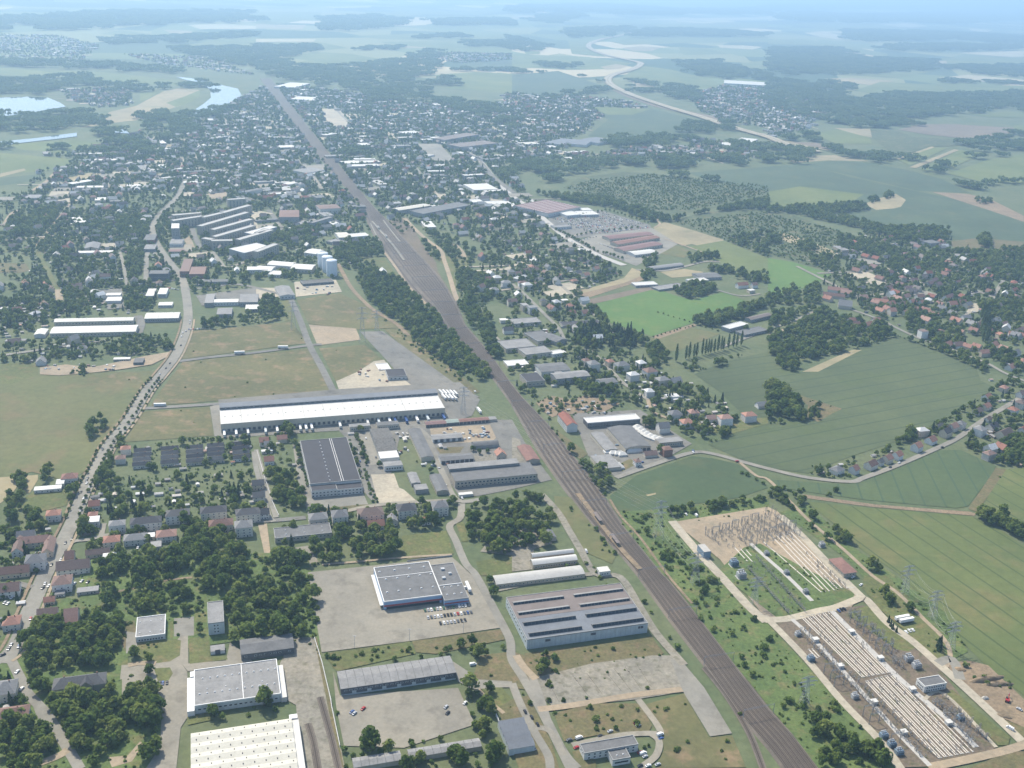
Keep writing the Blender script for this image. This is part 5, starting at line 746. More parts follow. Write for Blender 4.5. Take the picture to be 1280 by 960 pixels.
b_rows = [
    (1, 1, '55,362 175,372 190,352', 6, 'gable', 'white_roof', 'white_wall', 'long white hall beside the silos', 'hall', 'long white hall beside the silos'), (1, 1, '172,382 278,388 270,362', 7, 'gable', 'white_roof', 'cream_wall', 'right-hand section of the white hall beside the silos', 'hall', None), (1, 1, '-10,390 75,395 90,372', 6, 'gable', 'white_roof', 'white_wall', 'white hall at the estate edge left of the silo hall', 'hall', None), (1, 1, '60,412 120,415 130,395', 5, 'flat', 'white_roof', 'white_wall', 'small white flat hall below the silo hall', 'hall', None), (1, 1, '240,302 300,310 305,285', 7, 'gable', 'white_roof', 'white_wall', 'white hall behind the silos', 'hall', None),
    (1, 1, '120,520 195,515 185,468', 6, 'gabley', 'grey_roof_pale', 'white_wall', 'pale gatehouse hall at the top of the service road', 'hall', 'pale hall atop the service road'), (1, 1, '235,460 390,448 380,432', 4, 'flat', 'old_roof', 'dark_wall', 'long dark low shed behind the meadow', 'shed', None),
    (1, 1, '415,228 475,225 462,200', 6, 'gable', 'cream_roof', 'white_wall', 'cream-roofed hall near the station trees', 'hall', 'cream-roofed hall near the station'), (1, 1, '478,225 568,218 560,202', 5, 'flat', 'white_roof', 'white_wall', 'white flat hall next to the cream-roofed hall', 'hall', None), (1, 1, '350,245 420,262 425,240', 5, 'flat', 'grey_roof_pale', 'grey_wall', 'grey shed row left of the cream-roofed hall', 'shed', None), (1, 1, '-60,305 78,275 72,240', 14, 'flat', 'white_roof', 'grey_wall', 'grey flats slab at the estate bottom edge', 'flats', None), (1, 1, '-20,210 105,175 98,160', 14, 'flat', 'white_roof', 'grey_wall', 'grey flats slab beyond the estate bottom edge', 'flats', None), (1, 1, '285,155 385,125 380,118', 12, 'flat', 'grey_roof_pale', 'grey_wall', 'flats slab standing alone in the tree belt', 'flats', None), (1, 1, '115,125 215,125 210,90', 12, 'hip', 'tiles_brown', 'grey_wall', 'brown-roofed quadrangle beside the tree belt', 'building', None), (1, 1, '320,85 425,80 420,60', 12, 'hip', 'tiles_brown', 'render_wall', 'brown-roofed long block near the railway', 'building', None),
    (1, 1, '715,92 870,68 850,56', 9, 'gable', 'cream_roof', 'grey_wall', 'cream-roofed factory across the railway from the station', 'factory', 'cream-roofed factory by the station'), (1, 1, '835,110 1075,65 1065,40', 10, 'flat', 'grey_roof', 'grey_wall', 'long grey factory block behind the station yard', 'factory', 'long grey factory behind the station yard'), (1, 1, '1085,52 1140,50 1135,35', 6, 'flat', 'white_roof', 'white_wall', 'white shed behind the long grey factory', 'shed', None), (1, 1, '1165,62 1280,58 1275,42', 6, 'flat', 'white_roof', 'white_wall', 'white hall by the boulevard to the market', 'hall', None),
    (1, 1, '660,925 755,920 725,885', 5, 'flat', 'black_roof', 'white_wall', 'small black-roofed pump house on the pale rubble lot', 'pump house', 'black-roofed pump house'), (1, 1, '615,890 675,885 655,855', 1.2, 'flat', 'white_roof', 'concrete', 'pale foundation slab on the rubble lot', 'slab', None),
    (1, 0, '1090,950 1212,945 1195,915', 9, 'flat', 'white_roof', 'white_wall', 'white box store beside the boulevard', 'store', 'white box store beside the boulevard'), (1, 0, '445,818 625,808 615,795', 6, 'flat', 'white_roof', 'grey_wall', 'long white warehouse beside the far railway', 'warehouse', 'long white warehouse by the far railway'), (1, 0, '470,832 620,828 615,818', 6, 'flat', 'white_roof', 'grey_wall', 'second white warehouse beside the far railway', 'warehouse', None), (1, 0, '115,738 200,735 195,724', 6, 'flat', 'white_roof', 'grey_wall', 'white warehouse left of the far railway', 'warehouse', None), (1, 0, '885,692 935,690 930,682', 8, 'flat', 'white_roof', 'white_wall', 'white hall in front of the red-brown works', 'hall', None),
    (1, 0, '945,700 1115,672 1100,656', 12, 'flat', 'brown_roof', 'grey_wall', 'left block of the red-brown works in the distance', 'works', 'red-brown works in the distance'), (1, 0, '1025,735 1210,715 1195,696', 13, 'flat', 'brown_roof', 'grey_wall', 'right block of the red-brown works in the distance', 'works', None), (1, 0, '90,432 190,438 180,412', 8, 'flat', 'white_roof', 'white_wall', 'far white hall left of the railway top', 'hall', None), (1, 0, '175,495 275,500 270,484', 8, 'flat', 'white_roof', 'white_wall', 'far white hall right of the railway top', 'hall', None), (1, 0, '250,865 345,850 335,826', 8, 'flat', 'grey_roof_pale', 'white_wall', 'pale block beside the railway in town', 'block', None), (1, 0, '750,668 830,662 825,650', 6, 'flat', 'white_roof', 'white_wall', 'white hall in the town before the wooded slope', 'hall', None), (1, 0, '530,725 580,722 575,712', 6, 'flat', 'white_roof', 'white_wall', 'little white store in the town middle', 'store', None),
    (2, 0, '165,712 240,722 250,690', 8, 'gable', 'blue_grey_roof', 'white_wall', 'left wing of the striped distant factory', 'factory', None), (2, 0, '250,715 370,725 360,700', 8, 'gable', 'blue_grey_roof', 'white_wall', 'middle wing of the striped distant factory', 'factory', 'striped distant factory'), (2, 0, '330,700 430,715 420,685', 8, 'gable', 'blue_grey_roof', 'white_wall', 'right wing of the striped distant factory', 'factory', None), (2, 0, '45,722 140,718 135,708', 6, 'flat', 'cream_roof', 'white_wall', 'cream flat hall left of the striped factory', 'hall', None), (2, 0, '175,738 232,735 228,725', 6, 'flat', 'white_roof', 'white_wall', 'white flat hall before the striped factory', 'hall', None), (2, 0, '290,795 355,790 350,780', 5, 'flat', 'white_roof', 'cream_wall', 'white shed before the tree belt', 'shed', None), (2, 0, '1085,728 1140,725 1130,708', 7, 'flat', 'white_roof', 'white_wall', 'bright hall in the motorway-side village', 'hall', None), (2, 0, '1115,708 1200,716 1195,692', 7, 'flat', 'white_roof', 'white_wall', 'long bright hall in the motorway-side village', 'hall', 'bright halls of the motorway-side village'), (2, 0, '1060,415 1280,428 1275,412', 8, 'flat', 'white_roof', 'white_wall', 'very distant long white hall beyond the motorway', 'hall', 'distant white hall beyond the motorway'), (2, 0, '755,785 810,782 805,770', 6, 'flat', 'white_roof', 'white_wall', 'white shed in the strip village before the orchards', 'shed', None),
    (2, 1, '182,108 345,75 275,18', 9, 'flat', 'pink_roof', 'white_wall', 'supermarket with broad pink roof by its packed car park', 'supermarket', 'pink-roofed supermarket'), (2, 1, '275,118 345,112 335,92', 6, 'flat', 'white_roof', 'white_wall', 'white entrance wing of the supermarket', 'entrance', None), (2, 1, '345,115 435,112 425,92', 5, 'flat', 'white_roof', 'white_wall', 'white annex right of the supermarket entrance', 'annex', None), (2, 1, '355,92 402,90 398,78', 6, 'flat', 'white_roof', 'white_wall', 'small white annex behind the supermarket', 'annex', None), (2, 1, '490,235 710,212 690,195', 6, 'gable', 'pink_roof', 'cream_wall', 'rear long red-roofed retail hall', 'store', None), (2, 1, '530,262 740,228 730,212', 6, 'gable', 'rust_roof', 'cream_wall', 'middle long red-roofed retail hall', 'store', 'red-roofed retail halls'), (2, 1, '560,295 755,262 745,240', 6, 'gable', 'pink_roof', 'cream_wall', 'front long red-roofed retail hall', 'store', None), (2, 1, '615,315 728,302 720,282', 5, 'barrel', 'white_roof', 'white_wall', 'white round-topped tent hall by the retail park', 'tent hall', 'white round-topped tent hall'), (2, 1, '215,178 300,172 295,160', 5, 'flat', 'grey_roof_pale', 'white_wall', 'small pavilion at the supermarket entrance road', 'pavilion', None),
    (2, 1, '620,468 730,462 722,446', 4, 'flat', 'white_roof', 'grey_wall', 'pale nursery shed above the bright green field', 'shed', 'nursery sheds above the green field'), (2, 1, '735,490 870,470 860,450', 3, 'flat', 'grey_roof_pale', 'grey_wall', 'grey nursery roof above the bright green field', 'shed', None), (2, 1, '900,450 985,440 970,425', 5, 'flat', 'white_roof', 'white_wall', 'white farm hall right of the nursery', 'hall', None), (2, 1, '940,430 1050,425 1040,400', 5, 'gable', 'grey_roof', 'grey_wall', 'grey farm hall right of the nursery', 'hall', None), (2, 1, '700,385 860,365 850,352', 4, 'barrel', 'tiles_grey', 'grey_wall', 'long greenhouse left of the farm halls', 'greenhouse', None),
    (2, 1, '1088,685 1182,660 1160,642', 6, 'flat', 'white_roof', 'grey_wall', 'bright white-roofed hall by the poplar row', 'hall', 'white-roofed hall by the poplars'), (2, 1, '1195,640 1300,615 1290,600', 5, 'gable', 'brown_roof', 'grey_wall', 'brown low farm shed behind the white-roofed hall', 'shed', None), (2, 1, '1165,715 1280,690 1265,665', 4, 'flat', 'grey_roof', 'grey_wall', 'grey low farm shed by the poplar row', 'shed', None),
    (2, 1, '10,660 148,650 130,625', 5, 'flat', 'grey_roof_pale', 'cream_wall', 'cream-edged flat workshop above the tracks', 'workshop', 'cream-edged workshop above the tracks'), (2, 1, '130,748 220,735 195,685', 6, 'flat', 'grey_roof', 'cream_wall', 'grey flat works hall above the tracks', 'works hall', 'grey flat works hall'), (2, 1, '222,750 275,735 245,690', 6, 'gabley', 'grey_roof', 'grey_wall', 'dark gabled works hall beside the grey flat one', 'works hall', None), (2, 1, '-30,785 118,770 105,728', 6, 'flat', 'grey_roof_pale', 'cream_wall', 'wide pale works hall nearest the tracks', 'works hall', None), (2, 1, '70,815 202,800 190,765', 6, 'flat', 'grey_roof_pale', 'cream_wall', 'pale works hall with long front', 'works hall', None), (2, 1, '205,812 272,802 262,784', 5, 'flat', 'white_roof', 'white_wall', 'small white works office above the tracks', 'office', None), (2, 1, '-20,870 85,862 80,835', 4, 'flat', 'white_roof', 'cream_wall', 'white low works shed by the tracks', 'shed', None), (2, 1, '148,900 292,888 280,848', 7, 'gable', 'grey_roof', 'white_wall', 'white-walled gabled block in the works area', 'block', 'white-walled gabled block'), (2, 1, '222,935 392,918 380,888', 8, 'gable', 'grey_roof_pale', 'grey_wall', 'long grey gabled school block', 'school', 'long grey school block'), (2, 1, '75,950 165,942 150,902', 7, 'flat', 'black_roof', 'beige_wall', 'brown-walled flat block left of the school', 'block', None), (2, 1, '255,670 450,660 430,640', 3, 'flat', 'black_roof', 'cream_wall', 'row of dark garages before the conifers', 'garages', None), (2, 1, '450,960 530,950 510,925', 6, 'gable', 'grey_roof', 'white_wall', 'white house-like block below the school', 'block', None)]
for c, r_, s_, h_, rf, rm, wm, lb, cat, lm in b_rows:
    a, b_, cc = T(c, r_, s_); pa, pb = P(*a, h_), P(*b_, h_); an = math.degrees(math.atan2(pb.y - pa.y, pb.x - pa.x)); far = pa.y > 2400
    hall(lb, cat, a, b_, cc, h_, rf, rm, wm, ang=an, rise=2.0, lm=lm, name=cat.replace(' ', '_'), win=None if far or h_ < 4 else [('f', h_ * .45, max(4, min(14, int((pb - pa).length / 6))), 2.4, 1.5)], parapet=None if rf != 'flat' or far else ('grey_wall' if rm != 'white_roof' else 'trim_white'))
# supermarket roof: raised pale joints
for o in [o for o in COL.objects if o.get('label', '').startswith('supermarket with broad')]:
    rf = [c for c in o.children if c.name.startswith('roof')][0]; xs_ = [v.co.x for v in rf.data.vertices]; ys_ = [v.co.y for v in rf.data.vertices]
    for k in range(1, 9):
        y0 = min(ys_) + (max(ys_) - min(ys_)) * k / 9; sub(o, 'roof_joint', 'trim_white', min(xs_) + 1, y0 - .5, 9.003, max(xs_) - 1, y0 + .5, 9.3)
RAILPOLY = [tuple(v) for v in [*gl, *gr[::-1]]]
# ------------------------------------------------------------------ houses
ROOFM = dict(r='tiles_red', b='tiles_brown', d='tiles_dark', g='tiles_grey', p='felt_pale')
ROOFW = dict(r='red', b='brown', d='dark', g='grey', p='pale')
def house_parts(w, d, h, typ, rise):
    """(wall mesh builder, roof mesh builder) for a house of footprint w x d"""
    X0, X1, Y0, Y1, o = -w / 2, w / 2, -d / 2, d / 2, .45; b = MB(); r = MB(); b.box(X0, Y0, -1.2, X1, Y1, h, top=False)
    if typ == 'g':
        for x, fl in ((X0, 1), (X1, 0)): tr = [(x, Y0, h), (x, Y1, h), (x, 0, h + rise - .1)]; b.tri(*(tr[::-1] if fl else tr))
        for s in (-1, 1):
            e, k = (X0 - o, s * (d / 2 + o), h - rise * o / (d / 2)), (X1 + o, s * (d / 2 + o), h - rise * o / (d / 2)); p1, p2 = (X1 + o, 0, h + rise), (X0 - o, 0, h + rise)
            q = [e, k, p1, p2] if s < 0 else [k, e, p2, p1]; n = len(r.v); r.v += q + [(v[0], v[1], v[2] - .22) for v in q]
            r.f += [(n, n + 1, n + 2, n + 3), (n + 7, n + 6, n + 5, n + 4)] + [(n + i, n + 4 + i, n + 4 + (i + 1) % 4, n + (i + 1) % 4) for i in range(4)]; r.m += [0] * 6
    elif typ == 'h':
        e = min(d / 2 * .85, w * .42); p = [(X0 - o, Y0 - o, h), (X1 + o, Y0 - o, h), (X1 + o, Y1 + o, h), (X0 - o, Y1 + o, h), (X0 + e, 0, h + rise), (X1 - e, 0, h + rise)]
        r.v += p; r.f += [(0, 1, 5, 4), (2, 3, 4, 5), (1, 2, 5), (3, 0, 4), (3, 2, 1, 0)]; r.m += [0] * 5
    else:
        r.box(X0 - .2, Y0 - .2, h, X1 + .2, Y1 + .2, h + .35)
    return b, r
def chimney_mesh():
    b = MB(); b.box(-.35, -.35, -1.5, .35, .35, 1.1); b.box(-.42, -.42, 1.1, .42, .42, 1.25); return b.mesh('chimney', 'brick_wall')
HOUSES = []     # x, y, w, d, h, rot, colour, type, hand, wall
def H(c, r, s, rot=17, wall='render_wall'):
    for it in s.split():
        v = it.split(','); x, y, w, d, h = map(float, v[:5]); w *= .82 if w < 34 else 1; d *= .9; p = P(c * 320 + x / 4, r * 240 + y / 4, h * .8); HOUSES.append((p.x, p.y, w, d, h, float(v[7]) if len(v) > 7 else rot, v[5], v[6], True, wall))
H(0, 3, '35,65,24,13,6,b,g 60,228,15,14,6,r,h 240,188,18,12,5,b,g 360,205,12,19,6,r,g 312,28,18,16,8,b,h 30,565,17,18,8,g,h 60,690,26,15,5,b,h 248,120,10,7,4,r,g 20,225,14,9,4,g,f 300,85,9,7,3,g,f 440,70,20,8,3,g,f')
H(0, 2, '628,325,12,10,7,r,h 602,372,12,10,6,b,h 348,465,18,13,5,r,h 268,650,15,12,7,r,h 95,812,28,10,6,b,g,107 245,812,30,10,6,b,g,107 168,785,30,11,6,r,g 178,880,19,16,9,g,h 368,912,32,14,6,b,g 350,862,9,13,5,b,g 445,685,22,12,7,p,f 586,702,17,11,8,g,h 730,690,33,14,9,d,h 888,652,26,14,9,d,h 1068,636,29,14,9,d,h 1240,646,27,14,9,d,h 1218,710,19,15,10,g,h 1105,700,26,14,8,b,h 558,780,17,13,6,r,h 678,770,24,13,6,g,h 832,752,21,14,6,r,h 780,805,11,11,4,g,f 490,842,24,8,4,b,g 570,857,22,9,3.5,p,f 472,602,12,10,5,r,g 465,655,10,9,6,r,h 75,935,28,11,5,b,g 130,755,18,10,5,g,g 690,715,12,9,4,g,g 745,760,12,9,4,p,f')
H(0, 2, '240,522,30,9,3.5,p,f 302,492,9,12,4,p,f')
for bx, by in ((712, 382), (850, 372), (975, 366), (1080, 356), (1205, 348)):      # dark-roofed terraces climbing away from the road
    p = P(bx / 4, 480 + by / 4); e2 = Vector((-math.sin(R(17)), math.cos(R(17))))
    for k in range(4):
        c = p.xy + e2 * (k - 1.5) * 11.5; HOUSES.append((c.x, c.y, 17, 5.6, 4.4, 17, 'd', 'g', True, 'render_wall')); e1 = Vector((e2.y, -e2.x)); c = c + e2 * 5.6 + e1 * random.uniform(-5, 5); HOUSES.append((c.x, c.y, random.uniform(5, 9), 3, 2.8, 17, 'p', 'f', True, 'render_wall'))
H(1, 2, '310,668,21,14,8,g,h 418,656,18,16,9,g,h 572,646,29,17,9,b,h 598,702,19,11,5,r,g 752,624,22,16,9,d,h 918,610,18,15,10,g,h 845,680,12,10,4,r,h 683,678,14,9,5,g,g,107 40,285,12,10,6,r,g 130,272,13,9,5,r,g 65,380,12,10,5,r,g 1222,352,14,12,8,r,g,107 10,500,14,10,6,d,g 14,560,14,10,6,d,g 30,645,16,10,6,d,g 60,300,10,8,4,g,g 55,335,14,5,3,p,f')
H(2, 2, '815,150,17,14,9,g,h 905,142,15,13,7,r,h 872,192,17,14,7,r,h 1065,172,19,13,10,r,h 1185,158,19,13,9,r,h 755,215,16,13,8,g,g 685,38,13,12,8,p,h 800,62,20,11,6,p,f 626,388,8,9,6,b,h 690,350,18,9,4,b,g 1255,105,22,11,4,g,g 960,240,9,7,3,d,g 820,75,12,8,4,p,f')
H(3, 2, '345,428,16,12,5,g,h 432,425,10,10,6,r,g 515,402,16,11,6,b,g 560,388,8,8,5,d,g 598,372,12,10,6,r,g 648,355,12,10,6,r,g 745,312,13,11,7,r,g 815,280,14,11,5,r,g 890,240,17,11,7,d,g 925,214,15,11,6,r,g 965,200,12,10,7,g,h 1060,228,15,13,9,g,h 1122,213,19,11,6,d,g 1182,250,26,15,6,b,g 1225,130,13,12,7,r,h 1265,95,16,13,8,b,h 1180,20,13,10,6,r,h 1095,65,15,10,6,r,g 1090,112,15,10,5,r,g 1050,135,13,10,5,b,g 1275,230,11,10,6,r,g 850,215,20,9,4,d,g 1265,50,13,10,6,b,g 1100,175,10,7,4,b,g', 40)
VIL = '610,225 695,225 760,240 730,260 870,262 590,325 440,390 465,480 490,320 540,330 430,305 380,315 300,530 540,550 580,535 650,530 730,440 700,480 718,492 660,460 770,552 760,520 722,546 790,588 870,578 810,455 850,460 830,440 950,452 910,520 895,527 990,625 1020,656 925,605 942,640 860,560 1140,640 1180,660 1262,688 1240,712 1100,690 1110,497 790,636 440,660 500,660 540,640 900,760 950,762 420,640 1230,490 970,550 560,430 610,400 480,378 475,525 1030,690 885,410 1045,770 1215,872 640,500 600,480 690,520 745,480 820,520 670,560 615,555 830,610 1060,660 1000,560 780,420 690,600 560,590 960,700 1130,760 1180,780 1080,800 1000,770 1240,800'
for i, (x, y) in enumerate(parse(VIL)):
    h_ = random.choice([4.5, 5, 6]); p = P(960 + x / 4, 240 + y / 4, h_); HOUSES.append((p.x, p.y, random.uniform(12, 17), random.uniform(9.5, 11.5), h_, random.choice([35, 40, 125, 130, 20]), random.choice('rrrrrrbg'), 'g', True, 'render_wall'))
H(3, 1, '350,492,34,12,6,r,g,-20 390,505,22,12,6,r,g,-20 385,565,26,20,6,g,g,-15 330,518,36,10,5,b,g,-20 565,548,28,11,5,r,g,-20 720,606,12,10,5,p,f 775,700,14,12,12,b,f 780,595,24,10,5,r,g,-20 1245,715,30,11,5,r,g,-20')
H(2, 1, '75,466,19,13,9,p,h 222,552,14,13,9,p,h 262,542,13,8,5,p,f 62,568,12,14,10,g,f 100,580,16,13,11,g,f 405,862,18,15,11,g,h 490,850,12,11,8,r,h 548,866,22,15,9,g,h 645,856,14,13,8,p,h 690,898,20,16,10,b,h 605,915,17,13,9,p,h 752,940,20,14,9,g,h 370,845,12,10,8,b,h 155,545,12,10,8,d,h 230,905,12,10,6,g,f 1150,465,26,11,6,r,g 1195,492,14,10,5,p,f 1210,465,13,10,6,b,g 290,290,18,14,8,g,h 345,290,14,10,7,p,h 30,410,13,10,6,b,g', 25)
for s_ in parse('60,235 240,300 100,370 240,416 165,400 430,320 490,390 120,460 360,600 300,600 150,330 80,300 40,280 200,290 350,330 390,350 420,380 330,400 280,380 60,420 140,430 230,350 180,370 370,410 410,430 310,440 50,200 110,160 150,210 20,160'):
    p = P(640 + s_[0] / 4, 240 + s_[1] / 4, 5); HOUSES.append((p.x, p.y, random.uniform(10, 13), random.uniform(8.5, 10), 4.5, random.choice([25, 115, 40]), random.choice('rrrbgdp'), random.choice('ggh'), True, 'render_wall'))
H(1, 1, '1205,430,16,13,9,p,h 1250,455,18,13,9,g,h 1190,490,18,13,7,g,h 1275,400,14,12,9,g,h 1260,690,18,11,6,d,g 920,690,14,9,4,p,f 1240,640,16,10,5,p,f')

# scattered town: zones of (photo polygon, trees/ha, houses/ha, sheds/ha, scatter colours)
ZONES = [
    (X('60,190 250,150 340,105 560,130 760,125 740,160 700,185 640,220 690,285 600,300 520,290 470,300 420,330 340,330 235,350 225,330 190,385 120,400 0,420 -20,420 -20,300 20,260'), 12, 1.6, 1, 'rbgppd'),
    (X('190,175 250,150 330,108 355,140 395,195 435,242 455,275 440,300 360,290 345,250 215,240 150,250 60,260 40,235 110,200'), 16, 7.5, 0, 'rbbdgpppp'),
    (X('70,262 190,262 190,300 222,345 190,385 150,395 130,380 60,398 0,418 0,395 45,330 30,290'), 34, 1.2, 20, 'rbgp'),
    (T(0, 1, '0,550 480,500 500,600 250,630 240,680 0,740'), 28, 0, 44, 'p'), (T(0, 1, '30,760 860,720 880,790 560,830 240,860 0,860'), 50, 2, 14, 'gbp'),
    (X('345,105 450,118 520,130 640,135 760,125 740,150 640,170 720,182 640,215 690,280 600,270 480,262 440,230 410,185'), 15, 6.5, 0, 'rbgppppd'),
    (X('590,265 640,250 690,290 760,330 780,345 720,365 700,370 660,360 620,330 590,300 570,285'), 28, 2, 16, 'rgbp'), (X('600,320 650,335 720,365 760,395 770,420 740,440 700,400 640,385 600,365'), 26, 3, 3, 'rgbp'),
    (X('700,440 790,440 830,470 870,490 930,530 900,545 850,540 800,510 730,480'), 34, 1, 8, 'rgp'), (X('1040,320 1080,290 1190,295 1230,330 1300,360 1300,440 1230,420 1160,400 1100,400 1050,370 1020,350'), 26, 2.5, 2, 'rrrbp'),
    (T(2, 0, '900,690 1280,740 1280,790 1000,800 860,770'), 14, 7, 0, 'rrbgp'), (T(2, 0, '880,480 1050,430 1280,440 1280,640 1100,620 940,560'), 14, 6, 0, 'rrbgp'), (T(3, 0, '0,440 300,480 350,520 250,560 210,640 0,700'), 16, 7, 0, 'rbgppp'),
    (T(2, 0, '-40,460 250,480 520,500 680,540 400,600 350,680 160,690 -40,680'), 15, 7, 0, 'rrbgppp'), (T(2, 0, '440,770 700,730 950,740 980,790 600,820 300,790 200,760'), 14, 7, 0, 'rrbgp'),
    (T(0, 0, '300,450 660,440 660,530 500,540 340,500'), 14, 6, 0, 'rrbgp'), (T(0, 0, '-100,170 300,180 500,230 420,300 -100,290'), 5, 2.2, 0, 'pprg'), (T(0, 0, '600,270 1060,290 1280,380 1180,370 1000,345 800,320'), 7, 3, 0, 'pprg'), (T(1, 0, '820,260 1280,270 1280,310 1000,320'), 9, 3.5, 0, 'prg'),
    (T(0, 0, '440,800 760,740 1280,600 1280,960 200,960 280,880'), 15, 5.5, 0, 'rbgppppd'), (T(0, 1, '-20,20 180,0 420,0 360,120 260,220 180,280 0,330'), 16, 2, 4, 'rbgp'), (X('230,235 345,250 350,290 300,330 250,340 225,320 215,280'), 14, 2.5, 0, 'rbgp'),
    (T(2, 1, '0,540 300,600 480,660 420,800 680,900 560,1000 20,1010 -60,800'), 17, .6, 5, 'gpr'), (T(2, 2, '60,40 300,20 640,20 620,120 300,150 180,160'), 14, 0, 5, 'g'), (T(1, 1, '0,280 400,240 520,340 420,430 180,450 0,430'), 16, .5, 3, 'gp'), (T(0, 1, '640,180 900,150 1280,220 1280,480 960,520 880,420 700,460'), 18, .8, 2, 'gpr'), (T(3, 1, '340,420 1280,300 1280,900 1100,860 600,660 380,600'), 9, .8, 3, 'rrb'),
    (T(0, 2, '460,480 1280,450 1280,600 1000,615 660,650 450,620'), 24, 0, 46, 'p'), (T(0, 2, '670,310 1270,285 1270,420 680,440'), 16, 1, 26, 'bp'), (T(1, 2, '0,230 215,250 225,440 40,440'), 22, 3, 10, 'rbp'), (X('420,320 470,330 500,360 420,330'), 20, 1, 3, 'gp'),
    (T(3, 2, '1040,0 1280,-60 1280,60 1100,140 900,250 700,320 400,430 220,460 380,390 640,290 860,180'), 26, 1, 9, 'rbp'), (T(3, 2, '960,270 1280,80 1400,60 1400,420 1180,420 1000,330'), 34, 2, 6, 'rbp'), (T(0, 2, '0,690 220,690 290,760 230,960 0,960'), 40, 0, 8, 'rbg'), (T(0, 3, '-60,20 140,30 80,250 -60,330'), 40, 0, 8, 'rb'), (T(0, 2, '400,640 660,640 800,800 500,830 400,780'), 36, 0, 8, 'rg'), (T(0, 3, '-60,440 60,440 200,690 -60,760'), 44, 0, 4, 'rb'), (T(1, 2, '250,600 960,580 1000,700 720,740 400,760 260,700'), 20, 0, 4, 'g'), (T(1, 2, '430,200 1160,180 1200,300 1040,500 560,440'), 7, 0, 6, 'g'), (T(2, 2, '620,20 900,0 1000,60 1280,150 1100,250 900,240 760,160'), 24, 0, 14, 'g'),
]
def off_limits(pts, polys=True, margin=0.0):
    m = np.zeros(len(pts), bool)
    for g, hw in BLOCK:
        gg = [tuple(v) for v in g]
        if hw is None:
            if polys: m |= pip(gg, pts)
        else:
            lo = np.min(gg, 0) - hw; hi = np.max(gg, 0) + hw; k = ((pts > lo) & (pts < hi)).all(1)
            if k.any(): m[k] |= near_line(gg, hw + margin, pts[k])
    for g in FOOT: m |= pip([tuple(v) for v in g], pts)
    return m
def off_hard(pts):          # only roads, railway, buildings
    return off_limits(pts, polys=False) | pip(RAILPOLY, pts)
def spread_out(pts, dmin, seen=None):
    grid = seen if seen is not None else {}; out = []
    for i, (x, y) in enumerate(pts):
        k = (int(x // dmin), int(y // dmin))
        if any(math.hypot(x - u, y - v) < dmin for a in (-1, 0, 1) for b2 in (-1, 0, 1) for u, v in grid.get((k[0] + a, k[1] + b2), ())): continue
        grid.setdefault(k, []).append((x, y)); out.append(i)
    return out
TREES = []      # x, y, scale, type
SHEDS = []
hgrid = {}
for hh in HOUSES: hgrid.setdefault((int(hh[0] // 15), int(hh[1] // 15)), []).append(hh[:2])
for poly, td, hd, sd, cols in ZONES:          # streets, yards and forecourts of the town
    g = [tuple(v) for v in G(poly)]
    if hd >= 2 and g[0][1] > 1300:
        p = scatter(g, .95); p = p[~off_limits(p, True, 10)]
        for x, y in p:
            a = R(random.choice([17, 107, 35, 60])); L, Wd = random.choice([(160, 7), (120, 8), (200, 7), (55, 38), (45, 30)]); NP[0] += 1; z = .5 + NP[0] * .0012; e1 = Vector((math.cos(a), math.sin(a))) * L / 2; e2 = Vector((-math.sin(a), math.cos(a))) * Wd / 2; c0 = Vector((x, y))
            if pip(RAILPOLY, np.array([tuple(c0 + e1 * k_) for k_ in (-1, -.75, -.5, -.25, 0, .25, .5, .75, 1)])).any(): continue
            qd = [c0 - e1 - e2, c0 + e1 - e2, c0 + e1 + e2, c0 - e1 + e2]
            b = MB(); b.poly([(v.x, v.y, z) for v in qd]); kind(b.build('street' if Wd < 10 else 'yard', random.choice(['asphalt_pale', 'sand_pale', 'sand_pale', 'concrete_lot'])), 'structure'); BLOCK.append((qd, None))
for poly, td, hd, sd, cols in ZONES:
    g = [tuple(v) for v in G(poly)]
    if hd:
        p = scatter(g, hd * 1.25); p = p[~off_limits(p, True, 5)]
        for i in spread_out(p, 15, hgrid):
            x, y = p[i]; far = y > 2000; big = far and random.random() < .13; HOUSES.append((x, y, random.uniform(30, 60) if big else random.uniform(11, 22 if far else 16), random.uniform(14, 24) if big else random.uniform(9, 12), random.choice([4.5, 5.5, 6.5, 8]), random.choice([17, 107, 30, 120, 60]), 'ppg'[random.randrange(3)] if big else random.choice(cols), 'f' if big else random.choice('gggh'), False, 'render_wall'))
    if sd:
        p = scatter(g, sd * 1.2); p = p[~off_limits(p)]
        for i in spread_out(p, 6.5): SHEDS.append((*p[i], random.uniform(3.5, 6.5), random.uniform(2.8, 4.5), random.choice([17, 20, 107])))
    if td:
        p = scatter(g, td * (3.2 if g[0][1] > 1400 else 2.6)); p = p[~off_limits(p)]
        for x, y in p: TREES.append((x, y, random.uniform(.45, 1.0) * (1.15 if y > 2400 else 1), random.choice('ddddddbc')))
print('houses', len(HOUSES), 'sheds', len(SHEDS), 'trees', len(TREES))
for x, y, w, d, h, rot, *_ in HOUSES:
    e1 = Vector((math.cos(R(rot)), math.sin(R(rot)))); e2 = Vector((-e1.y, e1.x)); FOOT.append([Vector((x, y)) + e1 * s * w / 2 + e2 * t_ * d / 2 for s, t_ in ((-1, -1), (1, -1), (1, 1), (-1, 1))]) if y < 2200 else None
def in_view(x, y, m=25):
    if y < 300: return False
    a, b2 = proj((x, y, 3)); return -m < a < 1280 + m and -m < b2 < 960 + m
def near_first(L): return sorted((h for h in L), key=lambda h: h[0] ** 2 + h[1] ** 2 + CAM_H ** 2)
HOUSES = [h for h in HOUSES if in_view(h[0], h[1])]
hs = near_first(HOUSES); chim = chimney_mesh(); VW = []
farw, farr = {}, {}
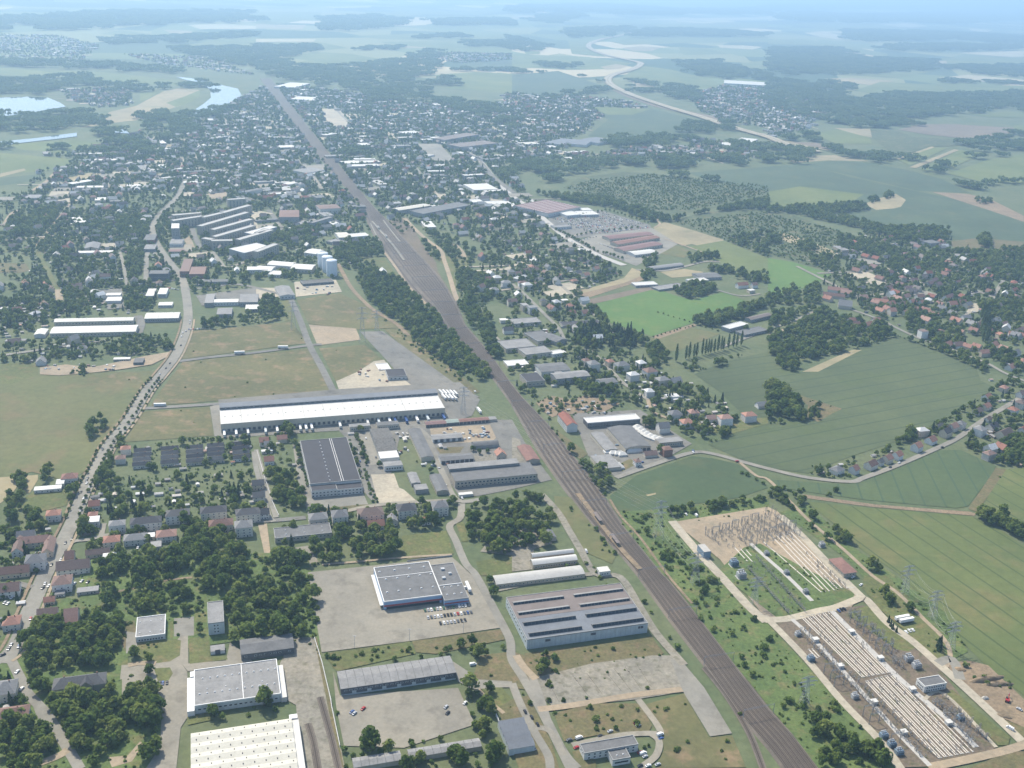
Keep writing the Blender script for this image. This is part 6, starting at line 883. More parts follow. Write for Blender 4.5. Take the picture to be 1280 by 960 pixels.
def build_house(t_loc, w, d, h, rot, col, typ, wall, detail):
    rise = (.42 if typ == 'g' else .3) * d if typ != 'f' else .3
    bw, br = house_parts(w, d, h, typ, rise); t = empty('house', (t_loc[0], t_loc[1], 0), R(rot)); bw.build('wall', wall, t); ro = br.build('roof', ROOFM[col], t)
    if typ != 'f': ob('chimney', chim, ro, (w * .18, d * .08, h + rise * .75))
    if detail:
        fl = max(1, int(h / 2.8)); me = window_mesh(1.3, 1.4)
        for k in range(fl):
            z = 1.7 + k * 2.8
            for s in (-1, 1):
                n = max(2, int(w / 4.2))
                for i in range(n): ob('window', me, t, ((i + .5) / n * w - w / 2, s * d / 2, z), 0 if s < 0 else math.pi)
                for i in range(2): ob('window', me, t, (s * w / 2, (i - .5) * d * .45, z), s * math.pi / 2)
        b = MB(); b.box(-.55, -.08, 0, .55, .02, 2.1); ob('door', b.mesh('door', 'dark_door'), t, (w * .02 + (w / max(2, int(w / 4.2))) * .5 * (max(2, int(w / 4.2)) % 2), -d / 2 - .11, 0))
    return t
SIZEW = lambda w, h: 'large ' if w > 19 else ('small ' if w < 11.2 else '')
TYPW = dict(g='gabled', h='hipped', f='flat')
for i, (x, y, w, d, h, rot, col, typ, hand, wall) in enumerate(hs):
    if i < 300:
        t = build_house((x, y), w, d, h, rot, col, typ, wall, i < 70)
        later(t, f'{SIZEW(w, h)}{ROOFW[col]} {TYPW[typ]}-roofed house', 'house', 'houses of the town and villages', x, y)
    else:
        rise = (.42 if typ == 'g' else .3) * d if typ != 'f' else .3; bw, br = house_parts(w, d, h, typ, rise); ca, sa = math.cos(R(rot)), math.sin(R(rot))
        mcol = [ROOFM[col], ('roof')]; wk = random.choice(['white_wall', 'cream_wall', 'beige_wall', 'grey_wall']); rk = {'r': random.choice(['red_roof', 'rust_roof', 'pink_roof']), 'b': 'brown_roof', 'd': 'black_roof', 'g': 'grey_roof', 'p': random.choice(['white_roof', 'slab_roof', 'slab_roof', 'grey_roof_pale'])}[col]
        for mb, key in ((bw, wk), (br, rk)):
            T_ = farw.setdefault(key, MB()); n = len(T_.v); T_.v += [(x + v[0] * ca - v[1] * sa, y + v[0] * sa + v[1] * ca, v[2]) for v in mb.v]; T_.f += [tuple(n + q_ for q_ in f) for f in mb.f]; T_.m += [0] * len(mb.f)
fm = MB(); keys = list(farw)
for k, key in enumerate(keys): n = len(fm.v); fm.v += farw[key].v; fm.f += [tuple(n + q_ for q_ in f) for f in farw[key].f]; fm.m += [k] * len(farw[key].f)
kind(fm.build('far_houses', keys), 'stuff', 'mass of distant small houses of the hazy town')
# old mansion with cross gable among the trees, bottom left
p = P(101, 862); t = empty('mansion', (p.x, p.y, 0), R(17)); tag(t, 'old grey mansion with cross gable hidden among dark trees', 'mansion'); LANDMARKS.append(('old grey mansion', p.x, p.y))
bw, br = house_parts(35, 13, 7.5, 'h', 4.5); bw.build('wall', 'beige_wall', t); ro = br.build('roof', 'tiles_dark', t)
b = MB(); b.box(1, -8.5, -1, 9, -6.4, 8.6, top=False); b.tri((1, -8.5, 8.6), (9, -8.5, 8.6), (5, -8.5, 12)); b.build('gable_wing', 'beige_wall', t); b = MB(); b.quad((.6, -8.9, 8.3), (5, -8.9, 12.2), (5, 0, 12.2), (.6, 0, 8.3)); b.quad((5, -8.9, 12.2), (9.4, -8.9, 8.3), (9.4, 0, 8.3), (5, 0, 12.2)); b.build('gable_roof', 'tiles_dark', t)
windows(t, 'f', 35, 13, 2, 9, 1.4, 1.9); windows(t, 'lr', 35, 13, 5.2, 9, 1.4, 1.8)
for x in (-10, 12): ob('chimney', chim, ro, (x, 1, 11.5))
FOOT.append([p.xy + Vector(v) for v in ((-19, -12), (19, -6), (17, 12), (-20, 6))])
# sheds
def shed_meshes(w, d):
    b = MB(); b.box(-w / 2, -d / 2, -.3, w / 2, d / 2, 2.3, top=False); b.tri((w / 2, -d / 2, 2.3), (w / 2, d / 2, 2.3), (w / 2, 0, 2.9)); b.tri((-w / 2, d / 2, 2.3), (-w / 2, -d / 2, 2.3), (-w / 2, 0, 2.9)); b.quad((-.4, -d / 2 - .02, 0), (.4, -d / 2 - .02, 0), (.4, -d / 2 - .02, 1.9), (-.4, -d / 2 - .02, 1.9))
    r = MB(); r.quad((-w / 2 - .3, -d / 2 - .3, 2.2), (w / 2 + .3, -d / 2 - .3, 2.2), (w / 2 + .3, 0, 3.0), (-w / 2 - .3, 0, 3.0)); r.quad((-w / 2 - .3, 0, 3.0), (w / 2 + .3, 0, 3.0), (w / 2 + .3, d / 2 + .3, 2.2), (-w / 2 - .3, d / 2 + .3, 2.2)); return b, r
SV = [(w_, d_, *[m_.mesh(n_, k_) for m_, n_, k_ in zip(shed_meshes(w_, d_), ('wall', 'roof'), ('shed_wall', 'shed_roof'))]) for w_, d_ in ((4, 3), (5, 3.5), (6.5, 4), (3.5, 3), (8, 4))]
SHEDS = [s for s in SHEDS if in_view(s[0], s[1])]; sm = {}
for i, (x, y, w, d, rot) in enumerate(near_first(SHEDS)):
    if i < 280:
        k = random.randrange(5); z = 0; o = ob('garden_shed', SV[k][2], None, (x, y, 0), R(rot)); ob('roof', SV[k][3], o); later(o, ('tiny', 'little', 'broad', 'tiny', 'long')[k] + ' garden shed', 'shed', 'garden sheds on the allotments', x, y)
    else:
        bw, br = shed_meshes(w, d); ca, sa = math.cos(R(rot)), math.sin(R(rot)); rk = random.choice(['white_roof', 'grey_roof_pale', 'grey_roof', 'grey_roof_pale', 'pink_roof']); wk = random.choice(['white_wall', 'beige_wall', 'dark_wall'])
        for mb, key in ((bw, wk), (br, rk)):
            T_ = sm.setdefault(key, MB()); n = len(T_.v); T_.v += [(x + v[0] * ca - v[1] * sa, y + v[0] * sa + v[1] * ca, v[2]) for v in mb.v]; T_.f += [tuple(n + q_ for q_ in f) for f in mb.f]
fm = MB(); keys = list(sm)
for k, key in enumerate(keys): n = len(fm.v); fm.v += sm[key].v; fm.f += [tuple(n + q_ for q_ in f) for f in sm[key].f]; fm.m += [k] * len(sm[key].f)
if keys: kind(fm.build('far_sheds', keys), 'stuff', 'mass of distant garden sheds on the far allotments')
# ------------------------------------------------------------------ trees and woods
def leafcards(b, pts, nrm, size, m=0):
    for p, n in zip(pts, nrm):
        n = (Vector(n) + Vector((random.gauss(0, .5), random.gauss(0, .5), random.gauss(.25, .5)))).normalized(); u = n.orthogonal().normalized(); v = n.cross(u); a = random.uniform(0, 6.3); u, v = u * math.cos(a) + v * math.sin(a), v * math.cos(a) - u * math.sin(a)
        s = size * random.uniform(.65, 1.3); p = Vector(p); b.quad(tuple(p - u * s - v * s * .7), tuple(p + u * s * .8 - v * s), tuple(p + u * s + v * s * .7), tuple(p - u * s * .7 + v * s), m)
def crown_deciduous(hh, rr, n, size, lobes=9):
    b = MB(); L = []
    for i in range(lobes):
        a = i * 2.4 + random.uniform(-.4, .4); q_ = random.uniform(0.25, .62) * rr; L.append((q_ * math.cos(a), q_ * math.sin(a), hh * random.uniform(.42, .8), rr * random.uniform(.36, .56)))
    L.append((0, 0, hh * .82, rr * .5)); P_, N_ = [], []
    for i in range(n):
        cx, cy, cz, r = random.choice(L); d = Vector((random.gauss(0, 1), random.gauss(0, 1), random.gauss(.15, 1))).normalized(); k = random.uniform(.72, 1.05); P_.append((cx + d.x * r * k, cy + d.y * r * k, cz + d.z * r * k * .9)); N_.append(d)
    leafcards(b, P_, N_, size); return b
def trunk_mesh(h, r):
    b = MB(); b.lathe([(r, -.5), (r * .75, h * .45), (r * .4, h * .75)], 6)
    for i in range(4): a = i * 1.6 + .4; b.bar((0, 0, h * .35), (math.cos(a) * h * .22, math.sin(a) * h * .22, h * .65), r * .3, n=4)
    return b.mesh('trunk', 'bark')
PROTO = {'d': [], 'c': [], 'p': [], 'b': [], 'w': [], 'y': []}
for i in range(7):
    hh = random.uniform(9.5, 12); c = crown_deciduous(hh, random.uniform(4.2, 5.4), 330, .72, 8 + i % 4); PROTO['d'].append((c.mesh('crown', 'leaf'), trunk_mesh(hh, .28)))
for i in range(2):
    b = MB(); P_, N_ = [], []
    for k in range(230): t = random.random() ** .7; a = random.uniform(0, 6.3); r = 2.6 * t * random.uniform(.75, 1.08); P_.append((r * math.cos(a), r * math.sin(a), 13 * (1 - t) + .8)); N_.append((math.cos(a), math.sin(a), .5))
    leafcards(b, P_, N_, .6); PROTO['c'].append((b.mesh('crown', 'needle'), trunk_mesh(11, .22)))
for i in range(2):
    b = MB(); P_, N_ = [], []
    for k in range(330): t = random.random(); a = random.uniform(0, 6.3); r = 2.4 * math.sin(math.pi * (t * .93 + .06)) ** .6 * random.uniform(.7, 1.08) * (1 - .45 * t); P_.append((r * math.cos(a), r * math.sin(a), 2 + 21 * t)); N_.append((math.cos(a), math.sin(a), .3))
    leafcards(b, P_, N_, .62); PROTO['p'].append((b.mesh('crown', 'woodleaf'), trunk_mesh(17, .3)))
for i in range(5):
    c = crown_deciduous(3.0, random.uniform(1.9, 2.7), 110, .48, 5); PROTO['b'].append((c.mesh('crown', 'scrub' if i < 4 else 'leaf'), trunk_mesh(2.2, .1)))
for i in range(4):                      # a piece of far woodland, 60 m across, many crowns
    b = MB()
    for k in range(34):
        a, r = random.uniform(0, 6.3), 30 * math.sqrt(random.random()); x, y, hh, rr = r * math.cos(a), r * math.sin(a), random.uniform(12, 19), random.uniform(4.5, 7.5); P_, N_ = [], []
        for j in range(26): d = Vector((random.gauss(0, 1), random.gauss(0, 1), abs(random.gauss(.2, 1)))).normalized(); P_.append((x + d.x * rr * .85, y + d.y * rr * .85, hh - 6 + d.z * 6)); N_.append(d)
        leafcards(b, P_, N_, 1.7)
    PROTO['w'].append((b.mesh('crown', 'woodleaf'), None))
TW = []        # woods: (polygon, per ha, types, smin, smax, hard-only)
def wood(c, r, s, per_ha, types='ddddddb', s0=.7, s1=1.15): TW.append((T(c, r, s), per_ha, types, s0, s1))
wood(0, 3, '100,300 170,250 300,230 420,180 620,230 610,420 600,470 520,460 400,470 290,490 150,470', 150); wood(0, 3, '130,480 240,540 280,600 270,680 150,650 110,580', 130); wood(0, 3, '260,620 400,610 520,560 600,590 720,560 800,600 800,800 700,850 560,880 480,950 400,960 330,830 270,740', 150); wood(0, 3, '0,740 150,750 280,790 300,870 200,940 200,990 0,990', 150)
wood(0, 3, '480,100 700,60 960,60 1020,120 1020,200 880,190 640,190 500,170', 150, 'ddbbbb', .6, 1.0); wood(0, 3, '1120,130 1280,60 1280,290 1240,310 1230,380 1180,340 1130,290', 130, 'dddb'); wood(1, 3, '0,0 260,0 290,150 320,300 180,280 0,290', 110, 'dbbbb', .6, 1.1); wood(0, 3, '720,500 760,480 800,590 740,600', 120); wood(0, 3, '1060,690 1280,640 1280,690 1180,720 1070,740', 120, 'bbd'); wood(1, 3, '0,620 100,600 100,690 0,690', 150, 'bd'); wood(0, 3, '700,850 800,820 800,920 720,960', 90, 'db')
wood(0, 2, '480,880 640,870 760,840 900,820 920,690 1000,690 1150,720 1180,800 1220,830 1240,960 540,960', 140); wood(0, 3, '480,0 1280,0 1280,60 960,60 700,60 480,100', 110, 'ddbb', .6, 1.1); wood(1, 2, '270,800 380,760 700,740 720,870 560,900 300,900', 130, 'dddbb', .7, 1.1); wood(1, 2, '60,450 190,440 240,520 230,620 100,640', 120); wood(1, 2, '1040,620 1280,600 1280,850 1100,850 1040,750', 85); wood(2, 2, '0,560 150,560 200,640 200,800 0,820', 85); wood(1, 2, '130,720 200,720 210,830 140,830', 60, 'dc'); wood(1, 2, '750,700 950,660 940,730 760,740', 60, 'db'); wood(1, 2, '120,230 220,220 200,260 130,250', 100)
wood(1, 3, '350,400 560,360 760,350 790,390 560,430 400,460', 90, 'bbbb', .6, 1); wood(1, 3, '850,370 1150,330 1230,360 1180,400 1000,430', 70, 'bdd', .6, 1); wood(1, 3, '1030,570 1180,560 1200,700 1180,830 1100,800 1060,680', 130, 'bbd'); wood(1, 3, '450,860 720,840 740,880 480,910', 120, 'bbd', .8, 1.3); wood(1, 3, '760,880 900,860 1120,860 1200,870 1280,960 740,965', 120, 'dddb'); wood(1, 3, '760,830 1020,790 1020,820 780,860', 80, 'b'); wood(1, 3, '1100,20 1190,10 1190,110 1120,80', 110); wood(1, 3, '1220,320 1280,300 1280,400 1230,390', 90); wood(1, 3, '400,620 440,850 470,960 440,960', 130, 'bb')
wood(2, 3, '110,390 210,400 230,490 110,490', 150, 'bbd', .8, 1.4); wood(2, 3, '200,400 700,330 720,360 260,450', 18, 'b', .5, 1); wood(2, 3, '0,540 80,550 130,680 70,670', 120, 'b', .6, 1.1); wood(2, 3, '120,520 190,520 210,640 150,610', 110, 'b', .6, 1); wood(2, 3, '210,630 390,610 380,650 220,660', 180, 'b', .5, .8); wood(2, 3, '420,600 580,580 580,600 430,620', 180, 'b', .5, .8); wood(2, 3, '640,560 800,540 800,560 650,585', 180, 'b', .5, .8); wood(2, 3, '300,680 480,640 620,640 700,750 420,780', 55, 'b', .6, 1.2); wood(2, 3, '670,650 800,640 800,690 700,690', 130, 'b', .6, 1); wood(2, 3, '780,830 880,820 880,890 790,880', 120, 'b', .6, 1); wood(2, 3, '640,800 690,800 690,880 650,880', 90, 'b', .7, 1.2); wood(2, 3, '160,850 200,850 195,880 160,880', 300, 'b'); wood(2, 3, '620,60 700,170 780,260 860,390 840,390 760,300 680,190', 50, 'b', .6, 1.2); wood(2, 3, '1100,620 1280,840 1260,850 1130,700', 50, 'b', .5, 1); wood(2, 3, '860,580 990,790 1100,800 1150,950 760,960', 7, 'b', .5, 1)
wood(2, 3, '800,20 1060,20 1280,250 1280,640 1180,540 1000,330', 26, 'bbbb', .6, 1.5); wood(3, 3, '0,300 160,560 340,640 480,780 300,720 100,640 0,560', 45, 'bbb', .6, 1.5); wood(3, 3, '180,660 350,740 480,830 640,960 270,960', 150, 'dddb', .6, 1); wood(3, 3, '560,840 640,930 640,960 560,900', 90); wood(3, 3, '100,600 160,600 150,670 60,680', 130, 'b')
wood(2, 2, '540,660 700,650 720,800 780,830 900,850 960,960 790,950 700,860 600,740', 75, 'bbbb', .7, 1.4); wood(2, 2, '780,640 1000,610 1280,555 1280,585 1000,640 800,660', 180, 'dbb', .6, 1.0); wood(2, 2, '280,330 420,430 540,440 500,510 440,540 360,440', 120, 'ddb'); wood(2, 2, '400,680 520,850 480,890 420,820', 60, 'b'); wood(2, 2, '290,600 400,720 380,740 280,640', 40, 'b'); wood(2, 2, '100,20 200,200 300,340 270,340 150,180 60,60', 60, 'b', .6, 1.2); wood(2, 2, '100,60 540,60 560,110 460,160 200,180', 40, 'b', .5, 1); wood(2, 2, '340,0 480,0 480,60 350,60', 90, 'd'); wood(2, 2, '640,170 740,190 740,260 660,240', 70); wood(2, 2, '480,480 520,490 460,560 440,530', 150, 'bd'); wood(2, 2, '720,340 760,340 760,400 715,390', 160, 'd', 1, 1.3); wood(2, 2, '860,230 900,210 900,270 870,260', 80, 'd'); wood(2, 2, '940,220 1090,220 1090,270 960,300', 60, 'db')
wood(3, 2, '0,500 120,540 220,620 230,690 330,790 300,800 180,690 60,590 0,560', 150, 'ddb', .6, .95); wood(3, 2, '310,720 350,730 420,800 420,830 330,790', 130, 'd', .7, 1); wood(3, 2, '500,900 560,930 580,960 520,950', 150, 'd', .7, 1); wood(3, 2, '1040,640 1140,650 1280,740 1280,800 1150,720 1060,690', 170, 'd', .9, 1.2); wood(3, 2, '60,520 130,510 180,530 170,545 80,545', 100, 'b'); wood(3, 2, '270,535 350,530 350,560 280,560', 150, 'db'); wood(3, 2, '0,0 60,40 180,130 180,190 90,190 40,150 0,200', 110, 'd', 1, 1.5); wood(3, 2, '200,120 250,120 260,180 200,180', 110, 'd', .8, 1.1); wood(3, 2, '1180,300 1280,260 1400,280 1400,420 1190,410', 140, 'd', .9, 1.2); wood(3, 2, '220,410 320,400 300,470 210,460', 130, 'db', .5, .8); wood(3, 2, '310,460 430,455 420,475 320,472', 220, 'b', .5, .7); wood(3, 2, '670,250 740,250 740,290 690,290', 120, 'd', .8, 1)
wood(3, 3, '570,90 640,90 650,140 600,160', 130, 'd', .7, 1); wood(3, 3, '700,170 790,190 880,300 820,250', 90, 'db', .5, 1); wood(3, 3, '840,330 890,340 880,420 850,410', 160, 'c', .6, .9); wood(3, 3, '900,430 990,450 980,490 910,480', 60, 'b'); wood(3, 3, '1010,500 1200,530 1220,570 1050,560', 140, 'b', .5, .9); wood(3, 3, '480,30 600,100 560,130 500,80', 80, 'b', .5, 1)
wood(1, 1, '520,380 700,430 900,600 1000,720 1100,830 1190,950 1120,940 1000,900 800,760 560,540 500,430', 110); wood(1, 1, '380,250 620,240 640,320 520,335 500,380 400,330', 95); wood(1, 1, '1000,380 1080,400 1200,480 1150,600 1200,700 1240,850 1180,830 1060,650 1010,560', 90, 'dddb'); wood(1, 1, '0,550 110,540 160,640 0,660', 110, 'db'); wood(1, 1, '0,420 160,410 160,430 0,450', 80, 'db'); wood(1, 1, '830,250 900,290 920,340 900,350 850,300', 90, 'db'); wood(1, 1, '820,170 960,230 1100,300 1080,380 1000,370 900,260', 60, 'ddb'); wood(1, 1, '640,640 760,700 1000,880 1100,960 1000,940 760,760', 45, 'b', .6, 1.3); wood(2, 2, '0,0 40,60 20,90 0,80', 60, 'b'); wood(0, 1, '1010,650 1280,610 1280,660 1020,690', 110, 'db', .6, 1); wood(0, 1, '960,440 1140,450 1240,430 1230,480 1000,500', 40, 'db'); wood(0, 1, '580,150 760,120 740,200 700,230 590,200', 80); wood(0, 1, '620,540 750,530 760,600 630,590', 100); wood(0, 1, '30,140 180,110 270,70 280,140 180,210 40,230', 90); wood(0, 1, '640,310 720,300 730,380 640,460', 45); wood(0, 1, '780,120 850,110 860,190 790,220', 50); wood(0, 1, '1010,250 1200,270 1200,320 1040,310', 50); wood(1, 1, '0,190 100,180 340,160 330,250 130,270 80,240', 60); wood(1, 1, '200,60 300,50 290,120 220,130', 60); wood(0, 1, '330,880 480,900 420,930 340,910', 80, 'db'); wood(0, 2, '440,190 560,170 560,200 500,260 440,300', 50, 'd', .8, 1); wood(0, 2, '480,380 570,370 560,500 480,510', 130); wood(0, 2, '50,480 130,470 110,590 50,600', 130); wood(0, 2, '20,600 200,630 210,720 30,700', 90); wood(0, 2, '340,500 400,500 380,570 345,590', 110); wood(0, 2, '210,460 240,460 240,500 210,500', 140); wood(0, 2, '230,420 270,420 270,445 235,445', 140); wood(0, 2, '690,580 720,580 720,640 680,640', 120, 'c'); wood(0, 2, '560,280 620,280 610,330 560,340', 120); wood(0, 2, '1130,540 1200,540 1200,610 1140,610', 110, 'dc', .8, 1.1); wood(0, 2, '400,720 500,720 480,770 400,770', 110); wood(0, 2, '830,280 1250,265 1250,280 830,300', 150, 'b'); wood(0, 2, '840,20 1000,0 1280,-20 1280,0 860,35', 1, 'b')
wood(2, 1, '310,680 480,650 650,720 680,770 420,790 310,770', 75, 'dcc', .9, 1.2); wood(2, 1, '660,780 740,770 800,860 720,880', 90, 'd', .8, 1.1); wood(2, 1, '800,490 940,460 1020,470 1010,500 900,540 820,515', 110, 'd', .8, 1.1); wood(2, 1, '900,645 1100,600 1280,545 1280,575 1150,630 1000,680 920,665', 120, 'd', .9, 1.2); wood(2, 1, '650,340 720,320 720,380 660,390', 100); wood(2, 1, '880,320 1020,310 1040,340 900,370', 80); wood(2, 1, '980,370 1110,390 1100,420 990,400', 100); wood(2, 1, '1120,400 1280,410 1280,460 1220,460 1120,440', 60); wood(2, 1, '640,400 710,400 710,440 650,440', 100); wood(2, 1, '400,580 470,640 440,660 380,600', 90); wood(2, 1, '820,860 1000,870 1140,800 1150,820 1000,900 880,900', 60, 'bd'); wood(2, 1, '1140,690 1180,690 1180,740 1150,740', 160, 'd', .9, 1.2)
wood(3, 1, '0,620 240,580 420,640 640,690 560,750 440,780 180,850 60,870 0,800', 90); wood(3, 1, '0,520 100,480 250,470 260,560 120,570 0,600', 60); wood(3, 1, '110,105 380,120 600,180 700,175 900,190 910,240 700,260 480,190 200,130', 95); wood(3, 1, '0,85 200,72 440,60 525,88 380,112 200,112 0,105', 100); wood(3, 1, '340,220 600,280 620,320 480,300 350,280', 70); wood(3, 1, '210,330 350,330 320,400 220,370', 80); wood(3, 1, '940,300 1080,300 1280,280 1280,420 1200,450 1080,400 960,350', 75); wood(3, 1, '1050,235 1110,230 1110,280 1060,275', 120, 'd', 1.1, 1.4); wood(3, 1, '600,300 900,300 900,400 620,420', 60); wood(3, 1, '680,560 960,720 1000,780 860,800 700,700', 75); wood(3, 1, '1060,620 1100,620 1105,760 1060,750', 150, 'p', .8, 1); wood(3, 1, '860,780 1090,870 1100,930 1000,860', 110); wood(3, 1, '40,850 150,880 150,900 40,880', 130); wood(3, 1, '1060,740 1280,830 1280,900 1160,880 1080,800', 70); wood(3, 1, '1060,560 1280,540 1280,620 1200,650 1060,600', 70); wood(3, 1, '150,250 230,260 230,300 160,300', 120, 'd'); wood(3, 1, '0,200 60,220 60,260 0,260', 100); wood(2, 1, '1080,200 1280,210 1280,330 1100,260', 40, 'db'); wood(2, 1, '100,10 460,30 700,110 790,140 1000,100 1280,30 1280,90 950,100 800,150 690,150 500,80 340,60', 95, 'd', .9, 1.2); wood(2, 0, '260,940 400,900 700,870 1280,930 1280,970 900,1050 640,1050', 75, 'bbbb', .6, 1.1); wood(3, 1, '0,110 300,180 600,265 300,330 320,400 0,310', 65, 'bbbb', .6, 1.1); wood(2, 1, '810,150 1280,95 1280,330 1060,240', 65, 'bbbb', .6, 1.1); wood(3, 1, '580,10 620,10 620,30 570,40', 90); wood(3, 1, '500,40 560,30 560,50 510,60', 90); wood(3, 1, '1030,40 1110,40 1140,60 1050,60', 60)
wood(0, 2, '460,470 1270,430 1270,600 660,650 450,620', 90, 'bbbbb', .35, .75); wood(0, 2, '660,300 1270,285 1270,430 680,440', 50, 'bbbb', .35, .7); wood(0, 2, '400,640 1280,600 1280,700 900,760 500,830 400,780', 45, 'bbbd', .6, 1.2); wood(0, 2, '0,680 230,690 280,770 220,960 0,960', 60, 'bbbd', .7, 1.3); wood(1, 2, '250,640 1000,590 990,700 400,740 260,700', 45, 'bbbd', .6, 1.1); wood(1, 2, '0,440 60,450 110,660 0,680', 60, 'bbbd', .6, 1.1)
TW.append((X('110,690 385,690 400,800 310,800 290,740 240,745 160,775'), 70, 'bbbbd', .6, 1.4)); TW.append((X('395,800 400,700 385,690 340,700 330,790'), 60, 'bbbb', .5, 1.1))
# belts and far woods in large pieces
FW = []
def farwood(c, r, s): FW.append(T(c, r, s))
for s_ in ['-200,390 150,400 420,375 560,420 700,420 830,440 700,470 560,450 430,430 300,440 200,470 -200,470', '840,240 1280,235 1280,350 1180,330 900,260', '-200,600 200,560 330,560 530,570 500,610 400,640 200,660 -200,690', '730,590 830,560 960,570 1000,600 980,680 800,700 690,650', '470,730 540,700 700,690 760,760 560,800 440,800', '210,720 290,720 290,780 220,770', '920,400 1000,410 1040,440 900,440', '400,650 520,640 560,690 400,700', '1010,580 1080,530 1140,540 1130,580 1040,600', '-200,300 120,300 400,310 700,330 900,350 880,370 500,350 0,330', '-100,100 600,60 1280,60 1280,110 900,120 400,150 -100,160', '0,730 160,755 150,765 0,750', '500,190 900,180 1280,160 1280,185 900,215 560,225']: farwood(0, 0, s_)
for s_ in ['0,230 300,225 330,250 130,290 160,320 360,335 640,310 760,300 860,250 920,260 900,330 860,380 770,400 840,440 860,500 640,510 400,430 200,440 60,370 0,330', '860,410 950,390 1050,420 1040,435 900,430 870,425', '400,750 520,740 530,790 400,790', '60,500 150,480 170,560 70,560', '170,700 270,680 300,740 200,750', '340,90 620,80 760,100 720,135 400,160 300,150', '1040,205 1280,210 1280,240 1060,235', '500,240 760,232 720,250 500,255', '860,100 1280,95 1280,130 900,130', '1000,350 1280,345 1280,362 1000,360', '780,180 1000,170 1100,190 800,195', '1180,600 1280,590 1280,660 1200,650', '860,480 1000,490 1280,560 1280,590 1000,560']: farwood(1, 0, s_)
for s_ in ['200,480 450,440 420,470 220,495', '100,310 390,325 250,345 110,330', '610,440 720,415 850,430 960,460 940,520 820,500 700,470 620,460', '820,310 1000,300 1100,330 1280,360 1280,400 1100,400 900,380 830,330', '890,600 1060,600 1120,650 1000,690 900,680', '-20,820 300,800 1000,795 1280,770 1280,810 900,840 560,850 300,900 -20,900', '380,690 900,690 980,710 700,740 420,730', '640,150 900,150 1280,170 1280,190 900,185 640,190 560,190', '280,150 600,140 480,185 270,195', '-20,180 200,230 100,260 -20,250', '0,355 120,360 120,370 0,370', '340,380 440,415 420,420 350,390', '740,860 860,870 860,890 740,880', '900,890 1140,920 1130,935 900,905', '-20,40 500,30 900,55 1280,45 1280,75 700,80 300,70 -20,70', '60,100 330,60 360,80 200,125', '980,720 1280,720 1280,760 980,760', '540,405 640,405 630,415 545,415']: farwood(2, 0, s_)
for s_ in ['20,240 360,240 480,290 830,300 830,350 600,370 300,380 100,380 0,340', '0,400 440,420 460,440 340,470 430,490 600,470 850,470 1280,465 1400,465 1400,555 1280,555 980,570 720,595 710,640 480,640 250,610 100,560 0,520', '40,660 250,680 260,720 80,700', '0,720 240,760 200,790 100,810 0,810', '250,740 480,740 640,790 620,830 500,800 340,780', '780,840 870,860 1030,920 1060,960 900,920', '880,860 1090,765 1120,770 920,865', '1000,720 1120,690 1280,660 1280,760 1100,760 980,740', '380,150 900,165 1280,185 1280,230 900,200 540,215 400,200', '50,100 130,65 300,70 400,100 560,110 500,120 200,112', '830,330 1280,325 1280,390 1100,380 880,345', '300,80 1280,60 1280,100 880,125 600,110', '600,235 900,225 1280,235 1280,250 900,260 600,260', '860,400 1280,418 1280,430 860,412', '-20,30 600,20 1280,35 1280,55 500,50 -20,60', '1020,900 1280,915 1280,935 1060,925']: farwood(3, 0, s_)
for poly, pd, types, s0, s1 in TW:
    p = scatter([tuple(v) for v in G(poly)], pd * (2.0 if 'd' in types[:3] else 2.4)); p = p[~off_hard(p)]
    for x, y in p: TREES.append((x, y, random.uniform(s0, s1) * random.choice([.65, .85, 1, 1, 1.1, 1.3]), random.choice(types)))
# field-edge bushes on rough ground, avenue trees, poplar row, hedges
def hedge(pts, step, types, s0, s1, jit=1.0, world=False):
    w = pts if world else G(pts)
    for a, c in zip(w[:-1], w[1:]):
        n = max(1, int((c - a).length / step))
        for i in range(n): q_ = a.lerp(c, (i + .5) / n); TREES.append((q_.x + random.gauss(0, jit), q_.y + random.gauss(0, jit), random.uniform(s0, s1), random.choice(types)))
i0 = min(range(len(MAIN)), key=lambda i: (MAIN[i] - P(92, 650).xy).length); i1 = min(range(len(MAIN)), key=lambda i: (MAIN[i] - P(200, 470).xy).length); av = MAIN[i0:i1]
for off in (7.5, -3.5): hedge(offset_line(av, off), 9.5, 'd', .38, .48, .4, True)
for off in (-8.5,): hedge(offset_line(av, off), 11, 'b', .7, .95, .4, True)
i2 = min(range(len(MAIN)), key=lambda i: (MAIN[i] - P(231, 360).xy).length)
for off in (9, -9): hedge(offset_line(MAIN[i2:], off), 13, 'd', .5, .8, 1, True)
for x in (868, 885, 908, 922, 950, 966, 980, 992, 1010, 1028, 1045, 1056, 1080, 1105, 1122, 1145):
    q_ = P(640 + x / 4, 240 + (835 - (x - 868) * .245) / 4); TREES.append((q_.x, q_.y, random.uniform(.85, 1.0), 'p'))
q_ = P(845, 452); TREES.append((q_.x, q_.y, 1.1, 'p'))
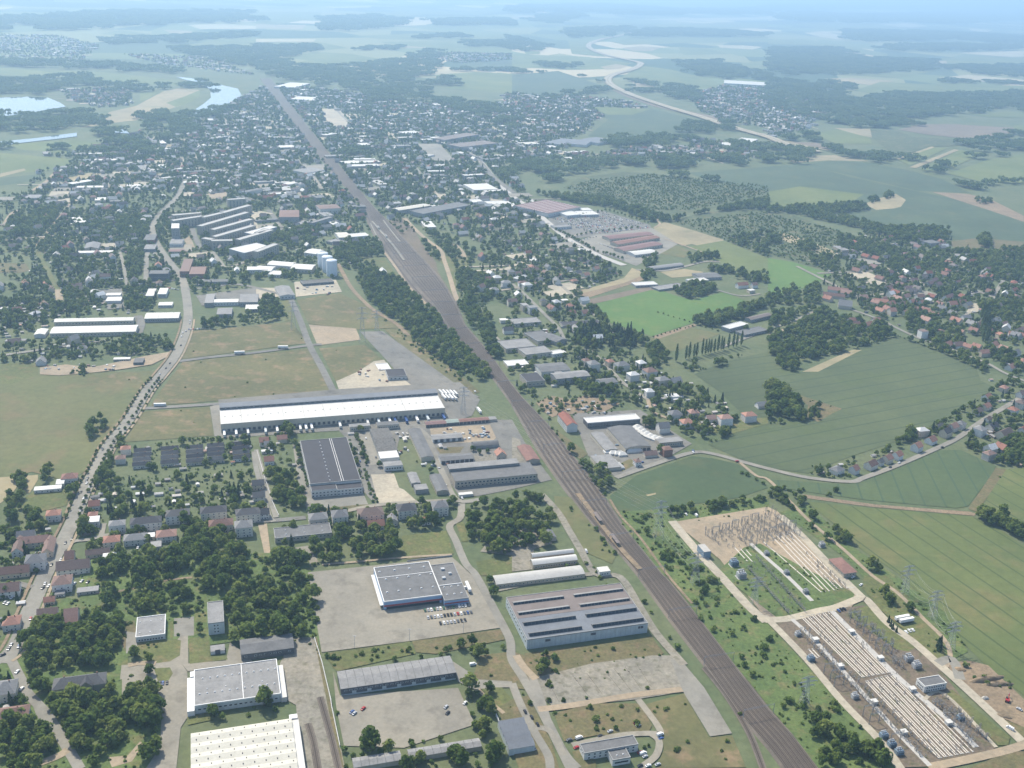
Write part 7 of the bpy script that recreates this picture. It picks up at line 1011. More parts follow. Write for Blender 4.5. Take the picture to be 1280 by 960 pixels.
for s_, st, ty, a0, a1 in [(T(2, 2, '1130,440 1200,470 1280,510'), 8, 'b', .8, 1.3), (T(3, 2, '640,300 860,210 960,140 1060,80'), 8, 'db', .5, .9), (T(3, 1, '440,780 640,720 860,800 1040,880'), 6, 'db', .6, 1), (T(3, 2, '0,200 90,195'), 5, 'db', .6, .9), (T(1, 3, '620,430 760,410 980,400'), 12, 'b', .7, 1.2), (T(1, 2, '80,250 200,300 220,420'), 9, 'db', .6, .9), (T(1, 2, '500,260 530,330 560,410'), 5, 'd', .4, .6), (T(1, 2, '460,280 500,380 530,480'), 5, 'db', .4, .7), (T(1, 2, '205,300 235,420 265,520'), 6, 'b', .8, 1.2), (T(1, 2, '545,430 560,500 600,600'), 4, 'b', .7, 1), (T(2, 1, '720,600 900,655 1040,700'), 9, 'b', .6, .9), (T(2, 1, '700,730 800,700 910,670'), 8, 'b', .6, .9), (X('700,710 740,705 760,735'), 9, 'b', .6, 1), (T(0, 3, '730,345 760,350 790,360'), 4, 'b', .6, .9), (T(0, 3, '990,250 1005,300'), 5, 'd', .5, .7), (T(0, 3, '620,400 700,400'), 8, 'd', .9, 1.1), (T(0, 3, '735,420 770,440'), 6, 'd', .8, 1), (T(3, 3, '600,230 640,290'), 4, 'c', .4, .6), (X('700,300 735,292 800,285'), 14, 'd', .5, .7), (T(2, 1, '220,190 420,300 560,340'), 10, 'd', .5, .8), (T(2, 1, '340,120 480,95 690,160'), 12, 'd', .5, .7)]: hedge(s_, st, ty, a0, a1)
TREES = [t_ for t_ in TREES if in_view(t_[0], t_[1], 40)]
tw = {'d': 'round leafy tree', 'c': 'dark conifer', 'p': 'tall slim poplar', 'b': 'low green bush'}; small = []
order = near_first([t_ for t_ in TREES if t_[3] != 'b' and in_view(t_[0], t_[1], -4)]); pops = [t_ for t_ in TREES if t_[3] == 'p' and t_[1] < 1700]; pick = set(map(id, order[:270])) | set(map(id, pops))
bpick = set(map(id, near_first([t_ for t_ in TREES if t_[3] == 'b' and in_view(t_[0], t_[1], -4)])[:150]))
for t_ in TREES:
    x, y, s, ty = t_; k = random.randrange(len(PROTO[ty]))
    if id(t_) in pick or id(t_) in bpick:
        o = empty({'d': 'leafy_tree', 'c': 'conifer', 'p': 'poplar', 'b': 'bush'}[ty], (x, y, 0), random.uniform(0, 6.3)); o.scale = (s * random.uniform(.9, 1.1), s * random.uniform(.9, 1.1), s * random.uniform(.88, 1.15)); ob('crown', PROTO[ty][k][0], o); ob('trunk', PROTO[ty][k][1], o)
        later(o, ('small ' if s < .6 else 'big ' if s > 1.05 and ty != 'b' else '') + tw[ty], 'bush' if ty == 'b' else 'tree', 'bushes on rough ground' if ty == 'b' else 'trees of the town and fields', x, y)
    else: small.append((x, y, s, ty, k))
# the rest: masses, instanced on points
def mass(name, label, rows, rots=None):
    """rows: (x, y, z, scale, proto mesh)"""
    protos = []; idx = []
    for r_ in rows:
        if r_[4] not in protos: protos.append(r_[4])
        idx.append(protos.index(r_[4]))
    lib = bpy.data.collections.new(name + '_kit')
    for k, me in enumerate(protos): o = bpy.data.objects.new(f'{name}_kit_{k:02d}', me); lib.objects.link(o)
    me = bpy.data.meshes.new(name); me.from_pydata([(r_[0], r_[1], r_[2]) for r_ in rows], [], [])
    for an, ty, vals in (('idx', 'INT', idx), ('sc', 'FLOAT', [r_[3] for r_ in rows]), ('rz', 'FLOAT', rots or [random.uniform(0, 6.28) for _ in rows])): me.attributes.new(an, ty, 'POINT').data.foreach_set('value', vals)
    o = ob(name, me); ng = bpy.data.node_groups.new(name, 'GeometryNodeTree'); ng.interface.new_socket('Geometry', in_out='INPUT', socket_type='NodeSocketGeometry'); ng.interface.new_socket('Geometry', in_out='OUTPUT', socket_type='NodeSocketGeometry')
    N = ng.nodes; gi, go = N.new('NodeGroupInput'), N.new('NodeGroupOutput'); ip = N.new('GeometryNodeInstanceOnPoints'); ci = N.new('GeometryNodeCollectionInfo'); ci.inputs['Collection'].default_value = lib; ci.inputs['Separate Children'].default_value = True; ci.inputs['Reset Children'].default_value = True
    def attr(n, t): a = N.new('GeometryNodeInputNamedAttribute'); a.data_type = t; a.inputs['Name'].default_value = n; return a.outputs['Attribute']
    cx = N.new('ShaderNodeCombineXYZ'); ng.links.new(attr('rz', 'FLOAT'), cx.inputs[2]); ng.links.new(gi.outputs[0], ip.inputs['Points']); ng.links.new(ci.outputs[0], ip.inputs['Instance']); ip.inputs['Pick Instance'].default_value = True
    ng.links.new(attr('idx', 'INT'), ip.inputs['Instance Index']); e2r = N.new('FunctionNodeEulerToRotation'); ng.links.new(cx.outputs[0], e2r.inputs[0]); ng.links.new(e2r.outputs[0], ip.inputs['Rotation']); ng.links.new(attr('sc', 'FLOAT'), ip.inputs['Scale']); ng.links.new(ip.outputs[0], go.inputs[0])
    o.modifiers.new('plant', 'NODES').node_group = ng; kind(o, 'stuff', label); return o
mass('woods', 'mass of leafy trees filling the woods, gardens and streets', [(x, y, 0, s, PROTO[ty][k][0]) for x, y, s, ty, k in small if ty != 'b'])
rows = [(x, y, 0, s, PROTO['b'][k][0]) for x, y, s, ty, k in small if ty == 'b']
# low scrub tufts on the rough ground
for nm in ('scrub_grass', 'brown_grass', 'meadow_dry'):
    for o in [o for o in COL.objects if o.type == 'MESH' and o.data.materials and o.data.materials[0] == MATS[nm] and 'hill' not in o.name]:
        g = [tuple(v.co.xy) for v in o.data.vertices]
        if g[0][1] > 1500: continue
        p = scatter(g, {'scrub_grass': 130, 'brown_grass': 30, 'meadow_dry': 3}[nm]); p = p[~off_hard(p)]
        rows += [(x, y, -.25, random.uniform(.25, .75), random.choice(PROTO['b'])[0]) for x, y in p]
mass('scrub', 'mass of low bushes on rough ground and verges', rows)
rows = []; mid_rail = [a.lerp(c, .5) for a, c in zip(gl, gr)]
for poly in FW:
    g = G(poly); ar = area([tuple(v) for v in g]) / 1e4; cy = sum(v.y for v in g) / len(g); sc = 1.0 if cy < 9000 else (1.8 if cy < 16000 else 3.5); p = scatter([tuple(v) for v in g], min(4.2 / sc ** 2, 2500 / max(ar, 1)))
    p = p + RNG.normal(0, 22 * sc, p.shape); p = p[RNG.random(len(p)) < .8]; p = p[~off_limits(p, False)] if cy < 7000 else p
    p = p[~near_line([tuple(v) for v in mid_rail], 48, p)] if cy < 9000 else p
    rows += [(x, y, 0 if sc < 3 else -8, random.uniform(.85, 1.15) * sc, random.choice(PROTO['w'])[0]) for x, y in p if y < 60000]
mass('far_woods', 'far-off woodland reading as one dark mass', rows); print('trees', len(TREES), 'farwood', len(rows))
# ------------------------------------------------------------------ vehicles
def car_meshes(col, van=False):
    L, Wd = (4.3, 1.75) if not van else (5.4, 2.0); b = MB(); hw = Wd / 2
    prof = [(-L / 2, .35), (-L / 2, .85), (-L * .36, .95), (-L * .22, 1.42), (L * .2, 1.45), (L * .34, .98), (L / 2, .8), (L / 2, .35)] if not van else [(-L / 2, .35), (-L / 2, 2.1), (-L * .3, 2.25), (L * .22, 2.2), (L * .36, 1.2), (L / 2, 1.05), (L / 2, .35)]
    n = len(prof); v0 = len(b.v); ins = [0 if z < 1.0 else .16 for _, z in prof]
    for s in (-1, 1): b.v += [(x, s * (hw - i_), z) for (x, z), i_ in zip(prof, ins)]
    b.f.append(tuple(range(v0, v0 + n))); b.f.append(tuple(range(v0 + 2 * n - 1, v0 + n - 1, -1))); b.f += [(v0 + i, v0 + n + i, v0 + n + (i + 1) % n, v0 + (i + 1) % n) for i in range(n)]; b.m += [0] * (n + 2)
    for x in (-L * .3, L * .3):
        for s in (-1, 1): b.bar((x, s * (hw - .22), .32), (x, s * (hw + .01), .32), .32, 1, 8)
    g = MB(); e = .012
    if not van:
        g.quad((L * .335, -hw + .22, 1.01 + e), (L * .335, hw - .22, 1.01 + e), (L * .205, hw - .24, 1.44), (L * .205, -hw + .24, 1.44)); g.quad((-L * .355, hw - .22, .97 + e), (-L * .355, -hw + .22, .97 + e), (-L * .225, -hw + .24, 1.41 + e), (-L * .225, hw - .24, 1.41 + e))
        for s in (-1, 1): g.quad((-L * .29, s * (hw - .04), 1.02), (L * .27, s * (hw - .04), 1.02), (L * .18, s * (hw - .145), 1.4), (-L * .2, s * (hw - .145), 1.4))
    else:
        g.quad((L * .365, -hw + .2, 1.22 + e), (L * .365, hw - .2, 1.22 + e), (L * .225, hw - .22, 2.17), (L * .225, -hw + .22, 2.17))
        for s in (-1, 1): g.quad((L * .12, s * (hw - .12), 1.3), (L * .3, s * (hw - .1), 1.3), (L * .2, s * (hw - .14), 2.0), (L * .12, s * (hw - .14), 2.0))
    return b.mesh('car', ['paint_' + col, 'tyre']), g.mesh('windows', 'glass')
CM = {c: car_meshes(c) for c in ('white', 'silver', 'black', 'blue', 'red', 'grey', 'green', 'yellow')}; VM = {c: car_meshes(c, True) for c in ('white', 'blue', 'red')}
NCAR = [0]
def car(x, y, rz, col, van=False, grp='cars parked and driving', z=None):
    me, g = (VM if van else CM)[col]; o = ob('van' if van else 'car', me, None, (x, y, (top_z(x, y) if z is None else z)), rz); ob('windows', g, o); NCAR[0] += 1
    later(o, f'{col} ' + ('van' if van else 'car'), 'van' if van else 'car', grp, x, y); return o
def carpx(c, r, s, rz):
    for it in s.split(): x, y, col, *v = it.split(','); p = P(c * 320 + float(x) / 4, r * 240 + float(y) / 4); car(p.x, p.y, R(rz), {'w': 'white', 's': 'silver', 'k': 'black', 'b': 'blue', 'r': 'red', 'g': 'grey', 'e': 'green', 'y': 'yellow'}[col], bool(v))
def row(c, r, a, b_, n, cols, rz):
    p, q_ = [P(c * 320 + x / 4, r * 240 + y / 4) for x, y in parse(a + ' ' + b_)]
    z = top_z(p.x, p.y)
    for i in range(n): u = p.lerp(q_, i / max(1, n - 1)); car(u.x, u.y, R(rz), cols[i % len(cols)] if len(cols) < 3 else random.choice(cols), z=z)
MIX = ['white', 'silver', 'black', 'blue', 'red', 'grey', 'silver', 'white', 'grey', 'green']
row(1, 3, '845,176', '1062,150', 15, ['white', 'silver', 'green', 'white', 'grey'], 107); row(1, 3, '860,212', '1075,185', 14, MIX, 107); row(1, 3, '922,241', '1045,225', 8, ['white', 'black', 'red', 'grey', 'silver'], 107)
carpx(1, 3, '480,685,b 492,692,s 536,668,r 950,660,s 958,690,k 1045,640,w', 60); carpx(1, 3, '1085,445,w,v 1050,65,w,v', 20); carpx(2, 3, '65,685,k 98,712,k 127,748,k 110,866,s', 110); carpx(2, 3, '335,815,w,v 440,803,k 490,782,s 285,825,g 322,860,r 620,740,r 630,752,s 740,800,w,v 745,815,b 655,890,w,v 665,905,s 640,885,r 640,955,k 680,955,w 728,948,s', 30); carpx(2, 2, '370,835,w 372,842,s 905,338,b 905,345,w 920,660,w,v 870,655,w', 107); carpx(2, 2, '550,345,w 650,395,b 1125,390,r', 20)
carpx(3, 3, '705,278,w 690,282,w 722,275,w 365,172,k 352,178,b 380,170,k', 107); carpx(3, 3, '1208,768,w,v 1255,672,s', 130); carpx(3, 3, '425,8,w 465,46,w', 40); carpx(3, 2, '655,398,w 610,420,k 870,320,k', 40); carpx(3, 1, '820,745,w 100,690,w 1120,550,w', -20)
carpx(0, 2, '258,908,k 362,775,k 435,500,w 448,518,s 420,575,w 416,590,w 305,880,s 690,820,w 880,797,w 450,800,w,v 470,798,s 405,545,k', 95); carpx(0, 3, '215,65,k 245,50,w 88,485,w 110,570,w 75,555,k 360,20,b 372,40,w 410,30,s 440,35,k 95,75,w 108,75,k 40,140,w 25,135,s 60,110,w', 80); carpx(0, 1, '905,770,k 830,885,k 795,930,k 800,915,s 780,950,g 850,860,k 930,700,s', 95); carpx(0, 3, '800,540,k 815,540,b 835,538,k', 105)
carpx(1, 2, '550,275,w 510,275,b 700,250,s 735,250,w 740,265,k 745,285,r 760,335,w 540,370,k 550,380,s 600,370,g 850,400,w 845,625,w 850,635,s 840,640,k 1030,575,w', 107); carpx(1, 2, '505,330,k 515,350,s 520,390,b 525,440,k 1095,40,w', 107)
for k in range(3): row(2, 1, f'{240 + k * 40},{152 + k * 14}', f'{350 + k * 46},{140 + k * 14}', 14, MIX, 100)
crow, crot = [], []
for k in range(16):          # the packed rest of the supermarket car park
    for j in range(34):
        a = T(2, 1, f'{205 + k * 13 + j * (9.2 + k * .25)},{133 + k * 4.9 - j * (1.25 - k * .07)}')[0]; p = P(*a)
        if random.random() < .72 and pip([tuple(v) for v in G(T(2, 1, '190,122 340,114 440,95 680,165 690,185 460,210 310,225 215,170'))], np.array([[p.x, p.y]]))[0] and not (j % 9 == 4): crow.append((p.x, p.y, .45, 1.0, CM[random.choice(MIX)][0])); crot.append(R(100))
mass('parked_cars', 'mass of small parked cars filling the supermarket car park', crow, crot)
row(2, 1, '300,250', '420,225', 9, MIX, 100); row(2, 1, '440,260', '520,290', 9, MIX, 107); row(0, 1, '945,690', '1060,685', 12, MIX, 107); row(0, 1, '755,300', '830,390', 12, MIX, 60); row(0, 1, '350,530', '480,520', 14, MIX, 107); row(0, 1, '370,555', '470,545', 12, MIX, 107); row(0, 1, '840,480', '890,490', 6, MIX, 80)
for off in (3.2, -3.2):
    for i_ in range(11):
        k_ = random.uniform(.06, .7) * (len(MAIN) - 2); a_ = MAIN[int(k_)].lerp(MAIN[int(k_) + 1], k_ % 1); u_ = (MAIN[int(k_) + 1] - MAIN[int(k_)]).normalized(); car(a_.x - u_.y * off, a_.y + u_.x * off, math.atan2(u_.y, u_.x), random.choice(MIX))
# lorry trailers at the loading docks of the white hall
def trailer_meshes(col):
    b = MB(); b.box(-1.25, -6.8, 1.2, 1.25, 6.8, 4.0); w = MB()
    for y in (-5, -3.7, 4): 
        for s in (-1, 1): w.bar((s * .85, y, .5), (s * 1.2, y, .5), .5, 0, 8)
    w.box(-1, -6.5, .8, 1, 6.5, 1.19); return b.mesh('trailer', col), w.mesh('chassis', 'tyre')
TM = [trailer_meshes(c) for c in ('white_wall', 'trim_white', 'paint_blue', 'pale_metal')]
t, w, d = LOG; M = Matrix.Rotation(R(17), 3, 'Z')
for i in range(40):
    if random.random() < .6: continue
    lx = -w / 2 + w * (i + .5) / 40; q_ = M @ Vector((lx, -d / 2 - 8.2, 0)); k = random.choice([0, 0, 1, 1, 3, 2]); x, y = t.location.x + q_.x, t.location.y + q_.y
    o = ob('lorry_trailer', TM[k][0], None, (x, y, top_z(x, y)), R(17)); ob('chassis', TM[k][1], o); tag(o, f'{("white", "bright white", "blue", "grey")[k]} lorry trailer at the docks, {ordinal(i + 1)} bay from the left', 'trailer', 'lorry trailers at the loading docks')
for i in range(9):
    p = P(320 + (925 + (i % 5) * 18 + (i // 5) * 14) / 4, 480 + (52 + (i // 5) * 22 + (i % 5)) / 4); o = ob('lorry_trailer', TM[i % 2][0], None, (p.x, p.y, top_z(p.x, p.y)), R(25)); ob('chassis', TM[0][1], o); later(o, 'white parked lorry trailer', 'trailer', 'lorry trailers parked in the end yard', p.x, p.y)
for c, r, x, y, rz in ((0, 1, 1198, 812, 12), (1, 1, 135, 785, 8), (0, 2, 800, 112, 10), (1, 2, 1115, 140, 110), (1, 3, 1060, 68, 107), (3, 3, 668, 222, 20), (3, 3, 690, 235, 20), (1, 2, 630, 175, 10)):
    p = P(c * 320 + x / 4, r * 240 + y / 4); o = ob('lorry_trailer', TM[1][0], None, (p.x, p.y, top_z(p.x, p.y)), R(rz - 90)); ob('chassis', TM[1][1], o); later(o, 'white lone box lorry', 'lorry', 'box lorries standing about', p.x, p.y)
# excavator on the earth heap
p = P(960 + 1195 / 4, 720 + 630 / 4); t = empty('excavator', (p.x, p.y, top_z(p.x, p.y)), R(60)); tag(t, 'red tracked excavator on the bare earth yard', 'excavator')
for s in (-1, 1):
    b = MB(); b.box(-2.2, s * 1.1 - .35, .1, 2.2, s * 1.1 + .35, .9); b.build('track', 'tyre', t)
b = MB(); b.box(-2.0, -1.35, 1.0, 1.6, 1.35, 2.2); b.build('body', 'paint_red', t); b = MB(); b.box(.2, .2, 2.2, 1.6, 1.3, 3.2); b.build('cab', 'glass', t); b = MB(); b.bar((1.4, -.3, 2.0), (4.2, -.3, 4.6), .28); b.bar((4.2, -.3, 4.6), (6.4, -.3, 2.6), .22); b.build('boom', 'paint_red', t); b = MB(); b.box(6.0, -.9, 1.6, 6.9, .3, 2.7); b.build('bucket', 'steel', t)
# earth heaps
for i, (x, y, rx, ry, hh) in enumerate([(1090, 520, 34, 7, 3.5), (1150, 545, 26, 6, 3), (1085, 615, 6, 4, 2.4), (960, 470, 10, 7, 2), (1180, 705, 12, 5, 2)]):
    p = P(960 + x / 4, 720 + y / 4); b = MB(); prof = [(1, -.4), (.8, hh * .45), (.45, hh * .85), (.1, hh)]; b.lathe(prof, 16); b.v = [(v[0] * rx * .5 * (1 + .18 * math.sin(k * 1.7)), v[1] * ry * .5 * (1 + .2 * math.cos(k * 2.3)), v[2] * (1 + .15 * math.sin(k))) for k, v in enumerate(b.v)]; o = b.build('earth_heap', 'dirt' if i != 2 else 'concrete', None, True); o.location = (p.x, p.y, 0); o.rotation_euler = (0, 0, R(17 - 10 * i)); tag(o, ['longest brown earth heap in the bare yard', 'brown earth heap behind the excavator', 'grey gravel heap beside the yard lane', 'small earth heap at the lane junction', 'flat earth heap near the white pickup'][i], 'heap')
# ------------------------------------------------------------------ pylons, wires, railway masts
def pylon(name, x, y, H_, label, rot, lm=None, wid=5.0, arms=3):
    p = P(x, y); t = empty(name, (p.x, p.y, 0), R(rot)); tag(t, label, 'pylon', 'lattice power pylons'); b = MB(); n = 9; r = .06
    hw = lambda z: wid / 2 * (1 - z / H_) ** 1.15 + .45
    for sx in (-1, 1):
        for sy in (-1, 1):
            l = MB()
            for k in range(n): za, zb = H_ * k / n, H_ * (k + 1) / n; l.bar((sx * hw(za), sy * hw(za), za - (.5 if k == 0 else 0)), (sx * hw(zb), sy * hw(zb), zb), .12)
            l.build('leg', 'steel_pale', t)
    for k in range(n):
        za, zb = H_ * k / n, H_ * (k + 1) / n; a, c = hw(za), hw(zb)
        for q_ in range(4):
            co = [(-1, -1), (1, -1), (1, 1), (-1, 1)]; u, v = co[q_], co[(q_ + 1) % 4]; b.bar((u[0] * a, u[1] * a, za), (v[0] * c, v[1] * c, zb), r); b.bar((v[0] * a, v[1] * a, za), (u[0] * c, u[1] * c, zb), r)
    b.build('bracing', 'steel_pale', t)
    for k in range(arms):
        z = H_ * (.97 - .15 * k); L = (5.5, 8.0, 6.5)[k]; a = MB()
        for s in (-1, 1):
            for sy in (-.5, .5): a.bar((0, sy, z), (s * L, 0, z + .2), .15); a.bar((0, sy, z + 1.6), (s * L, 0, z + .2), .13)
            for q_ in (.35, .65): a.bar((s * L * q_, .3, z), (s * L * q_, 0, z + 1.6 * (1 - q_)), .1)
        arm = a.build('cross_arm', 'steel_pale', t)
        for s in (-1, 1): g = MB(); g.lathe([(.12, z - 2.0), (.2, z - 1.5), (.12, z - 1.0), (.2, z - .6), (.1, z + .2)], 6, (s * L, 0)); g.build('insulator', 'ceramic', arm)
    if lm: LANDMARKS.append((lm, p.x, p.y))
    return p, H_, rot
PY = [pylon('power_pylon', 822, 673, 40, 'tall lattice pylon by the switchyard corner and wheat field', 17, 'tall pylon at the switchyard corner', 8), pylon('power_pylon', 868, 730, 32, 'lattice pylon inside the green verge beside the railway', 17, None, 6), pylon('power_pylon', 453, 428, 52, 'tallest lattice pylon beside the sand lot', 17, 'tallest pylon by the sand lot', 8), pylon('power_pylon', 471, 413, 30, 'shorter lattice pylon behind the tallest one', 17), pylon('power_pylon', 367, 412, 42, 'lattice pylon at the service road bend above the meadow', 17, 'pylon above the meadow', 7), pylon('power_pylon', 579, 517, 34, 'lattice pylon at the end yard of the white hall', 17), pylon('power_pylon', 1130, 742, 28, 'slim lattice pylon at the barley field edge', 17, 'slim pylon at the barley field'), pylon('power_pylon', 1165, 772, 26, 'slim lattice pylon second along the barley field', 17), pylon('power_pylon', 1187, 812, 26, 'slim lattice pylon nearest the earth yard', 17), pylon('power_pylon', 942, 755, 26, 'lattice pylon among the upper switchyard transformers', 17), pylon('power_pylon', 1005, 880, 24, 'slender lattice pylon in the verge beside the lower switchyard', 17)]
def wire(a, c, sag, label):
    b = MB(); pts = [a.lerp(c, i / 24) - Vector((0, 0, sag * 4 * (i / 24) * (1 - i / 24))) for i in range(25)]
    for u, v in zip(pts[:-1], pts[1:]): b.bar(u, v, .05, n=3)
    tag(b.build('power_cable', 'steel_pale'), label, 'cable', 'overhead power cables')
def arm_tip(py, k, s): p, H_, rot = py; z = H_ * (.97 - .15 * k); L = (5.5, 8.0, 6.5)[k]; return Vector((p.x + math.cos(R(rot)) * s * L, p.y + math.sin(R(rot)) * s * L, z - 2))
for i, (a, c) in enumerate([(0, 5), (5, 2), (0, 1), (6, 7), (7, 8), (1, 9)]):
    for k in range(3):
        for s in (-1, 1): wire(arm_tip(PY[a], k, s), arm_tip(PY[c], k, s), 5, f'{("upper", "middle", "lower")[k]} {("western", "eastern")[s > 0]} cable of the span ' + ('from switchyard corner over the wheat', 'from white hall yard to the tallest pylon', 'between the two switchyard pylons', 'first along the barley field', 'second along the barley field', 'into the upper switchyard')[i])
# catenary portals over the tracks
mid = [a.lerp(c, .5) for a, c in zip(gl, gr)]; seg = smooth_line(mid, 8); acc = 0; last = None; n = 0
for i in range(len(seg) - 1, 0, -1):
    if last is None or (seg[i] - last).length > 62:
        last = seg[i]; pa, pb = proj((seg[i].x, seg[i].y, 5))
        if not (0 < pa < 1280 and 300 < pb < 955): continue
        u = (seg[i] - seg[i - 1]).normalized(); perp = Vector((-u.y, u.x)); nl = min(gl, key=lambda g: (g - seg[i]).length); Wd = 12.5 + (8 if 300 < pb < 420 else 0); n += 1; an = math.atan2(perp.y, perp.x)
        t = empty('catenary_portal', (seg[i].x, seg[i].y, zr), an); tag(t, f'steel catenary portal over the railway, {ordinal(n)} counting from the bottom edge', 'portal', 'catenary portals over the tracks')
        for s in (-1, 1):
            b = MB(); b.bar((s * Wd, -.25, 0), (s * Wd, -.1, 8.5), .13); b.bar((s * Wd, .25, 0), (s * Wd, .1, 8.5), .13)
            for k in range(6): b.bar((s * Wd, -.22, k * 1.4), (s * Wd, .2, k * 1.4 + 1.4), .07)
            b.build('mast', 'steel', t)
        b = MB(); b.bar((-Wd, 0, 8.3), (Wd, 0, 8.3), .13); b.bar((-Wd, 0, 7.5), (Wd, 0, 7.5), .11)
        for k in range(12): x0 = -Wd + k * Wd / 6; b.bar((x0, 0, 7.5), (x0 + Wd / 6, 0, 8.3), .06)
        b.build('beam', 'steel', t)
# car-park lamp posts
for i, (c, r, x, y) in enumerate([(1, 3, 493, 360), (1, 3, 768, 325), (1, 3, 1037, 285)]):
    p = P(c * 320 + x / 4, r * 240 + y / 4); t = empty('lamp_post', (p.x, p.y, 0)); tag(t, f'tall car park lamp post, {("leftmost", "middle", "rightmost")[i]} of three along the lot edge', 'lamp post', 'car park lamp posts'); b = MB(); b.lathe([(.16, 0), (.1, 11)], 6); b.build('pole', 'steel_pale', t); b = MB(); b.box(-1.3, -.2, 10.9, 1.3, .2, 11.15); b.build('lamp_head', 'steel_pale', t)
# boundary walls: white panels
def wall_run(label, pts, h_, mat='trim_white', cat='wall', step=5.0, name='boundary_wall'):
    w = G(pts); t = empty(name, (w[0].x, w[0].y, 0)); tag(t, label, cat)
    for a, c in zip(w[:-1], w[1:]):
        L = (c - a).length; k = max(1, int(L / step)); an = math.atan2((c - a).y, (c - a).x)
        me = shared(('panel', round(L / k, 2), h_, mat), lambda: (lambda b: (b.box(-L / k / 2 + .06, -.12, -.3, L / k / 2 - .06, .12, h_), b.mesh('panel', mat))[1])(MB()))
        for i in range(k): q_ = a.lerp(c, (i + .5) / k) - w[0]; o = ob('panel', me, t, (q_.x, q_.y, .3), an)
wall_run('white panel wall between the left yard and the long grey shed', T(1, 3, '292,318 330,440 375,630 378,660 420,860'), 2.4); wall_run('white wall behind the allotment lane beside the dark-roofed factory', T(1, 2, '5,340 40,460 80,590 115,665'), 2.0); wall_run('pale wall beside the bottom stepped workshop', T(1, 3, '1200,700 1240,800 1275,870'), 2.2); wall_run('low concrete wall along the far edge of the wholesale car park', T(1, 2, '755,890 980,862'), 1.4, 'concrete'); wall_run('pale fence wall around the meadow behind the lower hall', T(3, 3, '920,140 1260,420'), 1.2, 'concrete', 'fence') if False else None
# old slabs: kerbs dividing the ruined floor into bays
for i, (x0, y0, x1, y1) in enumerate([(305, 500, 385, 605), (375, 490, 450, 590), (465, 475, 545, 575), (510, 465, 600, 580), (565, 455, 645, 565), (625, 445, 695, 555), (180, 530, 235, 630)]):
    p, q_ = P(640 + x0 / 4, 720 + y0 / 4), P(640 + x1 / 4, 720 + y1 / 4); u = (q_ - p); b = MB(); L = u.length; b.box(0, -.25, 0, L, .25, .85); b.box(L * .2, -.5, 0, L * .25, .5, 1.1); o = b.build('foundation_kerb', 'concrete_old'); o.location = (p.x, p.y, 0); o.rotation_euler = (0, 0, math.atan2(u.y, u.x)); tag(o, f'crumbling concrete kerb across the ruined floor slab, {ordinal([2, 3, 4, 5, 6, 7, 1][i])} from the left', 'kerb', 'kerbs of the ruined floor')
# ------------------------------------------------------------------ switchyard
def duct(label, a, c, width=.95, h_=.5, grp='pale cable ducts'):
    p, q_ = P(*a), P(*c); u = q_ - p; L = u.length; b = MB(); b.box(0, -width / 2, 0, L, width / 2, h_); o = b.build('cable_duct', 'busbar'); o.location = (p.x, p.y, .15); o.rotation_euler = (0, 0, math.atan2(u.y, u.x)); tag(o, label, 'cable duct', grp)
    me = shared(('end', width, h_), lambda: (lambda b: (b.box(-.4, -width / 2 - .2, 0, .4, width / 2 + .2, h_ + .3), b.mesh('end_block', 'concrete'))[1])(MB()))
    for k in (-.41, L + .41): ob('end_block', me, o, (k, 0, 0))
for i, (x0, y0, x1, y1) in enumerate([(-45, 305, 530, 805), (25, 235, 570, 800), (75, 228, 610, 795), (112, 225, 660, 785), (150, 220, 695, 775), (190, 212, 735, 765), (225, 205, 790, 765)]): duct(f'pale straight cable duct in the upper switchyard, {ordinal(i + 1)} from the left', (960 + x0 / 8, 640 + y0 / 8), (960 + x1 / 8, 640 + y1 / 8))
duct('broad pale concrete duct road along the upper switchyard edge', (993, 665), (1064, 735), 5.5, .35)
A1, A2, B1, B2 = (165, 208), (470, 508), (340, 178), (632, 480); C1, C2, D1, D2 = (490, 532), (852, 912), (645, 490), (1030, 878)
us = [0, .06, .155, .215, .31, .37, .465, .525, .62, .68, .775, .835, .95]
lp = lambda a, c, u: (240 + (a[0] + (c[0] - a[0]) * u) / 4 + 720, 720 + (a[1] + (c[1] - a[1]) * u) / 4)
for i, u in enumerate(us):
    duct(f'pale cable duct in the lower switchyard far block, {ordinal(i + 1)} from the left', lp(A1, B1, u), lp(A2, B2, u), .85); duct(f'pale cable duct in the lower switchyard near block, {ordinal(i + 1)} from the left', lp(C1, D1, u), lp(C2, D2, u), .85)
for i, (x0, y0, x1, y1) in enumerate([(205, 372, 245, 412), (222, 370, 255, 405)]): duct(f'short pale duct by the left switchyard transformer, {("outer", "inner")[i]} one', (960 + x0 / 4, 720 + y0 / 4), (960 + x1 / 4, 720 + y1 / 4))
for i, (x0, y0, x1, y1) in enumerate([(630, 445, 750, 575), (685, 455, 800, 580), (745, 470, 790, 520)]): duct(f'short pale duct in the grass of the upper switchyard, {ordinal(i + 1)} from the left', (840 + x0 / 8, 630 + y0 / 8), (840 + x1 / 8, 630 + y1 / 8))
def post_mesh(hh):
    b = MB()
    for s in (-1, 1): b.bar((s * .5, 0, -.2), (s * .2, 0, hh * .5), .12, 0); b.bar((-s * .45, 0, .3), (s * .3, 0, hh * .35), .08, 0)
    b.box(-1.1, -.2, hh * .5, 1.1, .2, hh * .5 + .2, 0)
    for x in (-.9, .0, .9): b.lathe([(.13, hh * .5 + .2), (.26, hh * .62), (.13, hh * .7), (.26, hh * .8), (.12, hh * .9), (.18, hh)], 6, (x, 0), 1)
    return b.mesh('insulator_post', ['steel', 'ceramic'])
PM = [post_mesh(h_) for h_ in (4.5, 6.5, 9.5)]; NPOST = 0
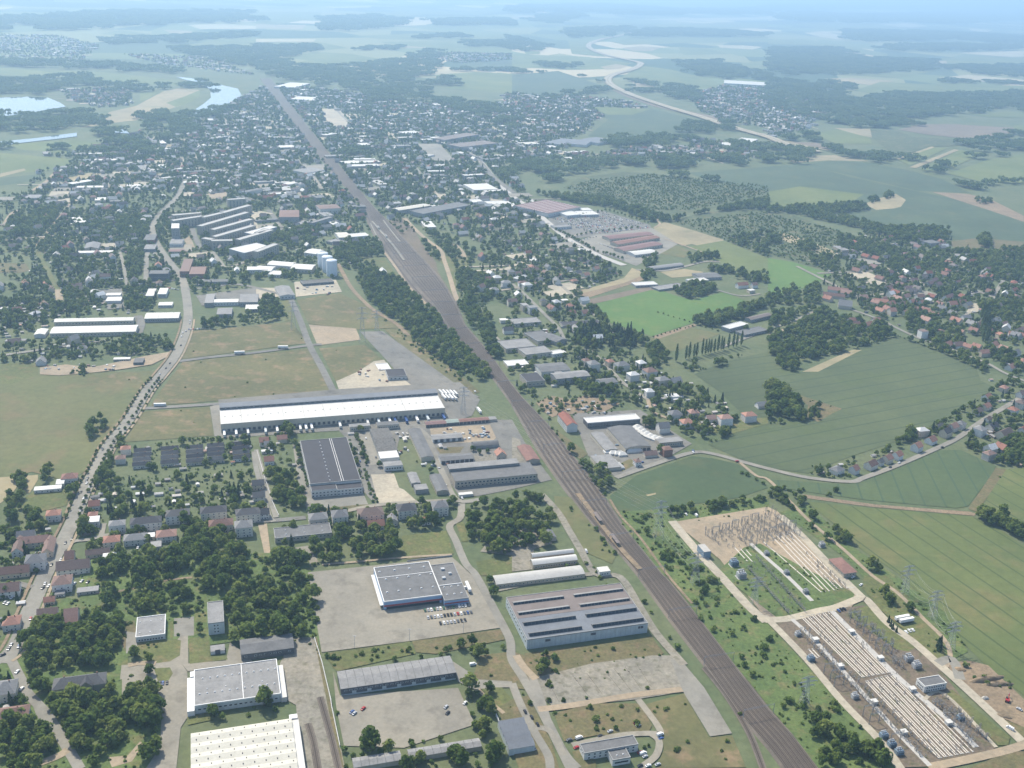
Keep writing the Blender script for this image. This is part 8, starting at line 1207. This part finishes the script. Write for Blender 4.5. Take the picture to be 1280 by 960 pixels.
def post(x, y, k):
    global NPOST
    p = P(x, y); o = ob('insulator_post', PM[k], None, (p.x, p.y, .1), R(random.choice([17, 17, 107]))); later(o, ('low', 'medium', 'tall')[k] + ' insulator post', 'insulator post', 'insulator posts of the switchyard', p.x, p.y); NPOST += 1
for i in range(11):
    for j in range(10):
        u, v = i / 10, j / 9; x = 882 + u * 82 + v * 34; y = 668 - u * 26 + v * 28
        if random.random() < .82 and not (u < .25 and v > .35): post(x + random.uniform(-1.5, 1.5), y + random.uniform(-1, 1), random.choice([0, 1, 2, 2]))
for j in range(34):
    v = j / 33
    for (xa, ya, xb, yb) in ((1000, 792, 1150, 945), (1006, 788, 1162, 942)): 
        if random.random() < .8: post(xa + (xb - xa) * v + random.uniform(-1, 1), ya + (yb - ya) * v, random.choice([0, 0, 1]))
for j in range(30):
    v = j / 29
    for (xa, ya, xb, yb) in ((1060, 770, 1125, 835), (1068, 768, 1135, 830), (1172, 880, 1232, 925), (1165, 878, 1215, 930)):
        if random.random() < .6: post(xa + (xb - xa) * v + random.uniform(-1.5, 1.5), ya + (yb - ya) * v, random.choice([0, 1, 1, 2]))
for j in range(26):
    v = j / 25
    for (xa, ya, xb, yb) in ((945, 698, 1005, 765), (935, 712, 985, 768)): post(xa + (xb - xa) * v, ya + (yb - ya) * v, 0)
rows_, rots_ = [], []
def clutter(a, b_, c, d, n, ks, jit=1.0):
    for _ in range(n):
        u, v = random.random(), random.random(); x = (a[0] * (1 - u) + b_[0] * u) * (1 - v) + (d[0] * (1 - u) + c[0] * u) * v; y = (a[1] * (1 - u) + b_[1] * u) * (1 - v) + (d[1] * (1 - u) + c[1] * u) * v; p = P(x, y); rows_.append((p.x, p.y, .1, random.uniform(.35, .7), PM[random.choice(ks)])); rots_.append(R(random.choice([17, 17, 107])))
clutter((878, 668), (958, 640), (1002, 668), (915, 695), 150, [0, 0, 1]); clutter((1000, 772), (1044, 764), (1118, 838), (1080, 848), 70, [0]); clutter((1085, 855), (1122, 842), (1215, 935), (1172, 950), 90, [0]); clutter((995, 790), (1005, 785), (1165, 945), (1150, 950), 120, [0, 0, 1]); clutter((1058, 768), (1072, 766), (1140, 835), (1120, 838), 80, [0, 1]); clutter((1165, 876), (1180, 870), (1240, 925), (1210, 935), 80, [0, 1]); clutter((935, 705), (950, 695), (1010, 760), (985, 768), 60, [0]); clutter((985, 672), (1040, 715), (1060, 735), (1040, 735), 60, [0])
mass('switchgear', 'dense mass of small insulators and posts filling the switchyard', rows_, rots_)
def gantry(x, y, wd, hh, label, rot=17):
    p = P(x, y); t = empty('gantry', (p.x, p.y, 0), R(rot)); tag(t, label, 'gantry', 'steel gantries of the switchyard')
    for s in (-1, 1):
        b = MB(); b.bar((s * wd / 2 - .5, 0, 0), (s * wd / 2, 0, hh), .16); b.bar((s * wd / 2 + .5, 0, 0), (s * wd / 2, 0, hh), .16)
        for k in range(4): b.bar((s * wd / 2 - .45, 0, hh * k / 5), (s * wd / 2 + .3, 0, hh * (k + 1) / 5), .09)
        b.build('post', 'steel', t)
    b = MB(); b.bar((-wd / 2, 0, hh), (wd / 2, 0, hh), .16); b.bar((-wd / 2, 0, hh - 1), (wd / 2, 0, hh - 1), .14)
    for k in range(8): b.bar((-wd / 2 + wd * k / 8, 0, hh - 1), (-wd / 2 + wd * (k + 1) / 8, 0, hh), .08)
    b.build('beam', 'steel', t)
for i, (x, y) in enumerate([(1068, 778), (1076, 785), (1084, 794), (1092, 802), (1100, 811), (1108, 819)]): gantry(x, y, 9, 11, f'dark steel gantry beside the pale ducts, {ordinal(i + 1)} from the far end')
for i, (x, y) in enumerate([(1035, 842), (1043, 850), (1048, 858), (1084, 895), (1092, 905), (1118, 930)]): gantry(x, y, 8, 10, f'dark steel gantry along the left switchyard lane, {ordinal(i + 1)} from the far end')
for i in range(9): gantry(894 + i * 12 + random.uniform(-2, 2), 668 - (i % 5) * 4.2 + (i // 5) * 5, 7, 9, f'tall gantry on the bare sand of the upper switchyard, {ordinal(i + 1)} from the left')
def transformer(x, y, s, mat, label, rot=17):
    p = P(x, y); t = empty('transformer', (p.x, p.y, .1), R(rot)); s *= .78; t.scale = (s, s, s); tag(t, label, 'transformer', 'switchyard transformers')
    b = MB(); b.box(-2.6, -1.4, .4, 2.6, 1.4, 4.0); b.build('tank', mat, t)
    for sy in (-1, 1):
        b = MB()
        for k in range(9): b.box(-2.4 + k * .6, sy * 1.42 if sy > 0 else -2.3, .8, -2.2 + k * .6, 2.3 if sy > 0 else -1.42, 3.6)
        b.build('radiator', mat, t)
    b = MB(); b.bar((-2.2, .9, 5.2), (1.6, .9, 5.2), .5, n=10); b.box(-1.5, .8, 4.0, -1.3, 1.0, 4.8); b.box(1.0, .8, 4.0, 1.2, 1.0, 4.8); b.build('conservator', 'steel_pale', t)
    for x0 in (-1.6, 0, 1.6): b = MB(); b.lathe([(.22, 4.0), (.36, 4.4), (.2, 4.8), (.34, 5.2), (.18, 5.7), (.1, 6.4)], 8, (x0, -.5)); b.build('bushing', 'ceramic', t)
    b = MB(); b.box(-3.2, -2.6, -.2, 3.2, 2.6, .4); b.build('plinth', 'concrete', t)
for x, y, s, m_, lb in [(917, 707, 1.7, 'transformer_blue', 'big blue-grey transformer in the upper switchyard grass, rear one'), (926, 722, 1.8, 'steel_pale', 'big grey transformer in the upper switchyard grass, front one'), (958, 694, 1.1, 'steel', 'dark transformer beside the upper switchyard lane, rear'), (983, 718, 1.1, 'steel', 'dark transformer beside the upper switchyard lane, middle'), (1007, 742, 1.1, 'steel', 'dark transformer beside the upper switchyard lane, front'), (1013, 826, 1.3, 'transformer_blue', 'blue-grey transformer beside the left outer sand road'), (1104, 922, 1.3, 'transformer_blue', 'blue transformer in the near left row, rear'), (1114, 933, 1.3, 'transformer_blue', 'blue transformer in the near left row, middle'), (1123, 943, 1.3, 'transformer_blue', 'blue transformer in the near left row, front'), (1135, 826, 1.5, 'steel_pale', 'grey transformer behind the control building, rear'), (1145, 835, 1.5, 'steel_pale', 'grey transformer behind the control building, front'), (1068, 873, 1.2, 'steel_pale', 'grey transformer at the middle of the left lane'), (997, 795, 1.1, 'steel_pale', 'grey transformer at the top of the left lane'), (1200, 900, 1.2, 'transformer_blue', 'blue transformer in the right gravel bay'), (1012, 664, 1.0, 'steel', 'dark transformer on the sand near the posts') if False else (1027, 683, 1.2, 'steel_pale', 'grey transformer behind the brown-roofed switch house')]: transformer(x, y, s, m_, lb)
for i, (x, y) in enumerate([(1019, 802), (1050, 835), (1092, 880), (1129, 918), (1064, 792), (1140, 864), (1185, 906), (1100, 825)]):
    p = P(x, y); b = MB(); b.box(-2.2, -1.7, 0, 2.2, 1.7, 3.0); t = b.build('relay_kiosk', 'white_wall'); t.location = (p.x, p.y, .1); t.rotation_euler = (0, 0, R(17)); b = MB(); b.box(-2.5, -2, 3.003, 2.5, 2, 3.25); b.build('roof', 'white_roof', t); b = MB(); b.box(-.5, -1.76, .1, .5, -1.703, 2.2); b.build('door', 'steel', t); later(t, 'small white relay kiosk', 'kiosk', 'relay kiosks of the switchyard', p.x, p.y)
# yard clutter: containers and pallets in the works
for i in range(110):
    c, r, x, y = random.choice([(1, 2, random.uniform(900, 1160), random.uniform(225, 285)), (1, 2, random.uniform(1080, 1180), random.uniform(215, 270)), (2, 2, random.uniform(160, 520), random.uniform(75, 150)), (0, 1, random.uniform(210, 740), random.uniform(865, 895)), (1, 1, random.uniform(200, 400), random.uniform(455, 515)), (3, 2, random.uniform(200, 330), random.uniform(740, 880)) if False else (1, 1, random.uniform(480, 660), random.uniform(880, 950)), (1, 2, random.uniform(870, 960), random.uniform(300, 560)), (2, 2, random.uniform(380, 560), random.uniform(260, 400)), (1, 2, random.uniform(700, 760), random.uniform(240, 420)), (2, 1, random.uniform(0, 260), random.uniform(640, 940))])
    p = P(c * 320 + x / 4, r * 240 + y / 4); k = random.choice(['steel_pale', 'rust_roof', 'white_wall', 'transformer_blue', 'concrete'])
    me = shared(('crate', k), lambda: (lambda b: (b.box(-1.5, -1.1, 0, 1.5, 1.1, 1.6), b.box(-1.4, -1.0, 1.6, .4, .9, 2.2), b.mesh('scrap_pile', k))[2])(MB())); o = ob('yard_container', me, None, (p.x, p.y, .25), random.uniform(0, 3)); o.scale = (random.uniform(.7, 1.8), random.uniform(.7, 1.3), random.uniform(.6, 1.2)); later(o, {'steel_pale': 'grey', 'rust_roof': 'rusty', 'white_wall': 'white', 'transformer_blue': 'blue', 'concrete': 'pale stone'}[k] + ' stepped yard container', 'container', 'containers and stores in the yards', p.x, p.y)
print('cars', NCAR[0], 'posts', NPOST)
# ------------------------------------------------------------------ labels for things told apart by where they stand
def finish_labels():
    for nm, x, y in [('ruined floor slab', 770, 848), ('sandy switchyard junction', 958, 778), ('bare earth yard', 1235, 865), ('round lawn island by the office yard', 205, 845), ('pale patch in the wheat field', 1025, 510), ('bright green field', 840, 390), ('overgrown concrete slab', 370, 698), ('scrub left of the wholesale car park', 345, 740), ('bushes at the bottom of the verge', 1080, 930), ('grass verge beside the spur track', 935, 880), ('verge below the tall pylon', 850, 715), ('main road bend below the meadow', 74, 686), ('left village lane', 40, 860), ('woods at the lower left corner', 30, 940), ('woods behind the old mansion', 100, 800), ('road bend east of the tracks', 870, 560), ('rear hedge of the barley field', 1245, 672), ('roadside allotments', 200, 610), ('sandy station approach', 545, 320), ('strip of lawn under the ruined slab', 610, 690), ('rough ground south of the ruined slab', 750, 900), ('shrubs by the gravel triangle', 600, 870)]:
        p = P(x, y); LANDMARKS.append((nm, p.x, p.y))
    LM = np.array([(x, y) for _, x, y in LANDMARKS]); buckets = {}
    for it in PENDING:
        o, desc, cat, grp, x, y = it
        # metric in view: nearness as a viewer would judge it on the ground
        k = int(np.argmin(np.hypot(LM[:, 0] - x, LM[:, 1] - y))); buckets.setdefault((desc, k), []).append((math.hypot(LM[k][0] - x, LM[k][1] - y), it))
    for (desc, k), L in buckets.items():
        L.sort(key=lambda a: a[0])
        for n, (_, (o, d, cat, grp, x, y)) in enumerate(L, 1):
            tag(o, (f'{d} closest to the {LANDMARKS[k][0]}' if n == 1 else f'{d}, {ordinal(n)} closest to the {LANDMARKS[k][0]}'), cat, grp)
finish_labels()
# ------------------------------------------------------------------ haze: the air itself
b = MB(); b.box(-80000, -6000, -12, 80000, 90000, 530)
m = bpy.data.materials.new('air'); m.use_nodes = True; nt = m.node_tree; nt.nodes.clear(); out = nt.nodes.new('ShaderNodeOutputMaterial'); pv = nt.nodes.new('ShaderNodeVolumePrincipled')
pv.inputs['Color'].default_value = (0.48, 0.745, 1.0, 1); pv.inputs['Density'].default_value = 1.12e-4; pv.inputs['Anisotropy'].default_value = 0.35
nt.links.new(pv.outputs[0], out.inputs['Volume']); MATS['air'] = m
hz = b.build('haze', 'air'); kind(hz, 'stuff', 'pale blue summer haze over the whole valley')
